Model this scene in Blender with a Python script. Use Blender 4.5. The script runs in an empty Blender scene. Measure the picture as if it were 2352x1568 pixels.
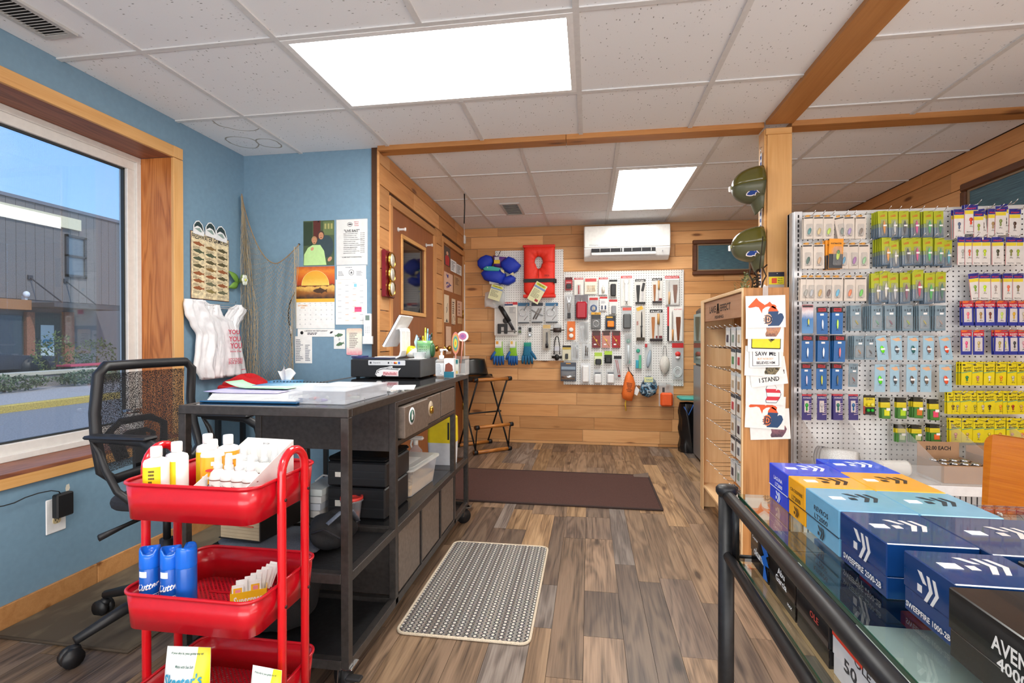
import bpy,math,random
import numpy as np
from mathutils import Vector,Matrix
from math import sin,cos,pi,radians
random.seed(7)
SC =bpy.context.scene
COL =SC.collection
# ---------------- camera ----------------
CAMH,YAW,PIT,FPX =1.145,.1521,-.0077,1158.
cd =bpy.data.cameras.new('camera');cam =bpy.data.objects.new('camera',cd);COL.objects.link(cam)
cam.location =(0,0,CAMH);cam.rotation_euler =(pi/2 + PIT,0,YAW)
cd.sensor_width =36;cd.lens =36*FPX/2352;cd.clip_start =.02;cd.clip_end =200
SC.camera =cam
SC.view_settings.view_transform ='Standard';SC.view_settings.look ='None'
SC.view_settings.gamma =1;SC.view_settings.use_curve_mapping =False
SC.view_settings.exposure =0.26
SC.cycles.use_denoising =True
# ---------------- sky ----------------
W =bpy.data.worlds.new('sky');SC.world =W;W.use_nodes =True
nt =W.node_tree;nt.nodes.clear()
def wn(t): return nt.nodes.new(t)
tc =wn('ShaderNodeTexCoord');sep =wn('ShaderNodeSeparateXYZ');rp =wn('ShaderNodeValToRGB')
ns =wn('ShaderNodeTexNoise');ns.inputs['Scale'].default_value =1.7;ns.inputs['Detail'].default_value =6
mr =wn('ShaderNodeMapRange');mr.inputs[1].default_value =.48;mr.inputs[2].default_value =.75;mr.inputs[4].default_value =.6
mx =wn('ShaderNodeMixRGB');mx.inputs[2].default_value =(.85,.9,.97,1)
bg =wn('ShaderNodeBackground');out =wn('ShaderNodeOutputWorld')
rp.color_ramp.elements[0].position =0;rp.color_ramp.elements[0].color =(.30,.52,.86,1)
rp.color_ramp.elements[1].position =.8;rp.color_ramp.elements[1].color =(.10,.26,.66,1)
nt.links.new(tc.outputs['Generated'],sep.inputs[0]);nt.links.new(sep.outputs[2],rp.inputs[0])
nt.links.new(tc.outputs['Generated'],ns.inputs[0]);nt.links.new(ns.outputs[0],mr.inputs[0])
nt.links.new(mr.outputs[0],mx.inputs[0]);nt.links.new(rp.outputs[0],mx.inputs[1])
nt.links.new(mx.outputs[0],bg.inputs[0]);nt.links.new(bg.outputs[0],out.inputs[0])
bg.inputs[1].default_value =1.9
# ---------------- lamps: unseen fill lights added to brighten the room ----------------
def area(name,loc,rot,sx,sy,power,col=(1,1,1),spread=pi):
    l =bpy.data.lights.new(name,'AREA');l.shape ='RECTANGLE';l.size =sx;l.size_y =sy
    l.energy =power;l.color =col;l.spread =spread
    o =bpy.data.objects.new(name,l);COL.objects.link(o);o.location =loc;o.rotation_euler =rot
    return o
RIGHT_X,BACK_Y,LEFT_X,REAR_Y,CEIL =2.41,5.44,-2.27,-2.6,2.345
area('rear_fill',(0,REAR_Y+.06,1.15),(pi/2+radians(22),0,0),4.3,2.1,130,(.97,.985,1))  # added fill behind the camera, tilted up to lift the ceiling
area('right_fill',(RIGHT_X-.05,-.6,1.3),(pi/2,0,pi/2),3.0,1.6,50,(.97,.985,1))  # added fill at the right wall, which has no window
#area('window_daylight', (LEFT_X-.4, 1.3, 1.4), (pi/2, 0, -pi/2), 2.2, 1.5, 25, (.9, .95, 1))
sl =bpy.data.lights.new('sun','SUN');sl.energy =2.6;sl.angle =radians(3);sl.color =(1,.93,.84);so_ =bpy.data.objects.new('sun',sl);COL.objects.link(so_)
so_.rotation_euler =Vector((-.62,.25,-.74)).to_track_quat('-Z','Y').to_euler()
CEILING_LAMP =15.0
# ---------------- pixel -> point (frame of the photograph, 2352 x 1568) ----------------
_fw =Vector((-sin(YAW)*cos(PIT),cos(YAW)*cos(PIT),sin(PIT)));_r =Vector((cos(YAW),sin(YAW),0));_u =_r.cross(_fw)
CAM =Vector((0,0,CAMH))
def ray(x,y): return _fw + (x-1176)/FPX*_r - (y-784)/FPX*_u
def at(x,y,ax,val):
    d =ray(x,y);i ='XYZ'.index(ax);return CAM + d*((val-CAM[i])/d[i])
# ---------------- colours and materials ----------------
def lin(h):
    if isinstance(h,(tuple,list)): return tuple(h[:3])+(1,)
    h =h.lstrip('#');o =[]
    for i in (0,2,4):
        c =int(h[i:i+2],16)/255;o.append(c/12.92 if c <= .04045 else ((c+.055)/1.055)**2.4)
    return tuple(o)+(1,)
MATS ={}
def nodes(name):
    m =bpy.data.materials.new(name);m.use_nodes =True
    return m,m.node_tree,m.node_tree.nodes['Principled BSDF']
def M(col,rough=.5,metal=0,kind='',bump=0,spec=None,coat=0):
    key =(col,rough,metal,kind,bump,coat)
    if key in MATS: return MATS[key]
    m,t,b =nodes('%s_%s' % (kind or 'plain',len(MATS)))
    c =lin(col);b.inputs['Base Color'].default_value =c
    b.inputs['Roughness'].default_value =rough;b.inputs['Metallic'].default_value =metal
    if coat: b.inputs['Coat Weight'].default_value =coat
    N =t.nodes.new;L =t.links.new
    tcn =N('ShaderNodeTexCoord');no =N('ShaderNodeTexNoise')
    no.inputs['Scale'].default_value ={'fabric': 260,'paper': 30,'metal': 60}.get(kind,40);no.inputs['Detail'].default_value =3
    L(tcn.outputs['Object'],no.inputs[0])
    amt ={'fabric': .22,'paper': .05,'metal': .18,'dirty': .3}.get(kind,.04)
    r =N('ShaderNodeValToRGB');r.color_ramp.elements[0].position =.3;r.color_ramp.elements[1].position =.7
    r.color_ramp.elements[0].color =tuple(v*(1-amt) for v in c[:3])+(1,)
    r.color_ramp.elements[1].color =tuple(min(1,v*(1+amt)+amt*.01) for v in c[:3])+(1,)
    L(no.outputs[0],r.inputs[0]);L(r.outputs[0],b.inputs['Base Color'])
    if bump:
        bp =N('ShaderNodeBump');bp.inputs['Strength'].default_value =bump;bp.inputs['Distance'].default_value =.002
        L(no.outputs[0],bp.inputs['Height']);L(bp.outputs[0],b.inputs['Normal'])
    MATS[key] =m;return m
def emit(col,s):
    m,t,b =nodes('glow');b.inputs['Base Color'].default_value =lin(col)
    b.inputs['Emission Color'].default_value =lin(col);b.inputs['Emission Strength'].default_value =s;return m
def clear(col='ffffff',a=.18,rough=.08,name='clear_plastic',tint=.95):
    key =('clear',col,a,rough)
    if key in MATS: return MATS[key]
    m,t,b =nodes(name);N =t.nodes.new;L =t.links.new
    tr =N('ShaderNodeBsdfTransparent');tr.inputs[0].default_value =(tint,tint,tint,1)
    b.inputs['Base Color'].default_value =lin(col);b.inputs['Roughness'].default_value =rough
    mixn =N('ShaderNodeMixShader');fr =N('ShaderNodeLayerWeight');fr.inputs[0].default_value =.5
    pw =N('ShaderNodeMath');pw.operation ='POWER';pw.inputs[1].default_value =3.5;L(fr.outputs[1],pw.inputs[0])
    ad =N('ShaderNodeMath');ad.operation ='MULTIPLY_ADD';ad.inputs[1].default_value =.6;ad.inputs[2].default_value =a;ad.use_clamp =True
    L(pw.outputs[0],ad.inputs[0]);L(ad.outputs[0],mixn.inputs[0]);L(tr.outputs[0],mixn.inputs[1]);L(b.outputs[0],mixn.inputs[2])
    L(mixn.outputs[0],t.nodes['Material Output'].inputs[0]);MATS[key] =m;return m
def glassy(tint=(.93,.96,.95),refl=1.0,name='window_glass',ior=1.5):
    m,t,b =nodes(name);t.nodes.remove(b);N =t.nodes.new;L =t.links.new
    tr =N('ShaderNodeBsdfTransparent');tr.inputs[0].default_value =tuple(tint)+(1,)
    gl =N('ShaderNodeBsdfGlossy');gl.inputs['Roughness'].default_value =.01
    fr =N('ShaderNodeLayerWeight');fr.inputs[0].default_value =.5
    pw =N('ShaderNodeMath');pw.operation ='POWER';pw.inputs[1].default_value =4;L(fr.outputs[1],pw.inputs[0])
    mu =N('ShaderNodeMath');mu.operation ='MULTIPLY_ADD';mu.inputs[1].default_value =.9*refl;mu.inputs[2].default_value =.05*refl;mu.use_clamp =True
    mixn =N('ShaderNodeMixShader');L(pw.outputs[0],mu.inputs[0]);L(mu.outputs[0],mixn.inputs[0])
    L(tr.outputs[0],mixn.inputs[1]);L(gl.outputs[0],mixn.inputs[2]);L(mixn.outputs[0],t.nodes['Material Output'].inputs[0])
    return m
def wood(name,c1,c2,c3,rough=.5,scale=1.0,vary=.18,knots=True,contrast=1.0,ring=1.0,coat=0):
    """grain along local x; every object gets its own offset and tone"""
    m,t,b =nodes(name);N =t.nodes.new;L =t.links.new
    tcn =N('ShaderNodeTexCoord');oi =N('ShaderNodeObjectInfo')
    off =N('ShaderNodeVectorMath');off.operation ='SCALE';cmb =N('ShaderNodeCombineXYZ')
    L(oi.outputs['Random'],cmb.inputs[0]);L(oi.outputs['Random'],cmb.inputs[1]);L(oi.outputs['Random'],cmb.inputs[2])
    L(cmb.outputs[0],off.inputs[0]);off.inputs['Scale'].default_value =37
    add =N('ShaderNodeVectorMath');add.operation ='ADD';L(tcn.outputs['Object'],add.inputs[0]);L(off.outputs[0],add.inputs[1])
    mp =N('ShaderNodeMapping');mp.inputs['Scale'].default_value =(1.1*scale,9*scale,9*scale);L(add.outputs[0],mp.inputs[0])
    wv =N('ShaderNodeTexNoise');wv.inputs['Scale'].default_value =1.3;wv.inputs['Detail'].default_value =2;wv.inputs['Distortion'].default_value =.8
    L(mp.outputs[0],wv.inputs[0])
    mu =N('ShaderNodeMath');mu.operation ='MULTIPLY';mu.inputs[1].default_value =46*ring;L(wv.outputs[0],mu.inputs[0])
    sn =N('ShaderNodeMath');sn.operation ='SINE';L(mu.outputs[0],sn.inputs[0])
    mp2 =N('ShaderNodeMapping');mp2.inputs['Scale'].default_value =(5*scale,150*scale,150*scale);L(add.outputs[0],mp2.inputs[0])
    fi =N('ShaderNodeTexNoise');fi.inputs['Scale'].default_value =1;fi.inputs['Detail'].default_value =4;L(mp2.outputs[0],fi.inputs[0])
    r =N('ShaderNodeValToRGB');e =r.color_ramp.elements;e[0].position =.18;e[0].color =lin(c3);e[1].position =.85;e[1].color =lin(c1)
    e2 =r.color_ramp.elements.new(.5);e2.color =lin(c2)
    # value = .5 + .22*sin + (fine-.5)*.9
    a1 =N('ShaderNodeMath');a1.operation ='MULTIPLY_ADD';a1.inputs[1].default_value =.16*contrast;a1.inputs[2].default_value =.62;L(sn.outputs[0],a1.inputs[0])
    a2 =N('ShaderNodeMath');a2.operation ='MULTIPLY_ADD';a2.inputs[1].default_value =.75*contrast;L(fi.outputs[0],a2.inputs[0])
    s3 =N('ShaderNodeMath');s3.operation ='SUBTRACT';s3.inputs[1].default_value =.375*contrast;L(a1.outputs[0],s3.inputs[0]);L(s3.outputs[0],a2.inputs[2])
    last =a2.outputs[0]
    if knots:
        mk =N('ShaderNodeMapping');mk.inputs['Scale'].default_value =(2.0*scale,7*scale,7*scale);L(add.outputs[0],mk.inputs[0])
        vo =N('ShaderNodeTexVoronoi');vo.inputs['Scale'].default_value =1.0;L(mk.outputs[0],vo.inputs[0])
        kr =N('ShaderNodeMapRange');kr.inputs[1].default_value =.03;kr.inputs[2].default_value =.16;kr.inputs[3].default_value =.0;kr.inputs[4].default_value =1
        L(vo.outputs[0],kr.inputs[0]);mm =N('ShaderNodeMath');mm.operation ='MULTIPLY';L(last,mm.inputs[0]);L(kr.outputs[0],mm.inputs[1]);last =mm.outputs[0]
    L(last,r.inputs[0])
    hs =N('ShaderNodeHueSaturation');mrn =N('ShaderNodeMapRange');mrn.inputs[3].default_value =1-vary;mrn.inputs[4].default_value =1+vary*.8
    L(oi.outputs['Random'],mrn.inputs[0]);L(mrn.outputs[0],hs.inputs['Value']);L(r.outputs[0],hs.inputs['Color'])
    L(hs.outputs[0],b.inputs['Base Color']);b.inputs['Roughness'].default_value =rough
    if coat: b.inputs['Coat Weight'].default_value =coat;b.inputs['Coat Roughness'].default_value =.15
    bp =N('ShaderNodeBump');bp.inputs['Strength'].default_value =.25;bp.inputs['Distance'].default_value =.002
    L(fi.outputs[0],bp.inputs['Height']);L(bp.outputs[0],b.inputs['Normal'])
    return m
# ---------------- mesh builder ----------------
class MB:
    def __init__(s): s.v =[];s.f =[];s.m =[];s.mi =0;s.sm =[];s.smooth =False
    def mat(s,i): s.mi =i;return s
    def add(s,vs,fs):
        n =len(s.v);s.v += [tuple(v) for v in vs]
        for f in fs: s.f.append(tuple(i+n for i in f));s.m.append(s.mi);s.sm.append(s.smooth)
        return s
    def box(s,x0,x1,y0,y1,z0,z1,R=None):
        vs =[(x,y,z) for x in (x0,x1) for y in (y0,y1) for z in (z0,z1)]
        if R is not None: vs =[R @ Vector(v) for v in vs]
        return s.add(vs,[(0,1,3,2),(4,6,7,5),(0,4,5,1),(2,3,7,6),(0,2,6,4),(1,5,7,3)])
    def bbox(s,x0,x1,y0,y1,z0,z1,b=.004,R=None):
        """box with chamfered edges"""
        b =min(b,(x1-x0)/2.01,(y1-y0)/2.01,(z1-z0)/2.01)
        vs =[];idx ={}
        for i,x in enumerate((x0,x1)):
            for j,y in enumerate((y0,y1)):
                for k,z in enumerate((z0,z1)):
                    dx,dy,dz =(b,-b)[i],(b,-b)[j],(b,-b)[k]
                    for q,p in enumerate(((x,y+dy,z+dz),(x+dx,y,z+dz),(x+dx,y+dy,z))): idx[i,j,k,q] =len(vs);vs.append(p)
        if R is not None: vs =[R @ Vector(v) for v in vs]
        I =idx;fs =[]
        for i in (0,1): f =[I[i,0,0,0],I[i,0,1,0],I[i,1,1,0],I[i,1,0,0]];fs.append(f if i == 0 else f[::-1])
        for j in (0,1): f =[I[0,j,0,1],I[1,j,0,1],I[1,j,1,1],I[0,j,1,1]];fs.append(f if j == 0 else f[::-1])
        for k in (0,1): f =[I[0,0,k,2],I[0,1,k,2],I[1,1,k,2],I[1,0,k,2]];fs.append(f if k == 0 else f[::-1])
        for j in (0,1):
            for k in (0,1): fs.append([I[0,j,k,1],I[1,j,k,1],I[1,j,k,2],I[0,j,k,2]])
        for i in (0,1):
            for k in (0,1): fs.append([I[i,0,k,0],I[i,1,k,0],I[i,1,k,2],I[i,0,k,2]])
            for j in (0,1): fs.append([I[i,j,0,0],I[i,j,1,0],I[i,j,1,1],I[i,j,0,1]])
            for j in (0,1):
                for k in (0,1): fs.append([I[i,j,k,0],I[i,j,k,1],I[i,j,k,2]])
        return s.add(vs,fs)
    def bar(s,p0,p1,w,h,up=(0,0,1)):
        p0,p1 =Vector(p0),Vector(p1);d =(p1-p0).normalized();up =Vector(up)
        if abs(d.dot(up)) > .99: up =Vector((0,1,0))
        a =d.cross(up).normalized()*w/2;b =a.cross(d).normalized()*h/2
        return s.add([p+i*a+j*b for p in (p0,p1) for i in (-1,1) for j in (-1,1)],
                     [(0,1,3,2),(4,6,7,5),(0,4,5,1),(2,3,7,6),(0,2,6,4),(1,5,7,3)])
    def tube(s,pts,r,n=10,closed=False,flat=1.0,up=None):
        pts =[Vector(p) for p in pts];k =len(pts);rr =r if isinstance(r,(list,tuple)) else [r]*k
        sm0 =s.smooth;s.smooth =True;vs =[];a =None
        for i,p in enumerate(pts):
            d =(pts[(i+1) % k]-pts[i-1]) if closed else (pts[min(i+1,k-1)]-pts[max(i-1,0)])
            d =d.normalized()
            if a is None: a =Vector(up) if up else (Vector((0,0,1)) if abs(d.z) < .9 else Vector((1,0,0)))
            a =(a-d*a.dot(d));a =a.normalized() if a.length > 1e-6 else d.orthogonal().normalized();b =d.cross(a)
            vs += [p+(a*cos(2*pi*j/n)*flat+b*sin(2*pi*j/n))*rr[i] for j in range(n)]
        fs =[]
        for i in range(k if closed else k-1):
            for j in range(n): q =(i+1) % k;fs.append((i*n+j,i*n+(j+1) % n,q*n+(j+1) % n,q*n+j))
        if not closed: fs += [tuple(range(n))[::-1],tuple((k-1)*n+j for j in range(n))]
        s.add(vs,fs);s.smooth =sm0;return s
    def cyl(s,p0,p1,r,n=16,r2=None): return s.tube([p0,p1],[r,r if r2 is None else r2],n)
    def lathe(s,prof,c=(0,0,0),n=20,R=None,sx=1,sy=1,cap=True):
        """profile [(r, z)] around local z"""
        sm0 =s.smooth;s.smooth =True;vs =[]
        for r,z in prof:
            for j in range(n):
                v =Vector((r*cos(2*pi*j/n)*sx,r*sin(2*pi*j/n)*sy,z));v =R @ v if R is not None else v
                vs.append(v+Vector(c))
        fs =[(i*n+j,i*n+(j+1) % n,(i+1)*n+(j+1) % n,(i+1)*n+j) for i in range(len(prof)-1) for j in range(n)]
        if cap: fs += [tuple(range(n))[::-1],tuple((len(prof)-1)*n+j for j in range(n))]
        s.add(vs,fs);s.smooth =sm0;return s
    def ell(s,c,rx,ry,rz,n=12,k=8,R=None):
        prof =[(max(1e-4,sin(pi*i/k)),-cos(pi*i/k)) for i in range(k+1)];sm0 =s.smooth;s.smooth =True;vs =[]
        for r,z in prof:
            for j in range(n):
                v =Vector((r*cos(2*pi*j/n)*rx,r*sin(2*pi*j/n)*ry,z*rz));v =R @ v if R is not None else v
                vs.append(v+Vector(c))
        s.add(vs,[(i*n+j,i*n+(j+1) % n,(i+1)*n+(j+1) % n,(i+1)*n+j) for i in range(k) for j in range(n)]);s.smooth =sm0;return s
    def prism(s,poly,z0,z1,R=None,off=(0,0,0)):
        """2D outline in x,y extruded z0..z1"""
        n =len(poly);vs =[Vector((x,y,z)) for z in (z0,z1) for x,y in poly]
        if R is not None: vs =[R @ v for v in vs]
        vs =[v+Vector(off) for v in vs]
        ar =sum(poly[i][0]*poly[(i+1) % n][1]-poly[(i+1) % n][0]*poly[i][1] for i in range(n))
        a =tuple(range(n));b =tuple(range(n,2*n));fs =[a[::-1],b] if ar > 0 else [a,b[::-1]]
        for i in range(n):
            q =(i,(i+1) % n,(i+1) % n+n,i+n);fs.append(q if ar > 0 else q[::-1])
        return s.add(vs,fs)
    def grid(s,fn,nu,nv,closeu=False):
        sm0 =s.smooth;s.smooth =True
        vs =[fn(i/nu,j/nv) for i in range(nu+1) for j in range(nv+1)]
        s.add(vs,[(i*(nv+1)+j,(i+1)*(nv+1)+j,(i+1)*(nv+1)+j+1,i*(nv+1)+j+1) for i in range(nu) for j in range(nv)]);s.smooth =sm0;return s
    def mesh(s,name,mats,T=None):
        me =bpy.data.meshes.new(name)
        vs =[T @ Vector(v) for v in s.v] if T is not None else s.v
        me.from_pydata(vs,[],s.f)
        for m in (mats if isinstance(mats,(list,tuple)) else [mats]): me.materials.append(m)
        me.polygons.foreach_set('material_index',s.m);me.polygons.foreach_set('use_smooth',s.sm);me.update()
        return me
    def build(s,name,mats,parent=None,world=False,solid=0,sub=0):
        T =None
        if world and parent is not None: T =WM[parent.name].inverted()
        if parent is None:
            a =np.array([tuple(v) for v in s.v]);c =Vector(((a[:,0].min()+a[:,0].max())/2,(a[:,1].min()+a[:,1].max())/2,a[:,2].min()))
            T =Matrix.Translation(-c)
        o =bpy.data.objects.new(name,s.mesh(name,mats,T));COL.objects.link(o)
        if name in ('small_print','handwriting','dates','stickers','grid_lines','pencil_marks','verse','crayon','page_lines','button','fish_print','hooks','wires','snaps','map_print'): o['kind'] ='stuff'
        if parent is not None: o.parent =parent;WM[o.name] =WM[parent.name]
        else: o.location =c;WM[o.name] =Matrix.Translation(c)
        if solid: md =o.modifiers.new('thickness','SOLIDIFY');md.thickness =solid;md.offset =0
        if sub: md =o.modifiers.new('smooth','SUBSURF');md.levels =sub;md.render_levels =sub
        return o
WM ={}
def tag(o,label=None,cat=None,group=None,kind=None):
    if label: o['label'] =label
    if cat: o['category'] =cat
    if group: o['group'] =group
    if kind: o['kind'] =kind
    return o
def thing(name,label=None,cat=None,loc=(0,0,0),rz=0,group=None,kind=None,mat=None):
    o =bpy.data.objects.new(name,None);COL.objects.link(o);o.empty_display_size =.05
    m =mat if mat is not None else Matrix.Translation(loc) @ Matrix.Rotation(rz,4,'Z')
    o.matrix_world =m;WM[o.name] =m.copy()
    return tag(o,label,cat,group,kind)
def struct(name,bm,mats,**k): return tag(bm.build(name,mats,**k),kind='structure')
def copy_tree(o,parent=None,mat=None):
    c =o.copy();COL.objects.link(c);c.parent =parent
    if parent is None and mat is not None: c.matrix_world =mat
    WM[c.name] =mat.copy() if (parent is None and mat is not None) else (WM[parent.name] if parent is not None else WM[o.name])
    for ch in list(o.children): copy_tree(ch,c)
    return c
class Frame:
    """a plane: local x = u, y = v, z = n (out of the surface)"""
    def __init__(s,o,u,v): s.o =Vector(o);s.u =Vector(u).normalized();s.v =Vector(v).normalized();s.n =s.u.cross(s.v)
    def hit(s,x,y):
        d =ray(x,y);t =(s.o-CAM).dot(s.n)/d.dot(s.n);p =CAM+d*t-s.o;return p.dot(s.u),p.dot(s.v)
    def rect(s,x0,y0,x1,y1):
        a,b =s.hit(x0,y0),s.hit(x1,y1);return (a[0]+b[0])/2,(a[1]+b[1])/2,abs(b[0]-a[0]),abs(b[1]-a[1])
    def mat(s,a=0,b=0,c=0,rot=0,tilt=0):
        m =Matrix((s.u,s.v,s.n)).transposed().to_4x4();m.translation =s.o+s.u*a+s.v*b+s.n*c
        m =m @ Matrix.Rotation(rot,4,'Z')
        return m @ Matrix.Rotation(tilt,4,'X') if tilt else m
    def shift(s,d): return Frame(s.o+s.n*d,s.u,s.v)
X3,Y3,Z3 =Vector((1,0,0)),Vector((0,1,0)),Vector((0,0,1))
def P(name,mats,parent,**k):
    """shorthand: returns builder whose .go() links it"""
    b =MB();b._a =(name,mats,parent,k);return b
def bx(name,m,parent,x0,x1,y0,y1,z0,z1,b=0,**k):
    q =MB();(q.bbox(x0,x1,y0,y1,z0,z1,b) if b else q.box(x0,x1,y0,y1,z0,z1));return q.build(name,m,parent,**k)
# ---------------- lettering ----------------
_TX ={}
def glyphs(s):
    if s in _TX: return _TX[s]
    c =bpy.data.curves.new('t','FONT');c.body =s;c.size =1;c.resolution_u =2;c.fill_mode ='FRONT';c.align_x ='CENTER'
    c.offset =.022
    o =bpy.data.objects.new('t',c);COL.objects.link(o);dg =bpy.context.evaluated_depsgraph_get()
    me =bpy.data.meshes.new_from_object(o.evaluated_get(dg))
    v =np.array([p.co[:] for p in me.vertices]) if len(me.vertices) else np.zeros((1,3));f =[tuple(p.vertices) for p in me.polygons]
    lo,hi =v.min(0),v.max(0);v =v-(lo+hi)/2;sz =hi-lo
    bpy.data.objects.remove(o);bpy.data.meshes.remove(me);bpy.data.curves.remove(c)
    _TX[s] =(v,f,sz);return _TX[s]
def lets(q,s,cx,cy,w,h,z=.0005,rot=0,shear=0,vertical=False):
    """adds the words s to builder q, fitted into w x h around cx, cy"""
    v,f,sz =glyphs(s);kx =w/max(sz[0],1e-6);ky =h/max(sz[1],1e-6);cr,sr =cos(rot),sin(rot)
    if w <= 0: kx =ky
    if h <= 0: ky =kx
    pts =[]
    for p in v:
        x,y =p[0]*kx+shear*p[1]*ky,p[1]*ky;pts.append((cx+x*cr-y*sr,cy+x*sr+y*cr,z))
    return q.add(pts,f)
def word(parent,s,cx,cy,w,h,mat,z=.0005,rot=0,shear=0,name='lettering'):
    q =MB();lets(q,s,cx,cy,w,h,z,rot,shear);return q.build(name,mat,parent)
# ---------------- shared materials ----------------
OAK =wood('oak_plank','#e0ad76','#cf9760','#7d4f2a',.55,vary=.2,contrast=.55,ring=.35)
OAKW =wood('oak_plank_orange','#d59c63','#c1874f','#7a4a24',.55,vary=.18,contrast=.55,ring=.35)
TRIMW =wood('pine_trim','#e8b678','#d79f5c','#a86f35',.5,vary=.06,contrast=.45,ring=.3)
BEAMW =wood('beam_wood','#c48a50','#b0763f','#76471f',.5,vary=.08,contrast=.55,ring=.3)
JAMBW =wood('red_oak_jamb','#cf8444','#b86c30','#7a3f18',.45,vary=.02,contrast=1.1,ring=.7,knots=False)
HEADW =wood('red_oak_head','#9a5f44','#85503a','#5a3324',.5,vary=.02,contrast=1.1,knots=False)
DOORW =wood('door_oak','#a86a3c','#985c33','#70401f',.45,vary=.05,contrast=.8,ring=.2,knots=False)
MAPLE =wood('maple_ply','#f0cfa2','#e4bc8a','#c79561',.5,vary=.05,contrast=.5,ring=.4,knots=False)
HICK =wood('hickory_ply','#c98f55','#b47a42','#7f4f26',.5,vary=.05,contrast=.9,ring=.5,knots=False)
FLOORM =[wood('floor_%d' % i,a,b_,c,.42,vary=.28,contrast=1.25,ring=.5) for i,(a,b_,c) in enumerate((
    ('#937963','#78624f','#3f3128'),('#9c8065','#7f664f','#4b392b'),('#877c74','#6c615a','#3c3532'),('#a98a68','#8c6f51','#523d2b'),('#7a6757','#625146','#362b25')))]
BLUE =M('#7898ae',.6,kind='wall',bump=.15)
WHITE =M('#f2f2f2',.5);VINYL =M('#dedcd8',.4);BLACK =M('#17171a',.45);DARKM =M('#4a4746',.38,.75,'metal');STEEL =M('#6e6660',.42,.7,'metal')
CHROME =M('#d0d0d0',.18,1.0);BRASS =M('#c9a24a',.25,1.0);PAPER =M('#f4f3f0',.7,0,'paper');GREYW =M('#d3d3d2',.6)
BKPL =M('#1c1c1e',.5);BKMESH =M('#202024',.8,0,'fabric')
INK =M('#1a1a1c',.6);REDI =M('#d8243c',.6);TAGW =M('#fbfbfb',.6)
CLEAR =clear(a=.10);CLEARM =clear('e8eef2',a=.30,rough=.25)

# ================= SETTING =================
floor =thing('floor',kind='structure')
struct_sub =bx('subfloor',M('#3a2f27',.8),floor,LEFT_X-.3,RIGHT_X+.1,REAR_Y-.1,BACK_Y+.1,-.12,-.006)
R_ =random.Random(3)
x =LEFT_X-.25
while x < RIGHT_X+.02:
    w =R_.choice([.075,.10,.125,.15]);w =min(w,RIGHT_X+.03-x)
    if w < .02: break
    y =.9-R_.random()*.9
    while y < BACK_Y:
        L_ =R_.choice([.35,.6,.9,1.2]);y2 =min(y+L_,BACK_Y+.02)
        if y2 > .9:
            cx,cy =x+w/2,(y+y2)/2;l =y2-y
            q =MB();q.box(-l/2+.0007,l/2-.0007,-w/2+.0007,w/2-.0007,-.006,0)
            o =q.build('plank',R_.choice(FLOORM),floor);o.location =(cx,cy,0);o.rotation_euler =(0,0,pi/2)
        y =y2
    x += w
q =MB()
x =LEFT_X-.25
while x < RIGHT_X:
    y =REAR_Y
    while y < .9: q.box(x+.0007,x+.149,y+.0007,y+.9,-.006,-.0005);y += .9
    x += .15
q.build('rear_planks',FLOORM[0],floor)['kind'] ='stuff'

# ceiling: 2 ft tiles in a T grid
def tile_mat(name,stain=None):
    m,t,b =nodes(name);N =t.nodes.new;L =t.links.new
    tcn =N('ShaderNodeTexCoord');vo =N('ShaderNodeTexVoronoi');vo.inputs['Scale'].default_value =70
    mpn =N('ShaderNodeMapping');mpn.inputs['Scale'].default_value =(1,.45,1);no =N('ShaderNodeTexNoise');no.inputs['Scale'].default_value =38
    L(tcn.outputs['Object'],mpn.inputs[0]);L(mpn.outputs[0],vo.inputs[0]);L(tcn.outputs['Object'],no.inputs[0])
    a =N('ShaderNodeMapRange');a.inputs[1].default_value =.10;a.inputs[2].default_value =.2;L(vo.outputs[0],a.inputs[0])
    g =N('ShaderNodeMapRange');g.inputs[1].default_value =.5;g.inputs[2].default_value =.56;g.inputs[3].default_value =1;g.inputs[4].default_value =0;L(no.outputs[0],g.inputs[0])
    mxx =N('ShaderNodeMath');mxx.operation ='MAXIMUM';L(a.outputs[0],mxx.inputs[0]);L(g.outputs[0],mxx.inputs[1])
    r =N('ShaderNodeValToRGB');r.color_ramp.elements[0].color =lin('#8f8f8f');r.color_ramp.elements[1].color =lin('#f3f5f8');L(mxx.outputs[0],r.inputs[0])
    last =r.outputs[0]
    if stain:
        for (sx,sy,rad) in stain:
            mm =N('ShaderNodeMapping');mm.inputs['Location'].default_value =(-sx,-sy,0);L(tcn.outputs['Object'],mm.inputs[0])
            ln =N('ShaderNodeVectorMath');ln.operation ='LENGTH';L(mm.outputs[0],ln.inputs[0])
            nn =N('ShaderNodeTexNoise');nn.inputs['Scale'].default_value =7;L(tcn.outputs['Object'],nn.inputs[0])
            ad =N('ShaderNodeMath');ad.operation ='MULTIPLY_ADD';ad.inputs[1].default_value =.06;L(nn.outputs[0],ad.inputs[0]);L(ln.outputs[1],ad.inputs[2])
            cmp =N('ShaderNodeMath');cmp.operation ='COMPARE';cmp.inputs[1].default_value =rad+.03;cmp.inputs[2].default_value =.004;L(ad.outputs[0],cmp.inputs[0])
            mi =N('ShaderNodeMixRGB');mi.inputs[2].default_value =lin('#a9a49c');L(cmp.outputs[0],mi.inputs[0]);L(last,mi.inputs[1]);last =mi.outputs[0]
    L(last,b.inputs['Base Color']);b.inputs['Roughness'].default_value =.9
    bp =N('ShaderNodeBump');bp.inputs['Strength'].default_value =.3;bp.inputs['Distance'].default_value =.002;L(mxx.outputs[0],bp.inputs['Height']);L(bp.outputs[0],b.inputs['Normal'])
    return m
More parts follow.
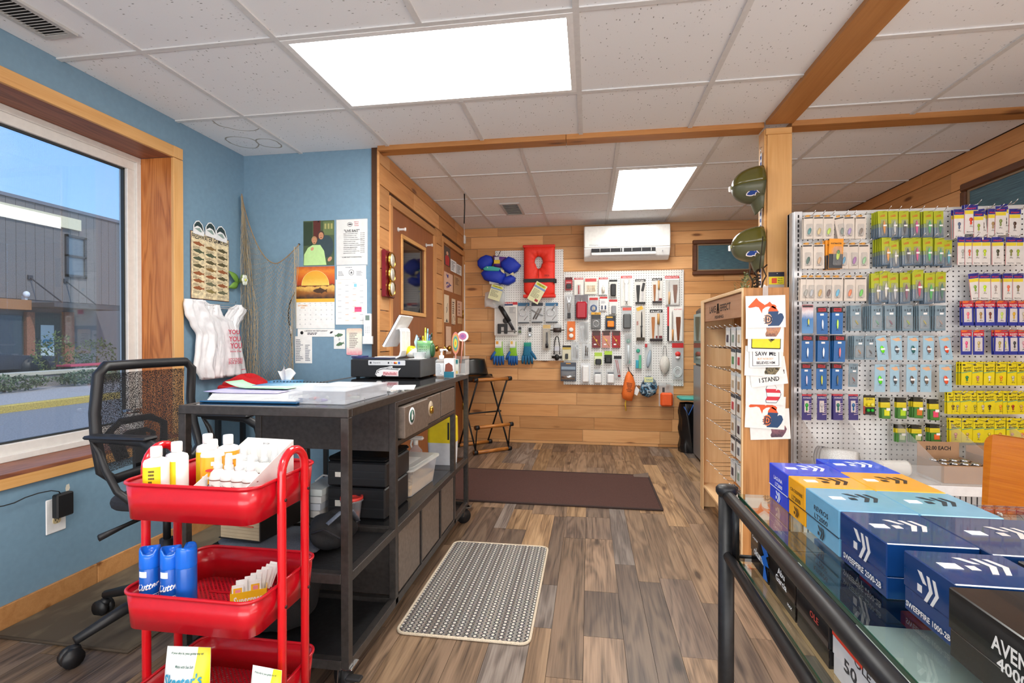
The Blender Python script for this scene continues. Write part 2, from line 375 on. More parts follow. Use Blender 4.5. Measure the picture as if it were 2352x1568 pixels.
TILE =tile_mat('ceiling_tile');TILE_ST =tile_mat('stained_tile',[(-.05,.06,.09),(.1,.1,.07),(.12,-.22,.13)])
TEE =M('#dcdcdc',.5)
ceiling =thing('ceiling',kind='structure')
bx('ceiling_deck',M('#888888',.9),ceiling,LEFT_X-.3,RIGHT_X+.1,REAR_Y-.1,BACK_Y+.1,CEIL+.03,CEIL+.1)
TS =.0;tile_cache ={}
def grid_area(xs,ys,skip):
    skip =sorted(skip,key=lambda c: c[2])
    for i in range(len(xs)-1):
        for j in range(len(ys)-1):
            x0,x1,y0,y1 =xs[i],xs[i+1],ys[j],ys[j+1];k =(round(x1-x0,3),round(y1-y0,3));cx,cy =(x0+x1)/2,(y0+y1)/2
            if any(a < cx < b and c < cy < d for a,b,c,d in skip): continue
            if k not in tile_cache: q =MB();q.box(-k[0]/2+.002,k[0]/2-.002,-k[1]/2+.002,k[1]/2-.002,.004,.02);tile_cache[k] =q.mesh('ceiling_tile',TILE)
            st =abs(cx+2.06) < .16 and abs(cy-2.78) < .2
            me =tile_cache[k] if not st else tile_cache[k].copy()
            if st: me.materials[0] =TILE_ST
            o =bpy.data.objects.new('ceiling_tile',me);COL.objects.link(o);o.parent =ceiling;o.location =(cx,cy,CEIL)
            if random.random() < .5 and abs(k[0]-k[1]) < .01 and not st: o.rotation_euler =(0,0,pi/2)
    for a in xs[1:-1]:
        cut =[c for c in skip if c[0]+.02 < a < c[1]-.02];y =ys[0]
        for c in cut: bx('grid_tee',TEE,ceiling,a-.012,a+.012,y,c[2],CEIL-.003,CEIL+.004);y =c[3]
        bx('grid_tee',TEE,ceiling,a-.012,a+.012,y,ys[-1],CEIL-.003,CEIL+.004)
    for b in ys[1:-1]:
        cut =[c for c in skip if c[2]+.02 < b < c[3]-.02];x =xs[0]
        for c in cut: bx('grid_tee',TEE,ceiling,x,c[0],b-.012,b+.012,CEIL-.0022,CEIL+.0035);x =c[1]
        bx('grid_tee',TEE,ceiling,x,xs[-1],b-.012,b+.012,CEIL-.0022,CEIL+.0035)
XF =[LEFT_X,-1.86,-1.25,-.645,-.05,.567,.99]
YF =[REAR_Y,-1.79,-1.18,-.57,.04,.65,1.26,1.868,2.498,3.05]
grid_area(XF,YF,[(-1.25,-.05,-.57,.04),(-1.25,-.05,1.868,2.498)])
XB =[-1.40,-1.027,-.433,.175,.781,1.394,2.02,RIGHT_X]
YB =[3.05,3.66,4.285,4.885,BACK_Y]
grid_area(XB,YB,[(.175,.781,3.66,4.885)])
XR =[1.10,1.712,2.02,RIGHT_X];YR =[REAR_Y,-1.43,-.82,-.21,.40,1.01,1.62,2.225,2.85,3.05]
grid_area([1.08,1.712,RIGHT_X],YR,[(1.08,1.712,-.21,.40)])
GLOW =emit('#fffef8',CEILING_LAMP)
def light_panel(x0,x1,y0,y1,label,rim=.025):
    t =thing('ceiling_light',label,'ceiling light',((x0+x1)/2,(y0+y1)/2,CEIL-.004),group=None)
    q =MB()
    for a in ((x0,x1,y0,y0+rim),(x0,x1,y1-rim,y1),(x0,x0+rim,y0+rim,y1-rim),(x1-rim,x1,y0+rim,y1-rim)): q.box(a[0],a[1],a[2],a[3],CEIL-.004,CEIL+.008)
    q.build('frame',WHITE,t,world=True)
    bx('diffuser',GLOW,t,x0+rim,x1-rim,y0+rim,y1-rim,CEIL-.001,CEIL+.004,world=True)
light_panel(-1.238,-.062,1.880,2.486,'large rectangular flat ceiling light panel above the metal counter')
light_panel(.187,.769,3.672,4.873,'ceiling light panel beyond the cross beam in front of the air conditioner')
light_panel(-1.238,-.062,-.558,.028,'ceiling light panel behind the photographer')
light_panel(1.09,1.70,-.20,.39,'square ceiling light panel on the right behind the photographer')
def vent(x0,x1,y0,y1,label,slats,nx=1):
    t =thing('ceiling_vent',label,'vent',((x0+x1)/2,(y0+y1)/2,CEIL-.006));g =M('#c9c9c7',.4,.2)
    q =MB();r =.02;z0,z1 =CEIL-.007,CEIL+.004
    for a in ((x0,x1,y0,y0+r),(x0,x1,y1-r,y1),(x0,x0+r,y0+r,y1-r),(x1-r,x1,y0+r,y1-r)): q.box(a[0],a[1],a[2],a[3],z0,z1)
    q.build('frame',g,t,world=True);bx('cavity',M('#2a2a2c',.9),t,x0+r,x1-r,y0+r,y1-r,CEIL+.001,CEIL+.0035,world=True)
    me =None;n =slats
    for i in range(n):
        yy =y0+r+(y1-y0-2*r)*(i+.5)/n
        q =MB();q.box(-(x1-x0)/2+r,(x1-x0)/2-r,-.0035,.0035,-.001,.001,R=Matrix.Rotation(.7,3,'X'))
        o =q.build('slat',g,t);o.location =(0,yy-(y0+y1)/2,.002)
vent(-2.155,-2.005,1.17,1.725,'long slatted white ceiling vent above the window',34)
vent(-.80,-.62,4.46,4.87,'small square ceiling vent near the blue swim vest',12)

# ---- left wall with the shop window ----
LW =Frame((LEFT_X,0,0),Y3,Z3)                      # local x = world Y, local y = world Z, out = +X
WY0,WY1,WZ0,WZ1,WD =.1,2.457,.612,2.135,.20
wl =thing('wall_left',kind='structure')
bx('wall_panel',BLUE,wl,LEFT_X-.26,LEFT_X,REAR_Y,BACK_Y-2.2,0,WZ0-.02);bx('wall_panel',BLUE,wl,LEFT_X-.26,LEFT_X,REAR_Y,3.24,WZ1+.02,CEIL+.03)
bx('wall_panel',BLUE,wl,LEFT_X-.26,LEFT_X,WY1+.02,3.24,WZ0-.02,WZ1+.02);bx('wall_panel',BLUE,wl,LEFT_X-.26,LEFT_X,REAR_Y,WY0-.02,WZ0-.02,WZ1+.02)
win =thing('window_1',kind='structure')
XW =LEFT_X-WD
def lboard(name,m,parent,loc,ln,w,th,axis,b=.002):
    """board with its grain along local x; axis = direction of its length, w measured along 2nd"""
    q =MB();q.bbox(-ln/2,ln/2,-w/2,w/2,-th/2,th/2,b);o =q.build(name,m,parent)
    a,b2 =axis;a =Vector(a);b2 =Vector(b2);c =a.cross(b2);R =Matrix((a,b2,c)).transposed().to_4x4()
    o.matrix_local =Matrix.Translation(loc) @ R;return o
CW =.066
lboard('casing',TRIMW,win,(LEFT_X+.009,WY1+CW/2,(WZ0+WZ1)/2+.0),WZ1-WZ0-.002,CW,.018,(Z3,Y3))
lboard('casing',TRIMW,win,(LEFT_X+.009,WY1+CW/2,WZ1+.033),.062,CW,.018,(Z3,Y3))
lboard('casing',TRIMW,win,(LEFT_X+.009,(WY0+WY1)/2,WZ1+.032),WY1-WY0,.062,.018,(Y3,Z3))
lboard('casing',TRIMW,win,(LEFT_X+.009,WY0-CW/2,(WZ0+WZ1)/2),WZ1-WZ0,CW,.018,(Z3,Y3))
lboard('apron',TRIMW,win,(LEFT_X+.009,(WY0+WY1)/2+.02,WZ0-.034),WY1-WY0+.14,.056,.018,(Y3,Z3))
lboard('jamb',JAMBW,win,(LEFT_X-WD/2+.002,WY1+.009,(WZ0+WZ1)/2),WZ1-WZ0,WD,.018,(Z3,X3))
lboard('jamb',JAMBW,win,(LEFT_X-WD/2+.002,WY0-.009,(WZ0+WZ1)/2),WZ1-WZ0,WD,.018,(Z3,X3))
lboard('jamb',HEADW,win,(LEFT_X-WD/2+.002,(WY0+WY1)/2,WZ1+.009),WY1-WY0,WD,.018,(Y3,X3))
lboard('window_sill',HEADW,win,(LEFT_X-WD/2+.009,(WY0+WY1)/2,WZ0-.009),WY1-WY0+.1,WD+.02,.018,(Y3,X3))
fw =.075;xs_ =XW-.03
q =MB()
for (a,b,c,d) in ((WY0,WY1,WZ0,WZ0+fw),(WY0,WY1,WZ1-fw,WZ1),(WY0,WY0+fw,WZ0+fw,WZ1-fw),(WY1-fw,WY1,WZ0+fw,WZ1-fw)): q.bbox(XW-.05,XW+.004,a,b,c,d,.003)
for (a,b,c,d) in ((WY0,WY1,WZ0,WZ0+.03),(WY0,WY1,WZ1-.03,WZ1),(WY1-.03,WY1,WZ0+.03,WZ1-.03)): q.bbox(XW-.01,XW+.016,a,b,c,d,.003)
q.build('window_frame',VINYL,win)
q =MB();g0 =.008
for (a,b,c,d) in ((WY0+fw,WY1-fw,WZ0+fw,WZ0+fw+g0),(WY0+fw,WY1-fw,WZ1-fw-g0,WZ1-fw),(WY1-fw-g0,WY1-fw,WZ0+fw,WZ1-fw),(WY0+fw,WY0+fw+g0,WZ0+fw,WZ1-fw)): q.box(XW-.03,XW-.012,a,b,c,d)
q.build('gasket',M('#2c2f2e',.6),win)
bx('window_glass',glassy((.90,.93,.94),.9),win,XW-.034,XW-.030,WY0+fw,WY1-fw,WZ0+fw,WZ1-fw)
def screen_mat():
    m,t,b =nodes('insect_screen');N =t.nodes.new;L =t.links.new
    b.inputs['Base Color'].default_value =lin('#8c8c8a');b.inputs['Roughness'].default_value =.8
    tcn =N('ShaderNodeTexCoord');sp =N('ShaderNodeSeparateXYZ');L(tcn.outputs['Object'],sp.inputs[0]);vals =[]
    for ax in (1,2):
        a =N('ShaderNodeMath');a.operation ='MULTIPLY';a.inputs[1].default_value =420;L(sp.outputs[ax],a.inputs[0])
        f =N('ShaderNodeMath');f.operation ='FRACT';L(a.outputs[0],f.inputs[0])
        c =N('ShaderNodeMath');c.operation ='LESS_THAN';c.inputs[1].default_value =.07;L(f.outputs[0],c.inputs[0]);vals.append(c)
    mxn =N('ShaderNodeMath');mxn.operation ='MAXIMUM';L(vals[0].outputs[0],mxn.inputs[0]);L(vals[1].outputs[0],mxn.inputs[1])
    tr =N('ShaderNodeBsdfTransparent');ms =N('ShaderNodeMixShader');L(mxn.outputs[0],ms.inputs[0]);L(tr.outputs[0],ms.inputs[1]);L(b.outputs[0],ms.inputs[2])
    L(ms.outputs[0],t.nodes['Material Output'].inputs[0]);return m
bx('insect_screen',screen_mat(),win,XW-.044,XW-.0435,WY0+fw,WY1-fw,WZ0+fw,WZ1-fw)
# baseboards
JB =2.017
struct('baseboard_left',MB().bbox(LEFT_X,LEFT_X+.012,REAR_Y,JB-.001,0,.095,.002),OAKW)
struct('baseboard_left',MB().bbox(LEFT_X,LEFT_X+.012,JB+.001,3.05,0,.095,.002),OAKW)
struct('baseboard_back',MB().bbox(LEFT_X+.012,-1.345,3.038,3.05,0,.095,.002),OAKW)
# blue return wall
RY =3.05
struct('wall_back_left',MB().box(LEFT_X-.26,-1.332,RY,RY+.12,0,CEIL+.03),BLUE)
RW =Frame((0,RY,0),X3,Z3)
# ---- planked walls ----
def plank_wall(name,fr,a0,a1,z0,z1,pitch,zref,openings,mats,backing,gap=.0035,seed=1,depth=.014,lens_=(.5,.8,1.2,1.6),kidname='plank'):
    w =thing(name,kind='structure',mat=fr.mat())
    q =MB();q.box(a0,a1,z0,z1+.03,-.05,-.0135) if not openings else None
    if openings:
        segs =sorted(openings);xcur =a0
        for (oa,ob,oz0,oz1) in segs:
            q.box(xcur,oa,z0,z1+.03,-.05,-.0135)
            if oz0 > z0: q.box(oa,ob,z0,oz0,-.05,-.0135)
            q.box(oa,ob,oz1,z1+.03,-.05,-.0135);xcur =ob
        q.box(xcur,a1,z0,z1+.03,-.05,-.0135)
    q.build('backing',backing,w);rr =random.Random(seed)
    k =math.floor((z0-zref)/pitch);z =zref+k*pitch
    while z < z1-.004:
        b0,b1 =max(z,z0)+gap/2,min(z+pitch,z1)-gap/2
        if b1-b0 > .008:
            cuts =[a0];c =a0+rr.random()*.7
            while c < a1: cuts.append(c);c += rr.choice(lens_)
            cuts.append(a1);ivs =[(cuts[i],cuts[i+1]) for i in range(len(cuts)-1)];fin =[]
            for (p,r) in ivs:
                parts =[(p,r)]
                for (oa,ob,oz0,oz1) in openings:
                    if b1 > oz0+.002 and b0 < oz1-.002:
                        nx =[]
                        for (s,e) in parts:
                            if e <= oa or s >= ob: nx.append((s,e));continue
                            if s < oa: nx.append((s,oa))
                            if e > ob: nx.append((ob,e))
                        parts =nx
                fin += parts
            for (s,e) in fin:
                if e-s < .015: continue
                l =e-s-.0016;d =rr.uniform(-.0015,.0015)
                qq =MB();qq.bbox(-l/2,l/2,-(b1-b0)/2,(b1-b0)/2,-depth/2,depth/2+d,.0015)
                o =qq.build(kidname,rr.choice(mats),w);o.location =((s+e)/2,(b0+b1)/2,-depth/2)
        z += pitch
    return w
PALE =M('#cdbfae',.8);DARKGAP =M('#4b2f1b',.9)  # PALE puts light reflected off the plank edges into the backing colour
BW =Frame((0,BACK_Y,0),X3,Z3);zr0 =BW.hit(1090,572.3)[1]
plank_wall('wall_back',BW,-1.42,RIGHT_X,0,CEIL,.1305,zr0,[],[OAK,OAK,OAKW],PALE,seed=5)
DU =Vector((-.052,2.4,0)).normalized();DW =Frame((-1.318,RY-.012,0),DU,Z3);DWL =2.43
d1 =DW.hit(900,467);d1r =DW.hit(996,545);d2 =DW.hit(1018,553);d2r =DW.hit(1064,590)
D1 =(d1[0],d1r[0]);D2 =(d2[0],d2r[0]);DZ1,DZ2 =(d1[1]+d1r[1])/2,(d2[1]+d2r[1])/2
zr1 =DW.hit(880,381)[1]
plank_wall('wall_door',DW,0,DWL,0,CEIL,.1335,zr1,[(D1[0]-.045,D1[1]+.07,-.01,DZ1+.06),(D2[0]-.035,D2[1]+.035,-.01,DZ2+.05)],[OAKW,OAK,OAKW],DARKGAP,gap=.005,seed=11,lens_=(.7,1.1,1.5))
RWR =Frame((RIGHT_X,0,0),-Y3,Z3)    # faces -X ; local x = -Y
plank_wall('wall_right',RWR,-BACK_Y,-REAR_Y,0,CEIL,.1305,zr0,[],[OAKW,OAK],DARKGAP,gap=.004,seed=23)
# wall end trim at the near corner and thin white strip by the second door
struct('trim_1',MB().bbox(-1.345,-1.317,RY-.012,RY,0,CEIL,.001),OAKW)
# rear of the shop, behind the photographer
struct('wall_front',MB().box(LEFT_X-.3,RIGHT_X+.1,REAR_Y-.1,REAR_Y,0,CEIL+.03),M('#cfc6b8',.8))
struct('wall_service',MB().box(-2.53,-1.43,3.17,BACK_Y+.1,0,CEIL+.03),M('#b5a894',.8))
# doors
def door(name,a0,a1,zt,lite=None):
    d =thing(name,kind='structure',mat=DW.mat())
    c =0.0
    if lite:
        q =MB();(l0,l1,m0,m1) =lite
        for r_ in ((a0,l0,.005,zt),(l1,a1,.005,zt),(l0,l1,.005,m0),(l0,l1,m1,zt)): q.box(r_[0]+(.002 if r_[0] == a0 else 0),r_[1]-(.002 if r_[1] == a1 else 0),r_[2],r_[3]-(.003 if r_[3] == zt else 0),-.045,-.006)
        o =q.build('door_slab',DOORW,d)
        o.data.transform(Matrix.Rotation(-pi/2,4,'Z'));o.rotation_euler =(0,0,pi/2)
        q =MB();b =.03
        for r_ in ((l0-b,l1+b,m1,m1+b),(l0-b,l1+b,m0-b,m0),(l0-b,l0,m0,m1),(l1,l1+b,m0,m1)): q.bbox(*r_,-.006,.006,.003)
        q.build('glazing_frame',TRIMW,d)
        mg =M('#14171c',.06);bx('glass_pane',mg,d,l0,l1,m0,m1,-.022,-.016)
    else:
        o =bx('door_slab',DOORW,d,a0+.002,a1-.002,.005,zt-.003,-.045,-.010);o.data.transform(Matrix.Rotation(-pi/2,4,'Z'));o.rotation_euler =(0,0,pi/2)
    return d
L1 =DW.hit(925,548);L2 =DW.hit(975,720)
dr1 =door('door_1',D1[0],D1[1],DZ1,(L1[0],L2[0],L2[1],L1[1]+.0))
dr2 =door('door_2',D2[0],D2[1],DZ2)
for (dd,a0,a1,zt,w1,w2,hd) in ((dr1,D1[0],D1[1],DZ1,.045,.07,.06),(dr2,D2[0],D2[1],DZ2,.035,.035,.05)):
    for (ca,cw) in ((a0-w1/2,w1),(a1+w2/2,w2)):
        q =MB();q.bbox(-zt/2,zt/2,-cw/2,cw/2,-.012,.008,.002);o =q.build('casing',OAKW,dd);o.location =(ca,zt/2,0);o.rotation_euler =(0,0,pi/2)
    q =MB();l =a1-a0+w1+w2;q.bbox(-l/2,l/2,-hd/2,hd/2,-.012,.008,.002);o =q.build('casing',OAKW,dd);o.location =(a0-w1+l/2,zt+hd/2,0)
def hinge(dd,a,z):
    q =MB();q.box(a-.012,a+.002,z-.045,z+.045,-.008,-.003);q.cyl((a-.012,z-.045,.0),(a-.012,z+.045,.0),.006,8);q.build('hinge',BRASS,dd)
hinge(dr1,D1[0]+.012,1.82);hinge(dr1,D1[0]+.012,1.0);hinge(dr1,D1[0]+.012,.25);hinge(dr2,D2[1]+.004,1.40);hinge(dr2,D2[1]+.004,.40)
def knob(dd,a,z,s=1):
    q =MB();prof =[(.0,0),(.032,0),(.032,.004),(.012,.008),(.010,.03),(.018,.035),(.028,.045),(.029,.056),(.020,.066),(.0,.068)]
    q.lathe(prof,(a,z,-.006),16);q.build('door_knob',BRASS,dd)
knob(dr1,D1[1]-.07,DW.hit(990,800)[1]);knob(dr2,DW.hit(1022,800)[0],DW.hit(1022,800)[1])
def cuphook(px,py):
    a,b =DW.hit(px,py);q =MB();q.lathe([(0,0),(.016,0),(.016,.006),(.008,.010),(.008,.045),(.013,.050),(.013,.058),(0,.060)],(a,b,-.006),12)
    q.build('coat_peg',clear('ffffff',a=.55,rough=.1),dr1)
cuphook(916,527);cuphook(980,563)
# white strip at hinge side of door 2
struct('trim_2',MB().bbox(-1.366,-1.358,5.405,5.44,0,1.95,.001),WHITE)
# beams and post
PX0,PX1,PY0,PY1 =.968,1.108,3.0,3.11
bm_ =lambda nm,l,w,h,loc,rot,m=BEAMW: None
def beam(name,l,w,h,loc,rot=(0,0,0),m=None,parent=None):
    q =MB();q.bbox(-l/2,l/2,-w/2,w/2,-h/2,h/2,.002);o =q.build(name,m or BEAMW,parent) if parent else q.build(name,m or BEAMW)
    o.location =loc;o.rotation_euler =rot;tag(o,kind='structure') if not parent else None;return o
xj =at(1299,320,'Z',CEIL-.045)[0]
beam('trim_3',xj-.002+1.318,.10,.045,((xj-1.318)/2,3.06,CEIL-.0225-.003));beam('trim_4',PX0-xj-.002,.10,.045,((xj+PX0)/2,3.06,CEIL-.0255))
beam('trim_5',RIGHT_X-PX1-.004,.10,.045,((RIGHT_X+PX1)/2,3.06,CEIL-.0255))
q =MB();q.bbox(-2.0,2.0,-.072,.072,-.014,.014,.002);o =q.build('trim_6',BEAMW);o.location =(1.04,.995,CEIL-.018);o.rotation_euler =(0,0,pi/2);tag(o,kind='structure')
post =thing('trim_7',kind='structure',loc=(PX0,PY0,0))
beam('post_face',CEIL-.07,PX1-PX0-.012,.014,((PX1-PX0)/2+.006,.007,(CEIL-.07)/2),(0,-pi/2,0),TRIMW,post).rotation_euler =Matrix(((0,1,0),(0,0,1),(1,0,0))).to_euler()
q =MB();q.bbox(0,PX1-PX0,.014,PY1-PY0,0,CEIL-.033,.002);q.build('post_core',TRIMW,post)
bx('post_cap',TRIMW,post,.004,PX1-PX0,0,.014,CEIL-.069,CEIL-.034,b=.002)
# thermostat-like sensor and pull cord by the back corner
s =thing('door_sensor','small white sensor on the plank wall at the ceiling corner','sensor',mat=DW.mat(DWL-.045,CEIL-.12,0))
bx('housing',WHITE,s,-.02,.02,-.045,.045,.001,.022,b=.005);bx('lens',M('#c8c8c8',.3),s,-.008,.008,-.03,-.012,.022,.025)
t =thing('ceiling_wire','thin dark cord hanging from the back ceiling near the corner','wire',(-1.03,4.10,CEIL))
q =MB();q.tube([(0,0,0),(.003,0,-.1),(-.002,0,-.25)],.005,6);q.build('cord',INK,t);q =MB();q.tube([(-.002,0,-.25),(0,0,-.42)],.0015,5);q.build('thread',GREYW,t)
# ================= OUTSIDE =================
GZ =-.25
def pxz(x,y,z): return at(x,y,'Z',z)
Xcurb =(pxz(60,950,GZ)[0]+pxz(248,912,GZ)[0])/2
FX =Xcurb-9.5                                     # facade plane
OF =Frame((FX,0,0),Y3,Z3)
ASPH =M('#8d8884',.9,0,'dirty',bump=.3);CONC =M('#b3a79c',.9,0,'dirty')
struct('ground_road',MB().box(Xcurb,LEFT_X-.27,-8,60,GZ-.1,GZ),ASPH)
struct('ground_pavement',MB().box(FX-3,Xcurb-.15,-8,60,GZ-.1,GZ+.12),CONC)
tag(bx('curb',M('#c9ab54',.8,0,'dirty'),None,Xcurb-.15,Xcurb,-8,60,GZ-.08,GZ+.14,b=.02),kind='structure')
bld =thing('building','grey board sided building with dark door and cream sign band across the street','building',(FX,5,GZ))
t0 =OF.hit(0,440);t1 =OF.hit(262,505);topz =(t0[1]+t1[1])/2;SIDE =M('#7b746f',.8,0,'dirty')
yA,yB =OF.hit(0,600)[0]-3,OF.hit(266,600)[0]+9
bx('wall',M('#6c6969',.9),bld,FX-6,FX-.03,yA,yB,GZ,topz-.1,world=True)
n =int((yB-yA)/.32)
me =MB().bbox(FX-.03,FX,0,.31,OF.hit(60,700)[1],topz-.1,.006)
zb_ =OF.hit(100,690)[1]
q0 =MB();q0.bbox(-.03,0,.004,.312,0,topz-.1-zb_,.006);me =q0.mesh('siding_board',SIDE)
for i in range(min(n,120)):
    o =bpy.data.objects.new('siding_board',me);COL.objects.link(o);o.parent =bld;o.location =(0,yA+i*.318-5,zb_-GZ)
bx('roof_flashing',M('#8a8585',.5,.4),bld,FX-6,FX+.06,yA,yB,topz-.1,topz+.02,world=True)
def ofr(x0,y0,x1,y1): a,b =OF.hit(x0,y0),OF.hit(x1,y1);return a[0],b[0],b[1],a[1]
a,b,c,d =ofr(0,467,181,530);d =OF.hit(181,506)[1];c =OF.hit(181,531)[1]
bx('sign_band',M('#f0dfb6',.7),bld,FX,FX+.12,a-6,b,c,d,world=True)
a,b,c,d =ofr(148,537,196,640);wf =M('#3c3c3e',.5);dg =M('#68747a',.1)
q =MB();e_ =.09
for r_ in ((a,b,d-e_,d),(a,b,c,c+e_),(a,a+e_,c,d),(b-e_,b,c,d),(a,b,(c+d)/2-.04,(c+d)/2+.04)): q.box(FX,FX+.09,*r_)
wn_ =q.build('window',wf,bld,world=True)
for r_ in ((a+e_,b-e_,c+e_,(c+d)/2-.04),(a+e_,b-e_,(c+d)/2+.04,d-e_)): bx('pane',dg,wn_,FX,FX+.03,*r_,world=True)
a,b,c,d =ofr(-60,682,54,712);bx('lintel',M('#a9744a',.7),bld,FX,FX+.35,a-8,b,c,d,world=True)
a,b,c,d =ofr(54,690,185,712);bx('canopy',M('#504c4a',.6),bld,FX,FX+1.3,a,b+.6,c,c+.16,world=True)
for (x0,y0) in ((68,637),(150,645)):
    p =OF.hit(x0,y0);q =MB();q.bar((FX+.02,p[0],p[1]),(FX+1.25,p[0]+.15,c+.15),.035,.035);q.bbox(FX,FX+.05,p[0]-.08,p[0]+.08,p[1]-.08,p[1]+.08);q.build('canopy_rod',wf,bld,world=True)
a,b,c,d =ofr(-80,720,52,900);bx('storefront_glass',M('#3b4046',.08),bld,FX-.02,FX+.03,a-8,b,GZ,c+(d-c),world=True)
for (x0,x1) in ((54,74),(142,165)):
    a,b,c,d =ofr(x0,716,x1,880);bx('pier',M('#94614a',.8,0,'dirty'),bld,FX,FX+.14,a,b,GZ,d,world=True)
a,b,c,d =ofr(76,718,142,880);bx('door',M('#3a3534',.5),bld,FX,FX+.05,a,b,GZ,d,world=True)
a,b,c,d =ofr(90,746,121,829);pst =bx('door_poster',M('#b9c4c4',.7),bld,FX+.05,FX+.07,a,b,c,d,world=True)
q =MB();mY,mZ =(a+b)/2,(c+d)/2;hw =(b-a)*.36
pts =[(FX+.09,mY+hw*.9*(16*sin(t_)**3)/16,mZ+hw*(13*cos(t_)-5*cos(2*t_)-2*cos(3*t_)-cos(4*t_))/16) for t_ in [2*pi*k/28 for k in range(28)]]
q.tube(pts,.03,6,closed=True);q.build('heart',M('#4c8fa8',.6),pst,world=True)
# planter wall, hedge, benches, dark truck, small things
HX =Xcurb-3.2;HF =Frame((HX,0,0),Y3,Z3)
z1_ =HF.hit(100,868)[1]
pl =thing('planter_wall','low stone planter wall with pale cap across the street','planter',(HX-.3,8,GZ))
bx('wall',M('#8f8782',.9,0,'dirty'),pl,HX-.5,HX-.15,-4,40,GZ,z1_+.08,world=True);bx('cap',M('#cfc2a8',.8),pl,HX-.56,HX-.10,-4,40,z1_+.08,z1_+.16,world=True)
def hedge(name,label,cat,c,r,n,col,seed,lf=.09):
    rr =random.Random(seed);q =MB()
    for i in range(n):
        th =rr.random()*2*pi;ph =math.acos(rr.uniform(-1,1));k =rr.uniform(.6,1)
        p =Vector((c[0]+r[0]*k*sin(ph)*cos(th),c[1]+r[1]*k*sin(ph)*sin(th),c[2]+r[2]*k*cos(ph)))
        R =Matrix.Rotation(rr.random()*6,3,'X') @ Matrix.Rotation(rr.random()*6,3,'Z');s =lf*rr.uniform(.6,1.3)
        q.mat(i % 3).add([p+R @ Vector(v)*s for v in ((-.5,0,0),(0,-.3,.1),(.6,0,0),(0,.3,.1))],[(0,1,2,3)])
    t =thing(name,label,cat,(c[0],c[1],c[2]-r[2]))
    o =q.build('foliage',[M(col[0],.8),M(col[1],.8),M(col[2],.8)],t,world=True);o['kind'] ='stuff'
    q =MB();q.tube([(c[0],c[1],c[2]-r[2]-.05),(c[0],c[1],c[2])],.03,6);q.build('stem',M('#5a4634',.9),t,world=True)
GC =('#74805a','#8a8f68','#5a6248');zh =GZ+.3
for i in range(7): hedge('hedge_shrub','low grey green shrub in the continuous hedge along the kerb','shrub',(HX+.40,3.5+i*2.1,(zh+z1_)/2),(.45,1.04,(z1_-GZ)/2+.02),900,GC,i)
for ch in [o for o in COL.objects if o.name.startswith('hedge_shrub')]: ch['group'] ='shrubs of the kerb hedge'
p =Frame((HX-1.2,0,0),Y3,Z3).hit(130,815);hedge('tall_shrub','taller leafy green shrub in front of the dark door','shrub',(HX-1.2,p[0],p[1]),(.5,.6,.7),500,('#6f7d45','#8b8a50','#4f5a33'),31)
p =Frame((HX-1.2,0,0),Y3,Z3).hit(196,820);hedge('tall_shrub','taller leafy shrub behind the red bench','shrub',(HX-1.8,p[0]+.9,p[1]),(.35,.7,.6),500,('#6b7a4a','#5f7342','#4f5a33'),32)
p =Frame((HX-.9,0,0),Y3,Z3).hit(202,836)
t =thing('red_bench','small red topped bench behind the planter wall','bench',(HX-.85,p[0],p[1]-.5));bx('seat',M('#c8485a',.6),t,-.25,.25,-.75,.75,.46,.52,b=.01)
for sy_ in (-.65,.6): bx('leg',wf,t,-.2,.2,sy_,sy_+.06,0,.46)
TF =Frame((HX-2.9,0,0),Y3,Z3);p0 =TF.hit(-40,862);p1 =TF.hit(93,803);pm =TF.hit(70,808)
t =thing('pickup_truck','dark grey pickup truck parked in front of the building','vehicle',(HX-2.9,p1[0]-2.2,GZ+.1));tk =M('#4a4b52',.25,.3);L_ =4.8
hz =p1[1]-GZ-.1
prof =[(-4.2,.45),(-4.2,hz-.15),(-3.4,hz),(-1.2,hz+.02),(.3,hz-.08),(1.6,hz*.83),(2.15,hz*.78),(2.2,.5),(2.0,.4)]
q =MB();R_x =Matrix(((0,0,1),(1,0,0),(0,1,0)));q.prism(prof,-.9,.9,R=R_x);q.build('body',tk,t)
for yy in (-3.0,1.35):
    q =MB();q.cyl((-.95,yy,.38),(.95,yy,.38),.38,18);q.build('wheel',BLACK,t)
bx('side_window',dg,t,.9,.92,-3.0,.1,hz-.35,hz-.1)
lamp =thing('wall_lamp','small white security camera on the facade left of the canopy','camera',mat=OF.mat(*OF.hit(52,676),.1));q =MB();q.ell((0,0,.06),.1,.12,.1);q.build('housing',WHITE,lamp);bx('bracket',GREYW,lamp,-.04,.04,-.2,-.05,-.1,.06)
# ================= helpers for things on walls =================
class WT:
    """a thing on a plane, placed from its box in the photograph; local origin = centre of that box"""
    def __init__(s,name,label,cat,fr,x0,y0,x1,y1,out=0,group=None,rot=0,tilt=0):
        s.fr =fr.shift(out) if out else fr;s.a,s.b,s.w,s.h =s.fr.rect(x0,y0,x1,y1)
        s.t =thing(name,label,cat,group=group,mat=s.fr.mat(s.a,s.b,0,rot,tilt));s.name =name
    def pt(s,x,y): p =s.fr.hit(x,y);return (p[0]-s.a,p[1]-s.b)
    def poly(s,pts): return [s.pt(*p) for p in pts]
    def rect(s,x0,y0,x1,y1): a,b =s.pt(x0,y0),s.pt(x1,y1);return min(a[0],b[0]),max(a[0],b[0]),min(a[1],b[1]),max(a[1],b[1])
def flat(parent,name,m,x0,x1,y0,y1,z=.0016,th=.0004):
    return bx(name,m,parent,x0,x1,y0,y1,z,z+th)
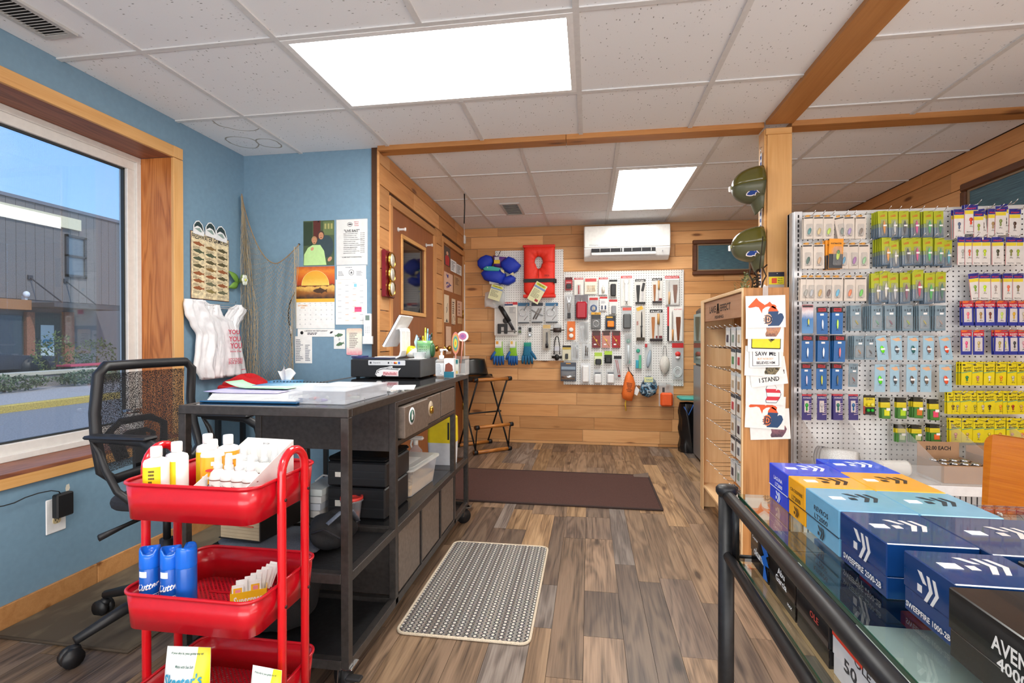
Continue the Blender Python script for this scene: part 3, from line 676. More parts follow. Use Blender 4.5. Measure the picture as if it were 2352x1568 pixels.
def puff(q,poly,h,z0=0,rings=((1,0),(.985,.45),(.9,.8),(.55,.97),(.02,1.0))):
    c =(sum(p[0] for p in poly)/len(poly),sum(p[1] for p in poly)/len(poly));n =len(poly);vs =[]
    ar =sum(poly[i][0]*poly[(i+1) % n][1]-poly[(i+1) % n][0]*poly[i][1] for i in range(n))
    P_ =poly if ar > 0 else poly[::-1]
    for k,z in rings: vs += [(c[0]+(x-c[0])*k,c[1]+(y-c[1])*k,z0+z*h) for x,y in P_]
    fs =[(i*n+j,i*n+(j+1) % n,(i+1)*n+(j+1) % n,(i+1)*n+j) for i in range(len(rings)-1) for j in range(n)]
    fs += [tuple(range(n))[::-1],tuple((len(rings)-1)*n+j for j in range(n))]
    s0 =q.smooth;q.smooth =True;q.add(vs,fs);q.smooth =s0;return q
def cloth(q,rows,z,amp,freq,ph=0,nu=24,sub=3):
    """rows [(y, xl, xr)] top to bottom, folded sheet bulging out"""
    ys =[r[0] for r in rows];n =len(rows)-1
    def fn(u,v):
        t =v*n;i =min(int(t),n-1);f =t-i;f2 =f*f*(3-2*f)
        y =rows[i][0]*(1-f)+rows[i+1][0]*f;xl =rows[i][1]*(1-f2)+rows[i+1][1]*f2;xr =rows[i][2]*(1-f2)+rows[i+1][2]*f2
        k =sin(pi*min(1,max(0,u)))**.5 if 0 < u < 1 else 0
        return (xl+(xr-xl)*u,y,z+amp*k*(1.2+.6*sin(freq*u*2*pi+ph+v*2.2)+.3*sin(freq*2.7*u*2*pi+v*6)+.22*sin(freq*6.1*u*2*pi+v*15+ph)*sin(v*9+ph)+.15*sin(u*23+v*31)))
    return q.grid(fn,nu,n*sub)
def blob(cx,cy,rx,ry,n=14,k=2.0,rot=0):
    o =[]
    for i in range(n):
        a =2*pi*i/n;x =abs(cos(a))**(2/k)*(1 if cos(a) >= 0 else -1)*rx;y =abs(sin(a))**(2/k)*(1 if sin(a) >= 0 else -1)*ry
        o.append((cx+x*cos(rot)-y*sin(rot),cy+x*sin(rot)+y*cos(rot)))
    return o
def rrect(x0,x1,y0,y1,r,n=4):
    o =[]
    for (cx,cy,a0) in ((x1-r,y1-r,0),(x0+r,y1-r,pi/2),(x0+r,y0+r,pi),(x1-r,y0+r,1.5*pi)):
        o += [(cx+r*cos(a0+pi/2*i/n),cy+r*sin(a0+pi/2*i/n)) for i in range(n+1)]
    return o
def fish_poly(cx,cy,L,H,flip=False,rot=0):
    pts =[(-.5,0),(-.42,.22),(-.25,.42),(-.1,.5),(.0,.72),(.12,.5),(.25,.3),(.36,.16),(.5,.42),(.46,0),(.5,-.42),(.36,-.14),(.2,-.34),(.1,-.6),(.02,-.42),(-.15,-.46),(-.3,-.34),(-.43,-.16)]
    o =[]
    for x,y in pts:
        x =(-x if flip else x)*L;y *= H;o.append((cx+x*cos(rot)-y*sin(rot),cy+x*sin(rot)+y*cos(rot)))
    return o
def scribble(q,x0,x1,y0,y1,n,rr,th=.0006,z=.0017,cols=1,fill=(.5,.95)):
    """rows of small print too fine to read: short ink dashes"""
    for c in range(cols):
        a =x0+(x1-x0)*c/cols;b =x0+(x1-x0)*(c+.92)/cols
        for i in range(n):
            y =y1-(y1-y0)*(i+.5)/n;x =a;e =a+(b-a)*rr.uniform(*fill);hh =(y1-y0)/n*.28
            while x < e: w =rr.uniform(.08,.2)*(b-a);q.box(x,min(x+w,e),y-hh,y+hh,z,z+.0003);x += w+.03*(b-a)
    return q
rs =random.Random(12)
RWs =RW;LWs =LW
# ================= LEFT WALL =================
BW_ =LWs
# outlet, charger and cord
w =WT('wall_outlet','white wall outlet with black charger plugged in below the window','outlet',LW,103,1150,150,1213);o =w.t
bx('cover_plate',WHITE,o,-w.w/2,w.w/2,-w.h/2,w.h/2,0,.006,b=.003)
for k,yy in enumerate((.022,-.022)):
    q =MB();q.prism(blob(0,yy,.016,.014,16,3),.006,.009);s_ =q.build('socket',M('#d8c69a',.5),o)
    q =MB();q.box(-.008,-.005,yy-.002,yy+.007,.009,.0094);q.box(.005,.008,yy-.001,yy+.006,.009,.0094);q.cyl((0,yy-.008,.009),(0,yy-.008,.0094),.0025,8);q.build('slot',INK,s_)
w =WT('phone_charger','black square charger plugged into the upper socket of the wall outlet','charger',LW,117,1137,157,1178,out=.0095)
bx('body',BKPL,w.t,-w.w/2,w.w/2,-w.h/2,w.h/2,.001,.032,b=.005)
pts =[w.pt(134,1137),w.pt(128,1128),w.pt(110,1126),w.pt(80,1132),w.pt(50,1142),w.pt(25,1154),w.pt(0,1161),w.pt(-60,1170)]
q =MB();q.tube([(p[0],p[1],.016-.0*i) for i,p in enumerate(pts)],.0022,6);q.build('cord',BKPL,w.t)
w =WT('paint_chip','small bare patch chipped out of the blue paint under the window sill','mark',LW,151,1113,160,1126)
q =MB();q.prism([(-.008,-.016),(.002,-.018),(.009,-.004),(.006,.016),(-.006,.014),(-.010,.0)],0.0002,.0008);q.build('patch',M('#d9d2c2',.9),w.t)
# metal game fish sign
w =WT('fish_sign','rusty edged metal sign of freshwater game fish above the white bags','sign',LW,437,532,526,690,out=.003);o =w.t
a0 =w.pt(437,525)[1];W2,H2 =w.w/2,w.h/2;H2 += .01
bx('plate',M('#6e4133',.7,.2,'dirty'),o,-W2,W2,-H2,H2,0,.002,b=.001)
flat(o,'print',M('#e6d3ad',.7,0,'dirty'),-W2+.004,W2-.004,-H2+.004,H2-.004,.002)
q =MB();lets(q,'FRESHWATER GAME FISH',0,H2-.027,W2*1.9,.030,.0026);q.build('lettering',INK,o)
cols_f =[M(c,.7) for c in ('#5a5236','#6b6a52','#8a6a3c','#9a5a34','#4d5640','#8c7c4c')];q =MB();q2 =MB()
for i in range(7):
    for j in range(3):
        cx =(-.62+.62*j)*W2;cy =H2-.075-i*(2*H2-.085)/7*.985-(.012 if j else 0)
        q.mat(rs.randrange(6));q.prism(fish_poly(cx,cy+.006,W2*.56,.020,rot=rs.uniform(-.12,.0)),.0024,.0029)
        scribble(q2,cx-W2*.27,cx+W2*.2,cy-.026,cy-.010,3,rs,z=.0024)
q.build('fish_print',cols_f,o);q2.build('small_print',M('#7a6a50',.7),o)
for i,(x,y) in enumerate(((456,524),(484,529),(508,538))):
    w2 =WT('fish_magnet','dark green bass head cutout on the sign top, %s' % ('leftmost','middle','rightmost')[i],'magnet',LW,x-13,y-14,x+13,y+12,out=.006+.001*i,group=None)
    c =w2.w/2;q =MB();q.prism([(-c,-c*.9),(-c*.95,.2*c),(-.5*c,.85*c),(0,c),(.6*c,.6*c),(c,-.4*c),(.9*c,-c)],0,.003);q.build('head',WHITE,w2.t)
    q =MB();q.prism([(-c*.85,-.1*c),(-.8*c,.3*c),(-.4*c,.75*c),(0,.85*c),(.5*c,.5*c),(.85*c,-.45*c),(.3*c,.1*c),(-.3*c,.25*c)],.003,.0036);q.build('back_pattern',M('#2f4040',.5),w2.t)
    q =MB();q.cyl((-.35*c,.3*c,.003),(-.35*c,.3*c,.0045),.004,8);q.build('eye',INK,w2.t)
    q =MB();q.prism([(-c*.8,-.2*c),(.1*c,0),(.5*c,-.5*c),(.2*c,-.55*c),(-.3*c,-.35*c)],.003,.0037);q.build('jaw',M('#8fa39b',.6),w2.t)
# bag rack and bags
w =WT('bag_rack','wire rack holding white carrier bags on the blue wall','rack',LW,450,695,605,715,out=.03);o =w.t
q =MB()
for (a,b,z) in ((w.pt(452,702),w.pt(600,707),0),(w.pt(452,706),w.pt(600,712),.02)):
    q.tube([(a[0],a[1],z),(b[0],b[1],z),(b[0],b[1],z+.02)],.0018,6)
a,b =w.pt(455,700),w.pt(530,697);q.tube([(a[0],a[1],.03),(b[0],b[1],.03),(b[0]+.01,b[1]+.012,.03)],.0018,6)
q.tube([(a[0],a[1]-.01,-.03),(a[0],a[1]-.01,.03)],.0018,6);q.tube([(w.pt(520,705)[0],a[1]-.01,-.03),(w.pt(520,705)[0],a[1]-.01,.03)],.0018,6);q.build('wire',CHROME,o)
def bag(name,label,rows,out,amp,freq,ph,m,g=None):
    x0 =min(r[1] for r in rows);x1 =max(r[2] for r in rows)
    w =WT(name,label,'bag',LW,x0,rows[0][0],x1,rows[-1][0],out=out,group=g)
    rr =[]
    for (y,xl,xr) in rows: a,b =w.pt(xl,y),w.pt(xr,y);rr.append(((a[1]+b[1])/2,a[0],b[0]))
    q =MB();cloth(q,rr,0,amp,freq,ph,30,5);q.build('film',m,w.t,solid=.001);return w
BAGM =M('#f1f1f4',.35,0,'bag')
bag('carrier_bag','white plastic carrier bag folded over at the left of the rack',[(688,423,470),(700,421,484),(722,424,500),(745,436,508),(770,450,512),(800,448,514),(840,444,512),(868,458,508)],.03,.022,2.2,0,BAGM)
wb =bag('carrier_bag','white plastic carrier bag printed with red words in front',[(699,478,503),(707,474,506),(722,472,512),(740,482,540),(765,492,550),(800,500,556),(840,503,563),(862,505,567)],.045,.010,1.3,1,BAGM)
bag('carrier_bag','right handle loop of the white carrier bags at the rack end',[(700,540,552),(712,524,567),(728,516,560),(745,520,550),(760,526,548)],.042,.012,1.2,2,BAGM)
bag('carrier_bag','white plastic carrier bag peeping out at the back of the bunch',[(760,460,548),(800,455,555),(850,452,560),(868,462,540)],.012,.012,3,2,BAGM)
q =MB();zt =.034
for i,(s_,x,y,ww,hh) in enumerate((('YOU',526,763,27,13),('YOU',528,784,27,14),('YOU',531,804,27,15),('Nice Day',531,807+19,26,5))):
    if s_ == 'Nice Day': y =807
    if i == 2: y =793.5
    if i == 1: y =778
    if i == 0: y =762
    a,b =wb.pt(x-ww/2,y-hh/2),wb.pt(x+ww/2,y+hh/2);lets(q,s_,(a[0]+b[0])/2,(a[1]+b[1])/2,abs(b[0]-a[0]),abs(b[1]-a[1])*.85,zt)
for s_,y in (('RECYCLE THIS BAG',825),('IN A STORE',832)):
    a,b =wb.pt(514,y-2.4),wb.pt(546,y+2.4);lets(q,s_,(a[0]+b[0])/2,(a[1]+b[1])/2,abs(b[0]-a[0]),abs(b[1]-a[1]),zt)
a =wb.pt(548,848);q.box(a[0]-.02,a[0]+.02,a[1]-.002,a[1]+.002,zt,zt+.0005);q.build('lettering',M('#d4475f',.6),wb.t)
# ================= RETURN WALL =================
def sheet(name,label,cat,x0,y0,x1,y1,m=PAPER,fr=RW,out=.001,rot=0,th=.0012,group=None):
    w =WT(name,label,cat,fr,x0,y0,x1,y1,out=out,group=group,rot=rot);bx('sheet',m,w.t,-w.w/2,w.w/2,-w.h/2,w.h/2,0,th);return w
w =sheet('photo_print','photo of two smiling people hugging, one in a light green top','photo',697,508,768,609,M('#4f5f42',.35));o =w.t;W2,H2 =w.w/2,w.h/2
for (nm,c,r) in (('backdrop_print','#5d2f28',(-.35,.12,.0,1)),('shelf_print','#6a7a4e',(.3,.98,.35,.95)),('shade_print','#33432f',(-.98,-.4,-.1,.95))): flat(o,nm,M(c,.35),r[0]*W2,r[1]*W2,r[2]*H2,r[3]*H2,.0012)
for i in range(3): flat(o,'jar_print',M('#a8a468',.35),(.38+.2*i)*W2,(.5+.2*i)*W2,.62*H2,.86*H2,.0017)
q =MB();q.prism(blob(.4*W2,-.15*H2,.55*W2,.5*H2,20,2.4),.0017,.0020);q.build('dark_shirt_print',M('#3b4a4e',.4),o)
q =MB();q.prism([(-.98*W2,-.98*H2),(-.95*W2,-.5*H2),(-.7*W2,-.2*H2),(-.4*W2,-.08*H2),(.1*W2,-.08*H2),(.35*W2,-.35*H2),(.5*W2,-.98*H2)],.0021,.0024);q.build('green_top_print',M('#bfe39a',.4),o)
for (cx,cy,r,hc) in ((-.28,.1,.17,'#c98f6a'),(.16,.32,.19,'#c78c68')):
    q =MB();q.prism(blob(cx*W2,(cy+.05)*H2,r*1.1*W2,r*.95*H2,16),.0024,.0026);q.build('hair_print',M('#4a3a30' if cx > 0 else '#b08a62',.4),o)
    q =MB();q.prism(blob(cx*W2,cy*H2,r*.85*W2,r*.85*H2,16),.0026,.0029);q.build('face_print',M(hc,.4),o)
    q =MB()
    for e in (-1,1): q.prism(blob((cx+e*.06)*W2,(cy+.03)*H2,.018*W2,.012*H2,8),.0029,.0031)
    q.prism(blob(cx*W2,(cy-.08)*H2,.06*W2,.012*H2,8),.0029,.0031);q.build('features_print',INK,o)
for hh_ in ((.72,-.72,.17,.08),(-.42,-.25,.12,.07)): q =MB();q.prism(blob(hh_[0]*W2,hh_[1]*H2,hh_[2]*W2,hh_[3]*H2,12,rot=.8),.0024,.0027);q.build('hand_print',M('#d19a78',.4),o)
q =MB();q.ell((0,H2-.006,.004),.005,.005,.004);q.build('push_pin',INK,o)
w =sheet('bait_price_list','handwritten live bait price list in a clear sleeve, taped high','paper',773,505,844,607);o =w.t;W2,H2 =w.w/2,w.h/2
bx('sleeve',CLEAR,o,-W2-.004,W2+.004,-H2-.01,H2+.004,.0013,.0016)
q =MB();lets(q,'"LIVE BAIT"',0,.50*H2,1.0*W2,.055*2*H2,.0018)
rows =['RED WORMS (24)','CRAWLERS (12)','WAX WORMS (24)','GIANT CRAWLERS (12)','LEECHES (12)','MEAL WORMS (24)','GIANT MEALWORMS (12)','GOLDEN MINNOWS','CRICKETS (24)','SUPER WORMS (12)','MINNOWS (12)']
for i,s_ in enumerate(rows):
    yy =(.36-.085*i)*H2;lets(q,s_,(-.58+.035*len(s_))*W2,yy,.064*len(s_)*W2,.042*H2,.0018);lets(q,'$ %d.%02d' % (2+i % 4,(25,50,99,75)[i % 4]),.70*W2,yy+.03*H2,.26*W2,.042*H2,.0018)
lets(q,'* SOME BAIT IS SEASONAL *',0,-.66*H2,1.45*W2,.05*H2,.0018);q.box(-.4*W2,.42*W2,.43*H2,.437*H2,.0018,.002);q.build('lettering',M('#2b2b30',.6),o)
q =MB();q.tube([(W2*(-.12+.16*cos(t_)),H2*(.78+.09*sin(t_)),.002) for t_ in [k*.5 for k in range(13)]],.0012,4);q.prism(fish_poly(-.1*W2,.78*H2,.3*W2,.06*H2),.0018,.0021);q.build('fish_drawing',M('#4a4a4e',.6),o)
q =MB();[lets(q,s_,.3*W2,(.88-.08*i)*H2,.28*W2,.045*H2,.0018) for i,s_ in enumerate(("BAIT &",'AND','TACKLE'))];q.build('red_lettering',M('#c9505a',.6),o)
w =sheet('business_notice','small white certificate with round seal under the bait list','paper',774,610,841,641);o =w.t;W2,H2 =w.w/2,w.h/2
q =MB();q.tube([(.017*cos(2*pi*k/16),.017*sin(2*pi*k/16),.002) for k in range(16)],.0014,4,closed=True);q.prism([(-.008,-.007),(0,.009),(.008,-.007)],.0014,.002);q.build('seal',M('#55555a',.6),o)
q =MB();scribble(q,-.9*W2,-.35*W2,-.5*H2,.2*H2,4,rs);scribble(q,.35*W2,.9*W2,-.5*H2,.2*H2,4,rs);scribble(q,-.4*W2,.4*W2,.6*H2,.8*H2,1,rs);q.build('small_print',M('#9a9aa0',.6),o)
w =WT('wall_calendar','wall calendar open at September with an orange sunset fish picture','calendar',RW,681,613,769,773,out=.001);o =w.t;W2,H2 =w.w/2,w.h/2
def cr(x0,y0,x1,y1): return w.rect(x0,y0,x1,y1)
r_ =cr(681,613,769,685);pg =bx('picture_page',M('#c9622a',.4),o,*r_,.001,.003);pc =((r_[0]+r_[1])/2,(r_[2]+r_[3])/2,(r_[1]-r_[0])/2,(r_[3]-r_[2])/2)
def rampmat(name,stops,axis=1,lo=0,hi=1,rough=.4,noise=0):
    m,t,b =nodes(name);N =t.nodes.new;L =t.links.new;tcn =N('ShaderNodeTexCoord');sp =N('ShaderNodeSeparateXYZ');L(tcn.outputs['Generated'],sp.inputs[0])
    r =N('ShaderNodeValToRGB');r.color_ramp.elements[0].position =stops[0][0];r.color_ramp.elements[0].color =lin(stops[0][1]);r.color_ramp.elements[1].position =stops[-1][0];r.color_ramp.elements[1].color =lin(stops[-1][1])
    for p_,c_ in stops[1:-1]: e =r.color_ramp.elements.new(p_);e.color =lin(c_)
    if noise:
        no =N('ShaderNodeTexNoise');no.inputs['Scale'].default_value =6;no.inputs['Detail'].default_value =5;L(tcn.outputs['Generated'],no.inputs[0]);ma =N('ShaderNodeMath');ma.operation ='MULTIPLY_ADD';ma.inputs[1].default_value =noise;L(no.outputs[0],ma.inputs[0])
        sb =N('ShaderNodeMath');sb.operation ='SUBTRACT';sb.inputs[1].default_value =noise/2;L(sp.outputs[axis],sb.inputs[0]);L(sb.outputs[0],ma.inputs[2]);L(ma.outputs[0],r.inputs[0])
    else: L(sp.outputs[axis],r.inputs[0])
    L(r.outputs[0],b.inputs['Base Color']);b.inputs['Roughness'].default_value =rough;return m
pg.data.materials[0] =rampmat('sunset_print',[(0,'#3a2a22'),(.2,'#a4662a'),(.36,'#f0c060'),(.40,'#5a2a1c'),(.44,'#b8481c'),(.7,'#d86a24'),(.85,'#e88a2c'),(1,'#c0582a')],noise=.25)
sunm =rampmat('sun_print',[(0,'#f8d060'),(.5,'#e8b23a'),(1,'#f0a830')],noise=.5)
q =MB();q.prism([(pc[0]+pc[2]*.72*cos(k*pi/20),pc[1]-pc[3]*.18+pc[3]*.92*sin(k*pi/20)) for k in range(21)],.003,.0033);q.build('sun_print',sunm,pg)
q =MB();q.tube([(pc[0]+pc[2]*.72*cos(k*pi/20),pc[1]-pc[3]*.18+pc[3]*.92*sin(k*pi/20),.0034) for k in range(21)],.0011,4);q.build('halo_print',M('#f7e7a0',.5),pg)
q =MB();q.prism(fish_poly(pc[0]+pc[2]*.25,pc[1]-pc[3]*.52,pc[2]*.75,pc[3]*.3),.0031,.0036);q.build('fish_print',M('#4a321f',.5),pg)
r_ =cr(681,685,769,754);gp =bx('month_page',PAPER,o,*r_,.001,.0025);flat(gp,'month_band',M('#f0b840',.6),r_[0],r_[1],r_[3]-.026,r_[3],.0025)
q =MB();lets(q,'SEPTEMBER',r_[0]+(r_[1]-r_[0])*.17,r_[3]-.048,(r_[1]-r_[0])*.26,.010,.0027);lets(q,'2025',r_[0]+(r_[1]-r_[0])*.17,r_[3]-.062,.03,.008,.0027);q.build('month_lettering',M('#e8a85a',.6),gp)
q =MB()
for k in range(30):
    s_ =k+1;cc =(s_) % 7;rw =(s_)//7
    lets(q,str(s_),r_[0]+(r_[1]-r_[0])*(cc+.7)/7.2,r_[3]-.047-rw*.0305,.007 if s_ > 9 else .0035,.007,.0027)
for d_,s_ in enumerate(('SUN','MON','TUE','WED','THU','FRI','SAT')): lets(q,s_,r_[0]+(r_[1]-r_[0])*(d_+.6)/7.2,r_[3]-.034,.012,.0045,.0027)
q.build('dates',M('#8c8c92',.6),gp)
q =MB()
for k in range(1,6): q.box(r_[0]+.004,r_[1]-.004,r_[3]-.036-k*.0305,r_[3]-.0355-k*.0305,.0025,.0027)
q.build('grid_lines',M('#d8d8dc',.6),gp)
r_ =cr(684,755,769,773);ft =bx('footer',PAPER,o,*r_,.001,.0022);cx =(r_[0]+r_[1])/2;cy =(r_[2]+r_[3])/2
q =MB();lets(q,'LAKESIDE INN RESTAURANT',cx,cy+.012,(r_[1]-r_[0])*.62,.009,.0024);scribble(q,cx-.06,cx+.06,cy-.014,cy+.002,2,rs,z=.0024);q.cyl((r_[0]+.03,cy,.0022),(r_[0]+.03,cy,.0026),.011,16);q.prism(fish_poly(r_[1]-.022,cy+.002,.026,.012,rot=.5),.0022,.0026);q.build('lettering',INK,ft)
w =sheet('sticker_sheet','white sheet with rows of tiny coloured price stickers beside the calendar','paper',771,642,843,745);o =w.t;W2,H2 =w.w/2,w.h/2
sc_ =[M(c,.6) for c in ('#f0c9a0','#f2a88c','#b9b9bd','#8fd0ea','#9aa0aa')];q =MB()
for i in range(7):
    for j in range(4): q.mat(rs.choice((0,0,1,2,2,4)));cx =(-.72+.47*j)*W2;cy =(.84-.26*i-(.1 if j % 2 else 0))*H2;scribble(q,cx-.12*W2,cx+.12*W2,cy-.018*H2,cy+.018*H2,1,rs,fill=(.9,1));q.box(cx-.12*W2,cx+.12*W2,cy+.03*H2,cy+.034*H2,.0014,.0017)
q.mat(3).box(.18*W2,.36*W2,.66*H2,.8*H2,.0014,.0018);q.build('stickers',sc_,o);flat(o,'pink_sticker',M('#ff5a86',.6),.22*W2,.66*W2,-.44*H2,-.22*H2,.0014,.0008)
word(o,'BLOOD WORM',.44*W2,-.28*H2,.38*W2,.05*H2,M('#9a1838',.6),.0024)
w =sheet('handwritten_note','handwritten lined note hanging below the calendar','paper',678,772,717,834);o =w.t;W2,H2 =w.w/2,w.h/2
q =MB();scribble(q,-.9*W2,.1*W2,-.85*H2,.8*H2,13,rs);scribble(q,.2*W2,.9*W2,-.85*H2,.4*H2,10,rs);q.build('handwriting',M('#8f929c',.7),o)
w =sheet('fish_card','white card with two green trout drawings right of the calendar footer','card',767,757,793,801);o =w.t;W2,H2 =w.w/2,w.h/2
tr_ =M('#5c7a5c',.6);q =MB();q.prism(fish_poly(-.1*W2,.42*H2,1.5*W2,.34*H2,True,.15),.0014,.0018);q.prism(fish_poly(.1*W2,-.5*H2,1.5*W2,.34*H2,False,.3),.0014,.0018);q.build('trout_print',tr_,o)
q =MB();scribble(q,-.15*W2,.15*W2,-.15*H2,.12*H2,3,rs);q.build('small_print',M('#8a8a90',.7),o)
w =WT('pink_edged_card','cream card with pink edges and verse, hung above the cash drawer','card',RW,796,754,832,815,out=.001);o =w.t;W2,H2 =w.w/2,w.h/2
q =MB();q.prism(rrect(-W2,W2,-H2,H2,.01),0,.0025);q.build('card',rampmat('pink_cream',[(0,'#f29aa4'),(.3,'#f4efe2'),(.75,'#f6f1dd'),(1,'#f6c8b0')],noise=.3),o)
q =MB();scribble(q,-.6*W2,.7*W2,-.5*H2,.7*H2,9,rs,z=.0026);q.build('verse',M('#a08f8a',.7),o)
w =WT('remote_control','white air conditioner remote in a wall holder near the plank corner','remote',RW,838,720,855,789,out=.008);o =w.t;W2,H2 =w.w/2,w.h/2
q =MB();q.prism(rrect(-W2,W2,-H2,H2,.008),0,.016);q.build('body',WHITE,o);flat(o,'display',M('#7f8f84',.2),-.55*W2,.55*W2,.55*H2,.88*H2,.016,.001)
q =MB()
for i in range(4):
    for j in range(3): q.cyl(((-.45+.45*j)*W2,(-.1-.12*i)*H2+.2*H2,.016),((-.45+.45*j)*W2,(-.1-.12*i)*H2+.2*H2,.0172),.0028,8)
q.build('button',M('#c8c8ca',.5),o)
w =WT('remote_holder','white plastic pocket holding the remote on the blue wall','holder',RW,837,762,859,790,out=.001);o =w.t;W2,H2 =w.w/2,w.h/2
q =MB();q.bbox(-W2,W2,-H2,H2,0,.006,.002);q.bbox(-W2,W2,-H2,H2*.3,.025,.029,.002);q.bbox(-W2,-W2+.003,-H2,H2*.3,.006,.025,.001);q.bbox(W2-.003,W2,-H2,H2*.3,.006,.025,.001);q.build('pocket',WHITE,o)
# black cable with a light patch
w =WT('black_cable','black cable curving down the net edge to the side table','cable',RW,662,670,680,875,out=.03);q =MB()
q.tube([(*w.pt(x,y),0) for x,y in ((678,671),(672,680),(665,700),(662.5,715),(663,735),(667,760),(670,780),(672,820),(673,860),(674,880))],.0042,8);q.build('cable',BKPL,w.t)
q =MB();q.tube([(*w.pt(x,y),0) for x,y in ((666.6,748),(668.6,766))],.0052,8);q.build('sleeve',GREYW,w.t)
# fishing net
def netp(x,y,out=.02):
    if x < 574:
        p =at(x,y,'X',LEFT_X+.012+out*.5)
        if p.y < RY-.02: return p
    return at(x,y,'Y',RY-.015-out)
t =thing('fishing_net','brown fishing net draped across the blue corner from tack to tack','net',(-2.1,RY-.05,1.0));inv =WM[t.name].inverted()
def top(s): return (555+132*s**1.15,445+(lambda u: 445*0+ (300*u*.95 if u < .35 else 0))(s)*0+ (160*math.sin(min(1,s*1.55)*pi/2)**.9*1.0 if s < .645 else 160-44*((s-.645)/.355)**1.4))
NC,NR =40,58;Pn ={}
for i in range(NC+1):
    s =(i/NC);s =s**1.25 if i else 0;xt,yt =top(s)
    xb =552+ (120*s**1.2 if s > .3 else 120*.3**1.2*s/.3*.9);xb =560+112*s
    for j in range(NR+1):
        v =j/NR;bul =14*sin(pi*v)*(1-s) if s < .4 else -10*sin(pi*v)*(s-.4)*1.2
        x =xt+(xb-xt)*v - bul*(.6 if s < .4 else -1)*.6 + .9*sin(j*1.1+i*2.1);y =yt+(892-yt)*v+ .8*sin(i*1.7)
        Pn[i,j] =inv @ netp(x,y,.02+.022*(1+sin(i*.9+v*3)))
q =MB();q.smooth =False
def strand(a,b,r=.0011):
    a =Vector(a);b =Vector(b);d =(b-a).normalized();u =Vector((1,0,0)) if abs(d.x) < .8 else Vector((0,1,0));e =d.cross(u).normalized()*r;f =d.cross(e).normalized()*r
    q.add([a+e,a-e*.5+f*.87,a-e*.5-f*.87,b+e,b-e*.5+f*.87,b-e*.5-f*.87],[(0,1,4,3),(1,2,5,4),(2,0,3,5)])
for i in range(NC):
    for j in range(NR):
        if (i+j) % 2 == 0: strand(Pn[i,j],Pn[i+1,j+1])
        else: strand(Pn[i+1,j],Pn[i,j+1])
for k in range(14):
    rr =random.Random(k);x0 =556+k*2.0
    pts =[inv @ netp(x0*(1-v)+(566+k*2.6+5*sin(k))*v if False else 555+(x0-555)*min(1,v*1.6)+14*v+2.2*sin(v*18+k*1.7),450+(890-450)*v,.02+.03*rr.random()) for v in [i/14 for i in range(15)]]
    for a,b in zip(pts,pts[1:]): strand(a,b,.0017)
for k in range(6):
    pts =[inv @ netp(686-14*v-k*1.8+2*sin(v*14+k),566+(885-566)*v,.02+.01*k) for v in [i/10 for i in range(11)]]
    for a,b in zip(pts,pts[1:]): strand(a,b,.0015)
q.build('netting',M('#a8997e',.9),t)
q =MB();q.tube([inv @ netp(*top(k/30),.045) for k in range(31)],.0035,6);q.build('edge_rope',M('#9a8060',.9),t)
q =MB();p =inv @ netp(687,561,.03);q.ell(p,.007,.007,.007);q.build('tack',INK,t)
# artificial flower
w =WT('artificial_flower','green leafed artificial flower tucked behind the net','flower',LW,524,620,562,664,out=.02);o =w.t
LF =M('#6f9a3e',.5)
for (x0,y0,x1,y1) in ((550,652,526,622),(550,648,560,630),(548,650,526,660)):
    a,b =w.pt(x0,y0),w.pt(x1,y1);d =Vector((b[0]-a[0],b[1]-a[1]));L_ =d.length;ang =math.atan2(d.y,d.x);q =MB();q.grid(lambda u,v: (L_*u,(v-.5)*2*.022*sin(pi*min(1,u*1.02))**.8,.012*sin(pi*u)-.006*abs(v-.5)),8,2)
    l_ =q.build('leaf',LF,o,solid=.001);l_.location =(a[0],a[1],0);l_.rotation_euler =(0,0,ang)
fl =inv
p =at(574,645,'Y',RY-.075) if False else Vector((-2.2,2.96,at(574,645,'X',-2.2)[2]));lp =WM[o.name].inverted() @ p
q =MB()
for k in range(6): a =k*pi/3;q.ell((lp.x+.016*cos(a),lp.y+.022*sin(a),lp.z),.013,.016,.008,8,5)
q.build('petal',M('#dfe5d8',.5),o);q =MB();q.ell((lp.x,lp.y,lp.z+.006),.009,.009,.007);q.build('center',M('#d8d86a',.5),o)
q =MB();q.tube([(*w.pt(552,650),0),(lp.x,lp.y,lp.z)],.002,5);q.build('stem',LF,o)
# ================= DOOR WALL =================
w =WT('weather_station','dark red wooden plaque with three round brass rimmed dials','barometer',DW,875,572,897,686,out=.001);o =w.t;W2,H2 =w.w/2,w.h/2
bx('plaque',M('#6e1322',.25,coat=.4),o,-W2,W2,-H2,H2,0,.03,b=.006)
for k,yy in enumerate((.60,0,-.60)):
    r =min(W2*.82,.052);q =MB();q.lathe([(0,.03),(r,.03),(r*1.02,.045),(r*.9,.050),(r*.85,.044),(0,.044)],(0,yy*H2,0),24);rim =q.build('dial_rim',BRASS if k == 0 else BRASS,o)
    q =MB();q.cyl((0,yy*H2,.0442),(0,yy*H2,.0452),r*.84,24);q.build('dial_face',M('#f1ecdf',.4),rim)
    q =MB();q.box(-.0015,.0015,yy*H2-r*.2,yy*H2+r*.6,.0455,.0462);[q.box(-.0006+r*.72*cos(a)-.001,r*.72*cos(a)+.001,yy*H2+r*.72*sin(a)-.001,yy*H2+r*.72*sin(a)+.001,.0452,.0458) for a in [m_*pi/6 for m_ in range(12)]];q.build('needle',INK,rim)
DF =DW.shift(-.008)
def dsheet(name,label,cat,x0,y0,x1,y1,col,th=.001,out=.0,rot=0): return sheet(name,label,cat,x0,y0,x1,y1,M(col,.7,0,'paper'),fr=DF,out=out+.001,rot=rot,th=th)
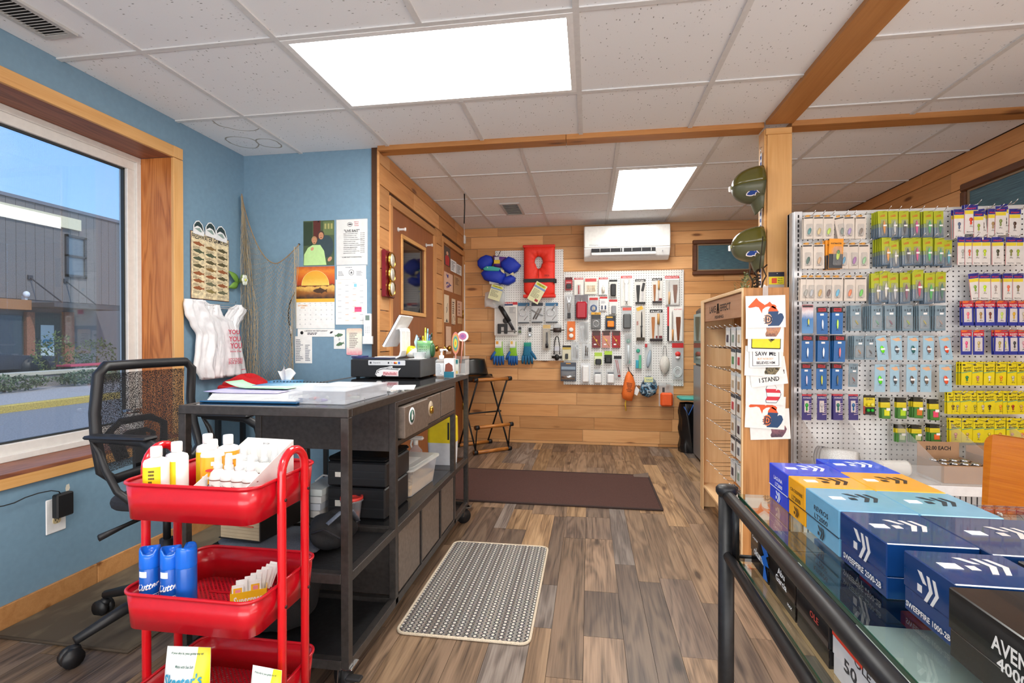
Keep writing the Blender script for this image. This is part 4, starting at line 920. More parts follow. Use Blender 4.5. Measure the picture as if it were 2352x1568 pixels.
w =dsheet('photo_print','photo of a person in a red top at the top of the second door','photo',1020,562,1034,614,'#5a4a40');W2,H2 =w.w/2,w.h/2
q =MB();q.prism([(-.6*W2,-.95*H2),(-.7*W2,-.1*H2),(-.3*W2,.1*H2),(.3*W2,.1*H2),(.7*W2,-.1*H2),(.6*W2,-.95*H2)],.0012,.0018);q.build('red_top_print',M('#b8322e',.5),w.t);q =MB();q.prism(blob(0,.32*H2,.35*W2,.2*H2),.0012,.0018);q.build('face_print',M('#d8a98a',.5),w.t)
w =dsheet('printed_notice','white printed notice pinned on the second door by its hinge side','paper',1035,594,1048,628,'#eeeeec');q =MB();scribble(q,-w.w*.4,w.w*.4,-w.h*.4,w.h*.4,6,rs);q.build('small_print',M('#8a8a8c',.7),w.t)
w =dsheet('printed_notice','second white notice overlapping the hinge edge of the door','paper',1049,605,1060,634,'#e8e8e6',out=.001);q =MB();scribble(q,-w.w*.4,w.w*.4,-w.h*.4,w.h*.4,6,rs);q.build('small_print',M('#8a8a8c',.7),w.t)
w =dsheet('kids_drawing',"child's drawing in purple and blue crayon on pinkish paper",'drawing',1020,622,1040,672,'#dcb49a');q =MB();rr =random.Random(4)
for k in range(9): cx,cy =rr.uniform(-.35,.35)*w.w,rr.uniform(-.35,.35)*w.h;q.mat(k % 2);q.tube([(cx+rr.uniform(-.1,.1)*w.w,cy+rr.uniform(-.1,.1)*w.h,.0022) for _ in range(6)],.003,4)
q.build('crayon',[M('#6a4a8c',.7),M('#4a5a9c',.7)],w.t)
w =dsheet('kids_drawing','plain brown paper drawing curling off the second door','drawing',1042,630,1059,679,'#b98f66');q =MB();scribble(q,-w.w*.3,w.w*.3,0,w.h*.4,5,rs);q.build('pencil_marks',M('#7c5a3e',.7),w.t)
w =dsheet('kids_drawing','long pale drawing with small figure low on the second door','drawing',1020,675,1031,741,'#e3cfb2');q =MB();q.prism([(-.2*w.w,-.48*w.h),(.0,-.36*w.h),(.25*w.w,-.48*w.h)],.0012,.002);q.tube([(-.1*w.w,.05*w.h,.002),(.1*w.w,-.02*w.h,.002),(-.05*w.w,-.15*w.h,.002),(.2*w.w,.2*w.h,.002)],.002,4);q.build('pencil_marks',M('#4a4a50',.7),w.t)
w =dsheet('kids_drawing','narrow drawing of a round face in the middle column','drawing',1037,685,1046,745,'#dcc3a6');q =MB();q.tube([(.3*w.w*cos(a),-.36*w.h+.3*w.w*sin(a),.002) for a in [k*.6 for k in range(11)]],.0016,4);scribble(q,-w.w*.3,w.w*.3,-.1*w.h,w.h*.4,6,rs);q.build('pencil_marks',M('#6a5a50',.7),w.t)
w =dsheet('kids_drawing','pink tinted paper pinned beside the door hinge','drawing',1050,690,1061,727,'#dcb49c');q =MB();scribble(q,-w.w*.3,w.w*.3,-.4*w.h,w.h*.4,4,rs);q.build('pencil_marks',M('#b08a78',.7),w.t)
w =dsheet('kids_drawing','small square drawing under the pink tinted paper','drawing',1051,729,1061,744,'#cfa97c');q =MB();q.cyl((-.2*w.w,0,.001),(-.2*w.w,0,.002),.004,8);q.cyl((.2*w.w,0,.001),(.2*w.w,0,.002),.004,8);q.build('pencil_marks',M('#6a5a50',.7),w.t)
w =dsheet('kids_drawing','tall plain pinkish sheet beside the second door knob','drawing',1024,749,1036,812,'#e2bfa4');q =MB();q.box(-w.w/2,w.w/2,-.001,0,.001,.0016);q.build('fold',M('#a88a74',.7),w.t)
# ================= BACK WALL: air conditioner, picture =================
w =WT('air_conditioner','white wall mounted air conditioner high on the back plank wall','air conditioner',BW,1340,527,1535,597);o =w.t;W2,H2 =w.w/2*.985,w.h/2*.985
q =MB();prof =[(0,-H2),(.06,-H2-.01),(.15,-H2*.85),(.195,-H2*.42),(.20,H2*.3),(.19,H2*.85),(.165,H2),(0,H2)]
vs =[(sx*W2,y,z) for sx in (-1,1) for z,y in prof];n =len(prof);q.add(vs,[tuple(range(n)),tuple(range(n,2*n))[::-1]]+[(i,i+n,(i+1) % n+n,(i+1) % n) for i in range(n)]);ac =q.build('housing',M('#eeeeee',.25),o)
md =ac.modifiers.new('b','BEVEL');md.width =.012;md.segments =3;md.limit_method ='ANGLE'
q =MB();q.bbox(-W2*.985,W2*.985,-H2*.34,H2*.93,.196,.206,.004);q.build('front_panel',M('#f4f3f0',.12),o)
sl =[(-.82,-.09),(-.03,.66)]
bx('air_slot',M('#26262a',.8),o,-W2*.82,W2*.66,-H2*.62,-H2*.40,.17,.1965)
q =MB();q.bbox(-W2*.82,W2*.66,-.008,.008,-.028,.028,.002,R=Matrix.Rotation(.5,3,'X'));l_ =q.build('louver',WHITE,o);l_.location =(0,-H2*.71,.198)
for i in range(6):
    xx =(-.78+.125*i if i < 3 else .05+.125*(i))*W2 if i < 3 else (.08+.155*(i-3))*W2
    q =MB();q.bbox(-.002,.002,-.015,.015,-.01,.012,.001);q.build('vane',M('#dcdcdc',.4),o).location =((-.62+.24*i if i < 3 else .12+.22*(i-3))*W2,-H2*.52,.198)
bx('slot_divider',WHITE,o,-W2*.10,-W2*.07,-H2*.62,-H2*.38,.19,.200);word(o,'Klimaire',-W2*.76,-H2*.2,.09,.018,M('#b0b4b8',.4),.2065);word(o,'inverter',W2*.62,-H2*.12,.07,.010,M('#c8c8c8',.4),.2065)
q =MB();q.cyl((W2*.82,-H2*.62,.188),(W2*.82,-H2*.62,.194),.006,10);q.build('indicator',M('#9a9aa0',.4),o)
def framed(name,label,fr,x0,y0,x1,y1,fwid=.045):
    w =WT(name,label,'picture',fr,x0,y0,x1,y1);o =w.t;W2,H2 =w.w/2,w.h/2;DKW =wood('dark_frame','#6b4128','#55321e','#331c10',.35,vary=.02,knots=False,contrast=.5)
    q =MB()
    for r_ in ((-W2,W2,H2-fwid,H2),(-W2,W2,-H2,-H2+fwid),(-W2,-W2+fwid,-H2+fwid,H2-fwid),(W2-fwid,W2,-H2+fwid,H2-fwid)): q.bbox(*r_,0,.028,.008)
    q.build('frame',DKW,o);q =MB();f2 =fwid+.012
    for r_ in ((-W2+fwid,W2-fwid,H2-f2,H2-fwid),(-W2+fwid,W2-fwid,-H2+fwid,-H2+f2),(-W2+fwid,-W2+f2,-H2+f2,H2-f2),(W2-f2,W2-fwid,-H2+f2,H2-f2)): q.box(*r_,.001,.014)
    q.build('inner_fillet',M('#8a7258',.4),o)
    m,t,b =nodes('teal_glazed_print');N =t.nodes.new;L =t.links.new;tcn =N('ShaderNodeTexCoord');mp =N('ShaderNodeMapping');mp.inputs['Scale'].default_value =(3,40,1);no =N('ShaderNodeTexNoise');no.inputs['Scale'].default_value =3;no.inputs['Detail'].default_value =5
    L(tcn.outputs['Generated'],mp.inputs[0]);L(mp.outputs[0],no.inputs[0]);r =N('ShaderNodeValToRGB');r.color_ramp.elements[0].color =lin('#3a5866');r.color_ramp.elements[1].color =lin('#5c8290');r.color_ramp.elements[0].position =.35;r.color_ramp.elements[1].position =.7
    L(no.outputs[0],r.inputs[0]);L(r.outputs[0],b.inputs['Base Color']);b.inputs['Roughness'].default_value =.08
    bx('glazed_print',m,o,-W2+f2,W2-f2,-H2+f2,H2-f2,.001,.006);return w
framed('framed_picture','dark framed teal lake picture on the back wall beside the post',BW,1590,552,1733,630)
a =RWR.hit(2214,424)
_old =WT.__init__
def _init(s,name,label,cat,fr,x0,y0,x1,y1,**k):
    s.fr =fr;s.a,s.b,s.w,s.h =(x0+x1)/2,(y0+y1)/2,abs(x1-x0),abs(y1-y0);s.t =thing(name,label,cat,mat=fr.mat(s.a,s.b,0));s.name =name
WT.__init__ =_init
framed('framed_picture','large dark framed teal picture on the right plank wall',RWR,a[0],a[1]-.62,a[0]+1.35,a[1],.05)
WT.__init__ =_old
# ================= BACK WALL PEGBOARDS =================
def peg_mat(pitch=.0254,ox=0,oy=0,name='pegboard',col='#e6e6e4',r=.0035):
    m,t,b =nodes(name);N =t.nodes.new;L =t.links.new;tcn =N('ShaderNodeTexCoord');sp =N('ShaderNodeSeparateXYZ');L(tcn.outputs['Object'],sp.inputs[0]);sq =[]
    for k,o_ in ((0,ox),(1,oy)):
        a =N('ShaderNodeMath');a.operation ='MULTIPLY_ADD';a.inputs[1].default_value =1/pitch;a.inputs[2].default_value =o_+1000;L(sp.outputs[k],a.inputs[0])
        f =N('ShaderNodeMath');f.operation ='FRACT';L(a.outputs[0],f.inputs[0]);g =N('ShaderNodeMath');g.operation ='SUBTRACT';g.inputs[1].default_value =.5;L(f.outputs[0],g.inputs[0])
        h =N('ShaderNodeMath');h.operation ='MULTIPLY';L(g.outputs[0],h.inputs[0]);L(g.outputs[0],h.inputs[1]);sq.append(h)
    s_ =N('ShaderNodeMath');s_.operation ='ADD';L(sq[0].outputs[0],s_.inputs[0]);L(sq[1].outputs[0],s_.inputs[1])
    c =N('ShaderNodeMath');c.operation ='GREATER_THAN';c.inputs[1].default_value =(r/pitch)**2;L(s_.outputs[0],c.inputs[0])
    mi =N('ShaderNodeMixRGB');mi.inputs[1].default_value =lin('#26262a');mi.inputs[2].default_value =lin(col);L(c.outputs[0],mi.inputs[0]);L(mi.outputs[0],b.inputs['Base Color'])
    bp =N('ShaderNodeBump');bp.inputs['Distance'].default_value =.003;L(c.outputs[0],bp.inputs['Height']);L(bp.outputs[0],b.inputs['Normal']);b.inputs['Roughness'].default_value =.45;return m
PEGM =peg_mat()
def pegboard(label,x0,y0,x1,y1):
    a,b,w,h =BW.rect(x0,y0,x1,y1);t =thing('pegboard',label,'pegboard',mat=BW.mat(a,b,.003))
    bx('panel',PEGM,t,-w/2,w/2,-h/2,h/2,.012,.018)
    q =MB();[q.box(*r_,0,.012) for r_ in ((-w/2+.002,w/2-.002,h/2-.03,h/2-.002),(-w/2+.002,w/2-.002,-h/2+.002,-h/2+.03),(-w/2+.002,-w/2+.03,-h/2+.03,h/2-.03),(w/2-.03,w/2-.002,-h/2+.03,h/2-.03))];q.build('batten',WHITE,t)
    for sx in (-1,1):
        for sy in (-1,1): q =MB();q.cyl((sx*(w/2-.015),sy*(h/2-.015),.018),(sx*(w/2-.015),sy*(h/2-.015),.020),.004,8);q.build('screw',STEEL,t)
    return t
pb1 =pegboard('white pegboard with life vests and gloves, left one on the back wall',1138,577,1294,828)
pb2 =pegboard('white pegboard crowded with knives and tools, right one on the back wall',1295,625,1569,886)
PGF =BW.shift(.045)
def hook(parent,a,b,z0,z1,m=CHROME,name='peg_hook',r=.0018,up=.006):
    q =MB();q.tube([(a,b,z0),(a,b,z1-.004),(a,b+up,z1)],r,5);return q.build(name,m,parent)
SHAPES ={}
def insert(parent,w,h,spec,z):
    """things sealed on a card: (part name, shape, cx, cy, w, h, colour, [rotation]) in fractions of the card"""
    for sp_ in spec:
        nm,shp,cx,cy,sw,sh,c =sp_[:7];rot =sp_[7] if len(sp_) > 7 else 0;q =MB();cx *= w;cy *= h;sw *= w;sh *= h
        m =c if not isinstance(c,str) else M(c,.4);R =Matrix.Rotation(rot,3,'Z');th =min(sw,sh)*.45
        if shp == 'b': q.bbox(-sw/2,sw/2,-sh/2,sh/2,0,th,th*.3,R=R)
        elif shp == 'f': q.box(-sw/2,sw/2,-sh/2,sh/2,0,.0008,R=R)
        elif shp == 'e': q.ell((0,0,th*.5),sw/2,sh/2,th*.6,12,6,R=None if not rot else R)
        elif shp == 'd': q.lathe([(0,0),(1,0),(1,th*.5),(.7,th*.6),(0,th*.6)],n=18,sx=sw/2,sy=sh/2)
        elif shp == 'r': q.tube([(sw/2*cos(a),sh/2*sin(a),.003) for a in [k*pi/8 for k in range(16)]],min(sw,sh)*.07,6,closed=True)
        elif shp == 't': q.tube([R @ Vector((0,-sh/2,th*.6)),R @ Vector((0,sh/2,th*.6))],sw/2,8)
        elif shp == 'k':  # blade
            q.prism([tuple((R @ Vector(p_))[:2]) for p_ in ((-sw/2,-sh/2,0),(sw/2,-sh/2,0),(sw/2,sh*.15,0),(sw*.1,sh/2,0),(-sw/2,sh*.35,0))],.002,.004)
        elif shp == 's':  # sheath
            q.prism([tuple((R @ Vector(p_))[:2]) for p_ in ((-sw*.2,-sh/2,0),(sw*.2,-sh/2,0),(sw/2,sh*.3,0),(sw/2,sh/2,0),(-sw/2,sh/2,0),(-sw/2,sh*.3,0))],.001,.008)
        elif shp == 'h':  # hooks / wires
            rr =random.Random(int(cx*1e4)+7)
            for i in range(5): x =(i-2)*sw/5;q.tube([(x,sh/2,.004),(x+rr.uniform(-.004,.004),0,.008),(x+.004,-sh*.4,.004),(x-.002,-sh/2,.004),(x-.005,-sh*.42,.005)],.0011,4)
        elif shp == 'w': q =MB();lets(q,nm,0,0,sw,sh,.0004,rot);nm ='lettering'
        elif shp == 'p': scribble(q,-sw/2,sw/2,-sh/2,sh/2,max(2,int(sh/.008)),random.Random(5),z=.0003)
        o =q.build(nm,m,parent);o.location =(cx,cy,z)
def pack(fr,box,name,label,cat,card,spec=(),header=None,hf=.14,blister=None,group=None,rot=0,out=0,clearback=False,hk=True,name2=None,peg=None):
    w =WT(name,label,cat,fr,*box,out=out,group=group,rot=rot);o =w.t;W2,H2 =w.w/2,w.h/2
    bx('card' if not clearback else 'pouch',CLEARM if clearback else M(card,.5),o,-W2,W2,-H2,H2,0,.0014)
    if header: bx('header',M(header,.5),o,-W2,W2,H2-hf*2*H2,H2,.0015,.0019)
    insert(o,w.w,w.h,spec,.0021)
    if blister: b =blister;q =MB();puff(q,rrect(b[0]*w.w,b[1]*w.w,b[2]*w.h,b[3]*w.h,.006),.016,.0022,((1,0),(.97,.9),(.93,1),(.02,1)));q.build('blister',CLEAR,o)
    if peg is not None:
        pa,pb_ =w.a,w.b+H2-.008;m_ =WM[peg.name].inverted() @ (WM[o.name] @ Vector((0,H2-.008,0)));hook(peg,m_.x,m_.y,.018,m_.z+.02)
    return w
def c3(x0,y0,x1,y1): return (1280+x0/4.6125,600+y0/4.6125,1280+x1/4.6125,600+y1/4.6125)
def c2(x0,y0,x1,y1): return (1060+x0/4.355,500+y0/4.355,1060+x1/4.355,500+y1/4.355)
WD_ ='#c99a5e';BRN ='#7a452a';SIL =M('#c9ccd0',.25,.9);RD ='#c8282c';DK ='#1d1d20'
B2 =dict(peg=pb2)
pack(PGF,c3(85,170,160,305),'reel_pack','small red blister pack with black part, top left of the tool pegboard','tackle pack','#b81f2a',[('part','b',0,-.2,.7,.35,DK),('RAPALA','w',0,.12,.7,.07,WHITE)],'#5a1418',.2,(-.42,.42,-.44,.02),**B2)
pack(PGF,c3(180,175,275,355),'marker_pack','white card with a single red tube under a red header','tackle pack','#ecebe6',[('tube','t',0,-.2,.16,.5,'#c02a35'),('EAGLE CLAW','w',.05,.45,.8,.06,WHITE)],RD,.11,(-.25,.25,-.46,.1),**B2)
pack(PGF,c3(290,180,420,345),'hook_card','red patterned card with small gold hooks beside the red tube card','tackle pack','#efe7d8',[('print','f',0,.38,.9,.2,'#cf4a4c'),('hooks','h',-.15,-.15,.4,.4,BRASS),('hooks','h',.22,-.15,.3,.4,BRASS)],None,**B2)
pack(PGF,c3(440,172,535,352),'scent_pack','white card with a tiny red labelled bottle under a red header','tackle pack','#ecebe6',[('bottle','t',0,-.22,.3,.32,'#e5ded2'),('cap','t',0,.0,.12,.12,WHITE),('label','b',0,-.26,.32,.12,'#b5453c'),('EAGLE CLAW','w',.05,.45,.8,.06,WHITE)],RD,.11,**B2)
pack(PGF,c3(550,195,635,372),'digital_gauge_pack','black handheld gauge with round white dial on a card','tackle pack','#d9d7d2',[('body','b',0,-.12,.66,.72,DK),('dial','d',0,.08,.46,.2,'#f0f0f0'),('display','f',0,-.2,.34,.14,'#9aa0a2')],DK,.12,**B2)
pack(PGF,c3(675,155,790,475),'spring_scale_pack','white spring scale with steel hook on a tall red headed card','tackle pack','#eeece6',[('round_head','d',0,.3,.44,.17,'#f2f2f2'),('body','b',0,-.06,.32,.56,'#f6f6f6'),('gauge_slot','f',0,-.05,.08,.4,'#8a97a8'),('hook','t',.02,-.37,.06,.12,STEEL),('hook_bend','r',0,-.43,.2,.07,STEEL),('EAGLE CLAW','w',.05,.46,.8,.035,WHITE)],RD,.08,(-.35,.35,-.48,.4),**B2)
pack(PGF,c3(825,190,935,450),'shears_pack','black and silver shears with sheath on a clear black headed card','tackle pack','#d5d3cf',[('sheath','s',-.22,-.1,.36,.72,DK),('blade','k',.22,-.2,.2,.5,SIL),('handle','b',.26,.18,.24,.34,'#2a2a2e',-.2),('base_label','b',0,-.46,.95,.07,DK),('CUTLERY','w',0,.44,.8,.05,WHITE)],DK,.1,**B2)
pack(PGF,c3(1005,180,1110,440),'fillet_knife_pack','small fillet knife with wooden handle in upper black headed card','knife pack','#d7d5d0',[('sheath','s',-.26,-.1,.26,.68,'#9a6238'),('handle','t',.16,.22,.2,.36,WD_),('blade','k',.14,-.18,.1,.42,SIL),('base_label','b',0,-.46,.95,.07,'#2b2226'),('red_label','f',.28,-.36,.4,.1,'#7c2b31'),('FILLET','w',0,.44,.8,.05,WHITE)],DK,.1,**B2)
pack(PGF,c3(1140,155,1290,460),'hunting_knife_pack','wooden knife and brown sheath on white card, top right corner','knife pack','#f2f1ee',[('blade','k',-.2,.12,.08,.5,SIL),('handle','t',-.2,-.26,.17,.42,'#c9a47a'),('sheath','s',.22,-.12,.3,.62,BRN),('EAGLE CLAW','w',0,.455,.9,.04,WHITE)],RD,.09,(-.46,.46,-.48,.36),**B2)
pack(PGF,c3(85,350,165,610),'multitool_pack','silver folding plier tool with black pouch in a clear pack','tackle pack','#dfe0e2',[('plier_jaw','k',-.1,.25,.14,.36,SIL,.25),('plier_jaw','k',.1,.25,.14,.36,SIL,-.25),('handle','b',-.14,-.04,.16,.36,STEEL,.15),('handle','b',.14,-.04,.16,.36,STEEL,-.15),('pouch','b',0,-.36,.45,.24,DK)],None,.1,(-.48,.48,-.48,.42),clearback=True,**B2)
pack(PGF,c3(190,360,325,615),'plier_pack','large dark red clamshell pack holding a chrome hand tool','tackle pack','#6b6470',[('red_backing','b',0,-.12,.82,.7,'#b0182c'),('tool_shaft','t',0,.12,.1,.5,SIL),('tool_head','d',0,-.28,.4,.26,'#d8c4c4'),('tool_ring','r',0,.3,.2,.16,STEEL),('sticker','f',.36,.18,.16,.06,WHITE)],None,.1,(-.48,.48,-.48,.48),**B2)
pack(PGF,c3(340,385,430,545),'stringer_pack','coil of blue cord hanging from a small red header','tackle pack','#e8e6e0',[('coil','r',0,-.2,.7,.42,'#27457f'),('coil','r',0,-.2,.5,.3,'#5f7fae'),('clip','b',.05,-.2,.2,.2,'#c9b79a')],RD,.16,clearback=True,**B2)
pack(PGF,c3(450,375,530,520),'clip_pack','white card with two little blue clips side by side','tackle pack','#e6e6e6',[('clip','b',-.2,-.28,.2,.28,'#44506a'),('clip','b',.25,-.28,.2,.28,'#44506a'),('print','p',0,.1,.7,.2,'#9a9aa0')],RD,.14,**B2)
pack(PGF,c3(550,405,635,560),'sharpener_pack','grey knife sharpener on a white card with red header','tackle pack','#e4e3df',[('body','b',.06,-.2,.56,.56,'#8f9296'),('slot','b',.06,-.05,.3,.2,'#3c3e42'),('button','b',.06,-.33,.3,.1,'#c8cacd')],RD,.15,**B2)
pack(PGF,c3(680,485,795,735),'net_bag_pack','folded grey mesh bag bulging in a clear pouch','tackle pack','#e8e2d6',[('header_print','f',0,.42,.8,.12,'#d4584a'),('folded_mesh','b',0,-.1,.72,.62,'#5b5e60'),('mesh_fold','b',.06,-.16,.5,.5,'#46494c')],None,.1,clearback=True,**B2)
pack(PGF,c3(835,470,930,840),'black_knife_pack','slim black fixed blade knife on a tall card with red words','knife pack','#cfcac2',[('stripes','f',-.1,.42,.7,.1,'#e3b23a',.4),('blade','k',.12,.14,.14,.44,'#2c2e32'),('guard','b',.1,-.09,.26,.03,'#3c3e42'),('handle','t',.1,-.26,.18,.32,'#202124'),('base','b',0,-.45,.9,.09,'#3a3020'),('FOLDING','w',-.34,.0,.45,.05,M('#a8302c',.6),pi/2)],None,**B2)
pack(PGF,c3(980,510,1115,845),'fillet_knife_pack','large fillet knife with wooden handle in lower black headed card','knife pack','#d7d5d0',[('sheath','s',-.24,-.1,.26,.72,'#b0703f'),('handle','t',.17,.2,.2,.34,WD_),('blade','k',.16,-.2,.12,.46,SIL),('base_label','b',0,-.46,.98,.08,'#2b2226'),('red_label','f',.22,-.37,.5,.08,'#7c2b31'),('FILLET','w',0,.44,.8,.045,WHITE)],DK,.1,**B2)
pack(PGF,c3(1165,480,1325,845),'fillet_knife_pack','long fillet knife beside brown sheath on a card with red and black side band','knife pack','#efeeea',[('side_band','f',-.44,.22,.12,.56,RD),('side_band','f',-.44,-.28,.12,.44,'#221c1e'),('blade','k',-.16,.12,.1,.56,SIL),('handle','t',-.14,-.32,.13,.32,'#c98f56'),('sheath','s',.22,-.14,.3,.68,BRN),('FILLET KNIFE','w',.2,.42,.5,.03,REDI)],None,.1,**B2)
pack(PGF,c3(360,540,460,715),'carabiner_pack','black card with steel carabiner under a small yellow header','tackle pack','#3a3c40',[('carabiner','r',0,-.18,.6,.36,SIL),('ROCKET','w',.1,.42,.5,.06,INK)],'#e0a634',.14,(-.46,.46,-.46,.1),**B2)
pack(PGF,c3(510,575,620,720),'orange_spool_pack','black card with a bright orange spool showing through','tackle pack','#2c3036',[('spool','b',0,-.12,.66,.46,'#f08a1e'),('spool_ring','r',0,-.12,.8,.6,'#3c5078'),('yellow_print','f',-.1,.38,.6,.1,'#e6b43c')],None,**B2)
pack(PGF,c3(105,635,190,830),'bobber_pack','orange card with two round white floats one above the other','tackle pack','#e2742c',[('float','d',0,.04,.56,.24,'#f0eeea'),('float','d',0,-.28,.56,.24,'#f0eeea'),('float_center','d',0,.04,.3,.12,'#b9646a'),('float_center','d',0,-.28,.3,.12,'#b9646a')],None,**B2)
pack(PGF,c3(235,640,335,860),'wire_clip_pack','clear bag of steel wire clips below the dark red clamshell','tackle pack','#fff',[('wires','h',-.15,.05,.5,.8,SIL),('wires','h',.2,.05,.4,.8,STEEL),('ring','r',-.25,-.36,.24,.14,SIL),('ring','r',.15,-.36,.24,.14,SIL)],None,clearback=True,**B2)
for (x0,lb,c_) in ((370,'left of three dark red float cards with yellow diagonal stick','#7c2a30'),(475,'middle of three dark red float cards, palest one','#c98a80'),(580,'right of three dark red float cards, boldest red','#a3202a')):
    pack(PGF,c3(x0,735,x0+88,915),'float_pack',lb,'tackle pack',c_,[('stick_float','t',0,-.12,.06,.68,'#e8c23c',.55),('float_body','e',.02,-.08,.2,.14,'#f0d060'),('photo_print','f',0,.32,.8,.2,'#4a2a26'),('sticker','f',-.15,-.3,.3,.08,WHITE)],'#3a1c1e',.1,**B2)
pack(PGF,c3(715,765,790,1095),'leader_tube_pack','long clear pack with green coil at the top and white tube','tackle pack','#d5dfe2',[('coil','r',0,.26,.5,.12,'#2f9a86'),('label','d',0,.26,.26,.06,'#7fb8a8'),('tube','t',.0,-.15,.3,.56,'#d9e4ea'),('tip','b',.1,-.4,.3,.1,'#66b8a8')],None,clearback=True,blister=(-.45,.45,-.48,.48),**B2)
pack(PGF,c3(820,885,900,1140),'squid_skirt_pack','clear pack with teal and green rubber skirts','tackle pack','#cfe0da',[('skirt','b',-.18,-.3,.36,.34,'#2fa3bd'),('skirt','b',.2,-.2,.34,.56,'#5fbf94'),('disc','d',-.05,.26,.5,.16,'#3aa58a')],None,clearback=True,**B2)
pack(PGF,c3(925,870,1000,1140),'flasher_pack','clear pack with a pale blue grey blade and little red label','tackle pack','#dfe3e8',[('blade','e',.1,-.1,.6,.72,'#a9b9c8',-.15),('label','b',-.3,.42,.34,.14,'#c23a40')],None,clearback=True,**B2)
w =WT('bait_bag','white mesh bait bag hanging by a grey drawstring loop','bag',PGF,*c3(1080,880,1195,1200));o =w.t;H2 =w.h/2;W2 =w.w/2
q =MB();q.tube([(.25*W2*cos(a)*1.4,.42*H2+.5*H2*sin(a),.004) for a in [k*2*pi/14 for k in range(14)]],.003,6,closed=True);q.build('drawstring',M('#8a8c88',.7),o)
q =MB();q.lathe([(.004,.2*H2),(W2*.45,0),(W2*.85,-.4*H2),(W2*.9,-.7*H2),(W2*.5,-.95*H2),(.002,-H2)],(0,0,.02),14,R=Matrix.Rotation(-pi/2,3,'X') @ Matrix.Rotation(pi/2,3,'X'),cap=False) if 0 else q.grid(lambda u,v: ((u-.5)*2*W2*.92*sin(pi*(.08+.9*v))**.7,.25*H2-1.2*H2*v,.004+.03*sin(pi*u)*sin(pi*v)+.002*sin(u*40)*sin(v*30)),16,12);q.build('mesh_bag',M('#d9d6cf',.9,0,'fabric',bump=.6),o,solid=.002)
pack(PGF,c3(1215,865,1335,1250),'bobber_rig_pack','red headed clear bag with red and white float and coiled line','tackle pack','#fff',[('float','e',0,.2,.5,.14,'#e2413c'),('float_tip','e',0,.1,.4,.1,'#f4f4f4'),('line_coil','r',0,-.3,.7,.28,'#d5dde0'),('line_coil','r',0,-.3,.5,.2,'#e2eaec')],RD,.13,clearback=True,**B2)
pack(PGF,c3(55,890,145,1050),'yellow_black_pack','black card with yellow top and small black device at lower left','tackle pack','#d8d4ba',[('top_print','f',0,.3,1,.14,'#c9b04a'),('device','b',0,-.22,.34,.34,'#26282a'),('screen','f',0,-.22,.2,.08,'#e0c23c')],'#1d1e20',.18,**B2)
pack(PGF,c3(150,850,235,1050),'snap_swivel_pack','clear pouch of bright steel snaps left of a darker pouch','tackle pack','#fff',[('snaps','h',-.1,.05,.5,.8,SIL),('snaps','h',.2,-.05,.3,.7,SIL)],None,clearback=True,**B2)
pack(PGF,c3(265,870,350,1040),'sinker_pack','clear pouch of dull grey weights above the phone sized white pack','tackle pack','#fff',[('weight','t',-.05,.05,.14,.6,STEEL),('weight','t',.16,0,.12,.5,STEEL),('wires','h',.0,-.2,.5,.4,SIL)],None,clearback=True,**B2)
pack(PGF,c3(395,965,475,1095),'headlamp_pack','lime headed pack with a black square light','tackle pack','#e6efc4',[('light','b',0,-.25,.8,.46,'#202224'),('label','f',0,-.2,.4,.12,'#e8e8e8')],'#b4d94a',.3,**B2)
pack(PGF,c3(500,950,580,1080),'headlamp_pack','lime headed pack with a black light inside a green ring','tackle pack','#1f2422',[('light','b',0,-.22,.8,.42,'#1a1c1e'),('ring','r',-.15,-.22,.44,.3,'#6fbf6a')],'#b4d94a',.3,**B2)
pack(PGF,c3(600,1000,680,1235),'hook_remover_pack','black headed clear pack with thin red tool','tackle pack','#fff',[('rod','t',-.1,.0,.07,.64,'#b03a44',.18),('rod','t',.12,-.02,.07,.64,'#c25a5e',.18),('grip','e',.2,-.4,.4,.1,'#8a1c26')],'#26262a',.14,clearback=True,**B2)
pack(PGF,c3(35,1070,200,1270),'lantern_pack','wide blue black pack with a silver cylinder at the bottom left corner','tackle pack','#4a5160',[('print','f',0,.2,.9,.16,'#8da0b4'),('cylinder','t',0,-.28,.3,.7,SIL,pi/2),('BOGS','w',-.2,.36,.4,.08,M('#c8ccd0',.5)),('orange_mark','f',0,.44,.3,.05,'#e0a23c')],None,(),(-.46,.46,-.46,.05),**B2) if 0 else pack(PGF,c3(35,1070,200,1270),'lantern_pack','wide blue black pack with a silver cylinder at the bottom left corner','tackle pack','#4a5160',[('print','f',0,.2,.9,.16,'#8da0b4'),('cylinder','t',0,-.28,.3,.7,SIL,pi/2),('orange_mark','f',0,.44,.3,.05,'#e0a23c')],None,.1,(-.46,.46,-.46,.05),**B2)
pack(PGF,c3(250,1075,350,1285),'weather_radio_pack','white card with phone sized white device and round red logo','tackle pack','#dfe2e6',[('device','b',0,-.05,.7,.84,'#f2f2f2'),('round_logo','d',0,.18,.42,.2,'#a8323c'),('screen','f',0,-.02,.4,.1,'#a9b6c4')],None,(),**B2) if 0 else pack(PGF,c3(250,1075,350,1285),'weather_radio_pack','white card with phone sized white device and round red logo','tackle pack','#dfe2e6',[('device','b',0,-.05,.7,.84,'#f2f2f2'),('round_logo','d',0,.18,.42,.2,'#a8323c')],None,**B2)
for (x0,lb) in ((385,'left of two white jar packs at the bottom of the tool pegboard'),(520,'right of two white jar packs, beside the thin red tool')):
    pack(PGF,c3(x0,1145,x0+90,1295),'jar_pack',lb,'tackle pack','#c9ccd2',[('jar','b',0,-.14,.82,.66,'#f0f1f2'),('lid','b',0,.26,.7,.1,'#6c7078'),('print','p',0,-.08,.5,.24,'#c4555c')],None,clearback=True,**B2)
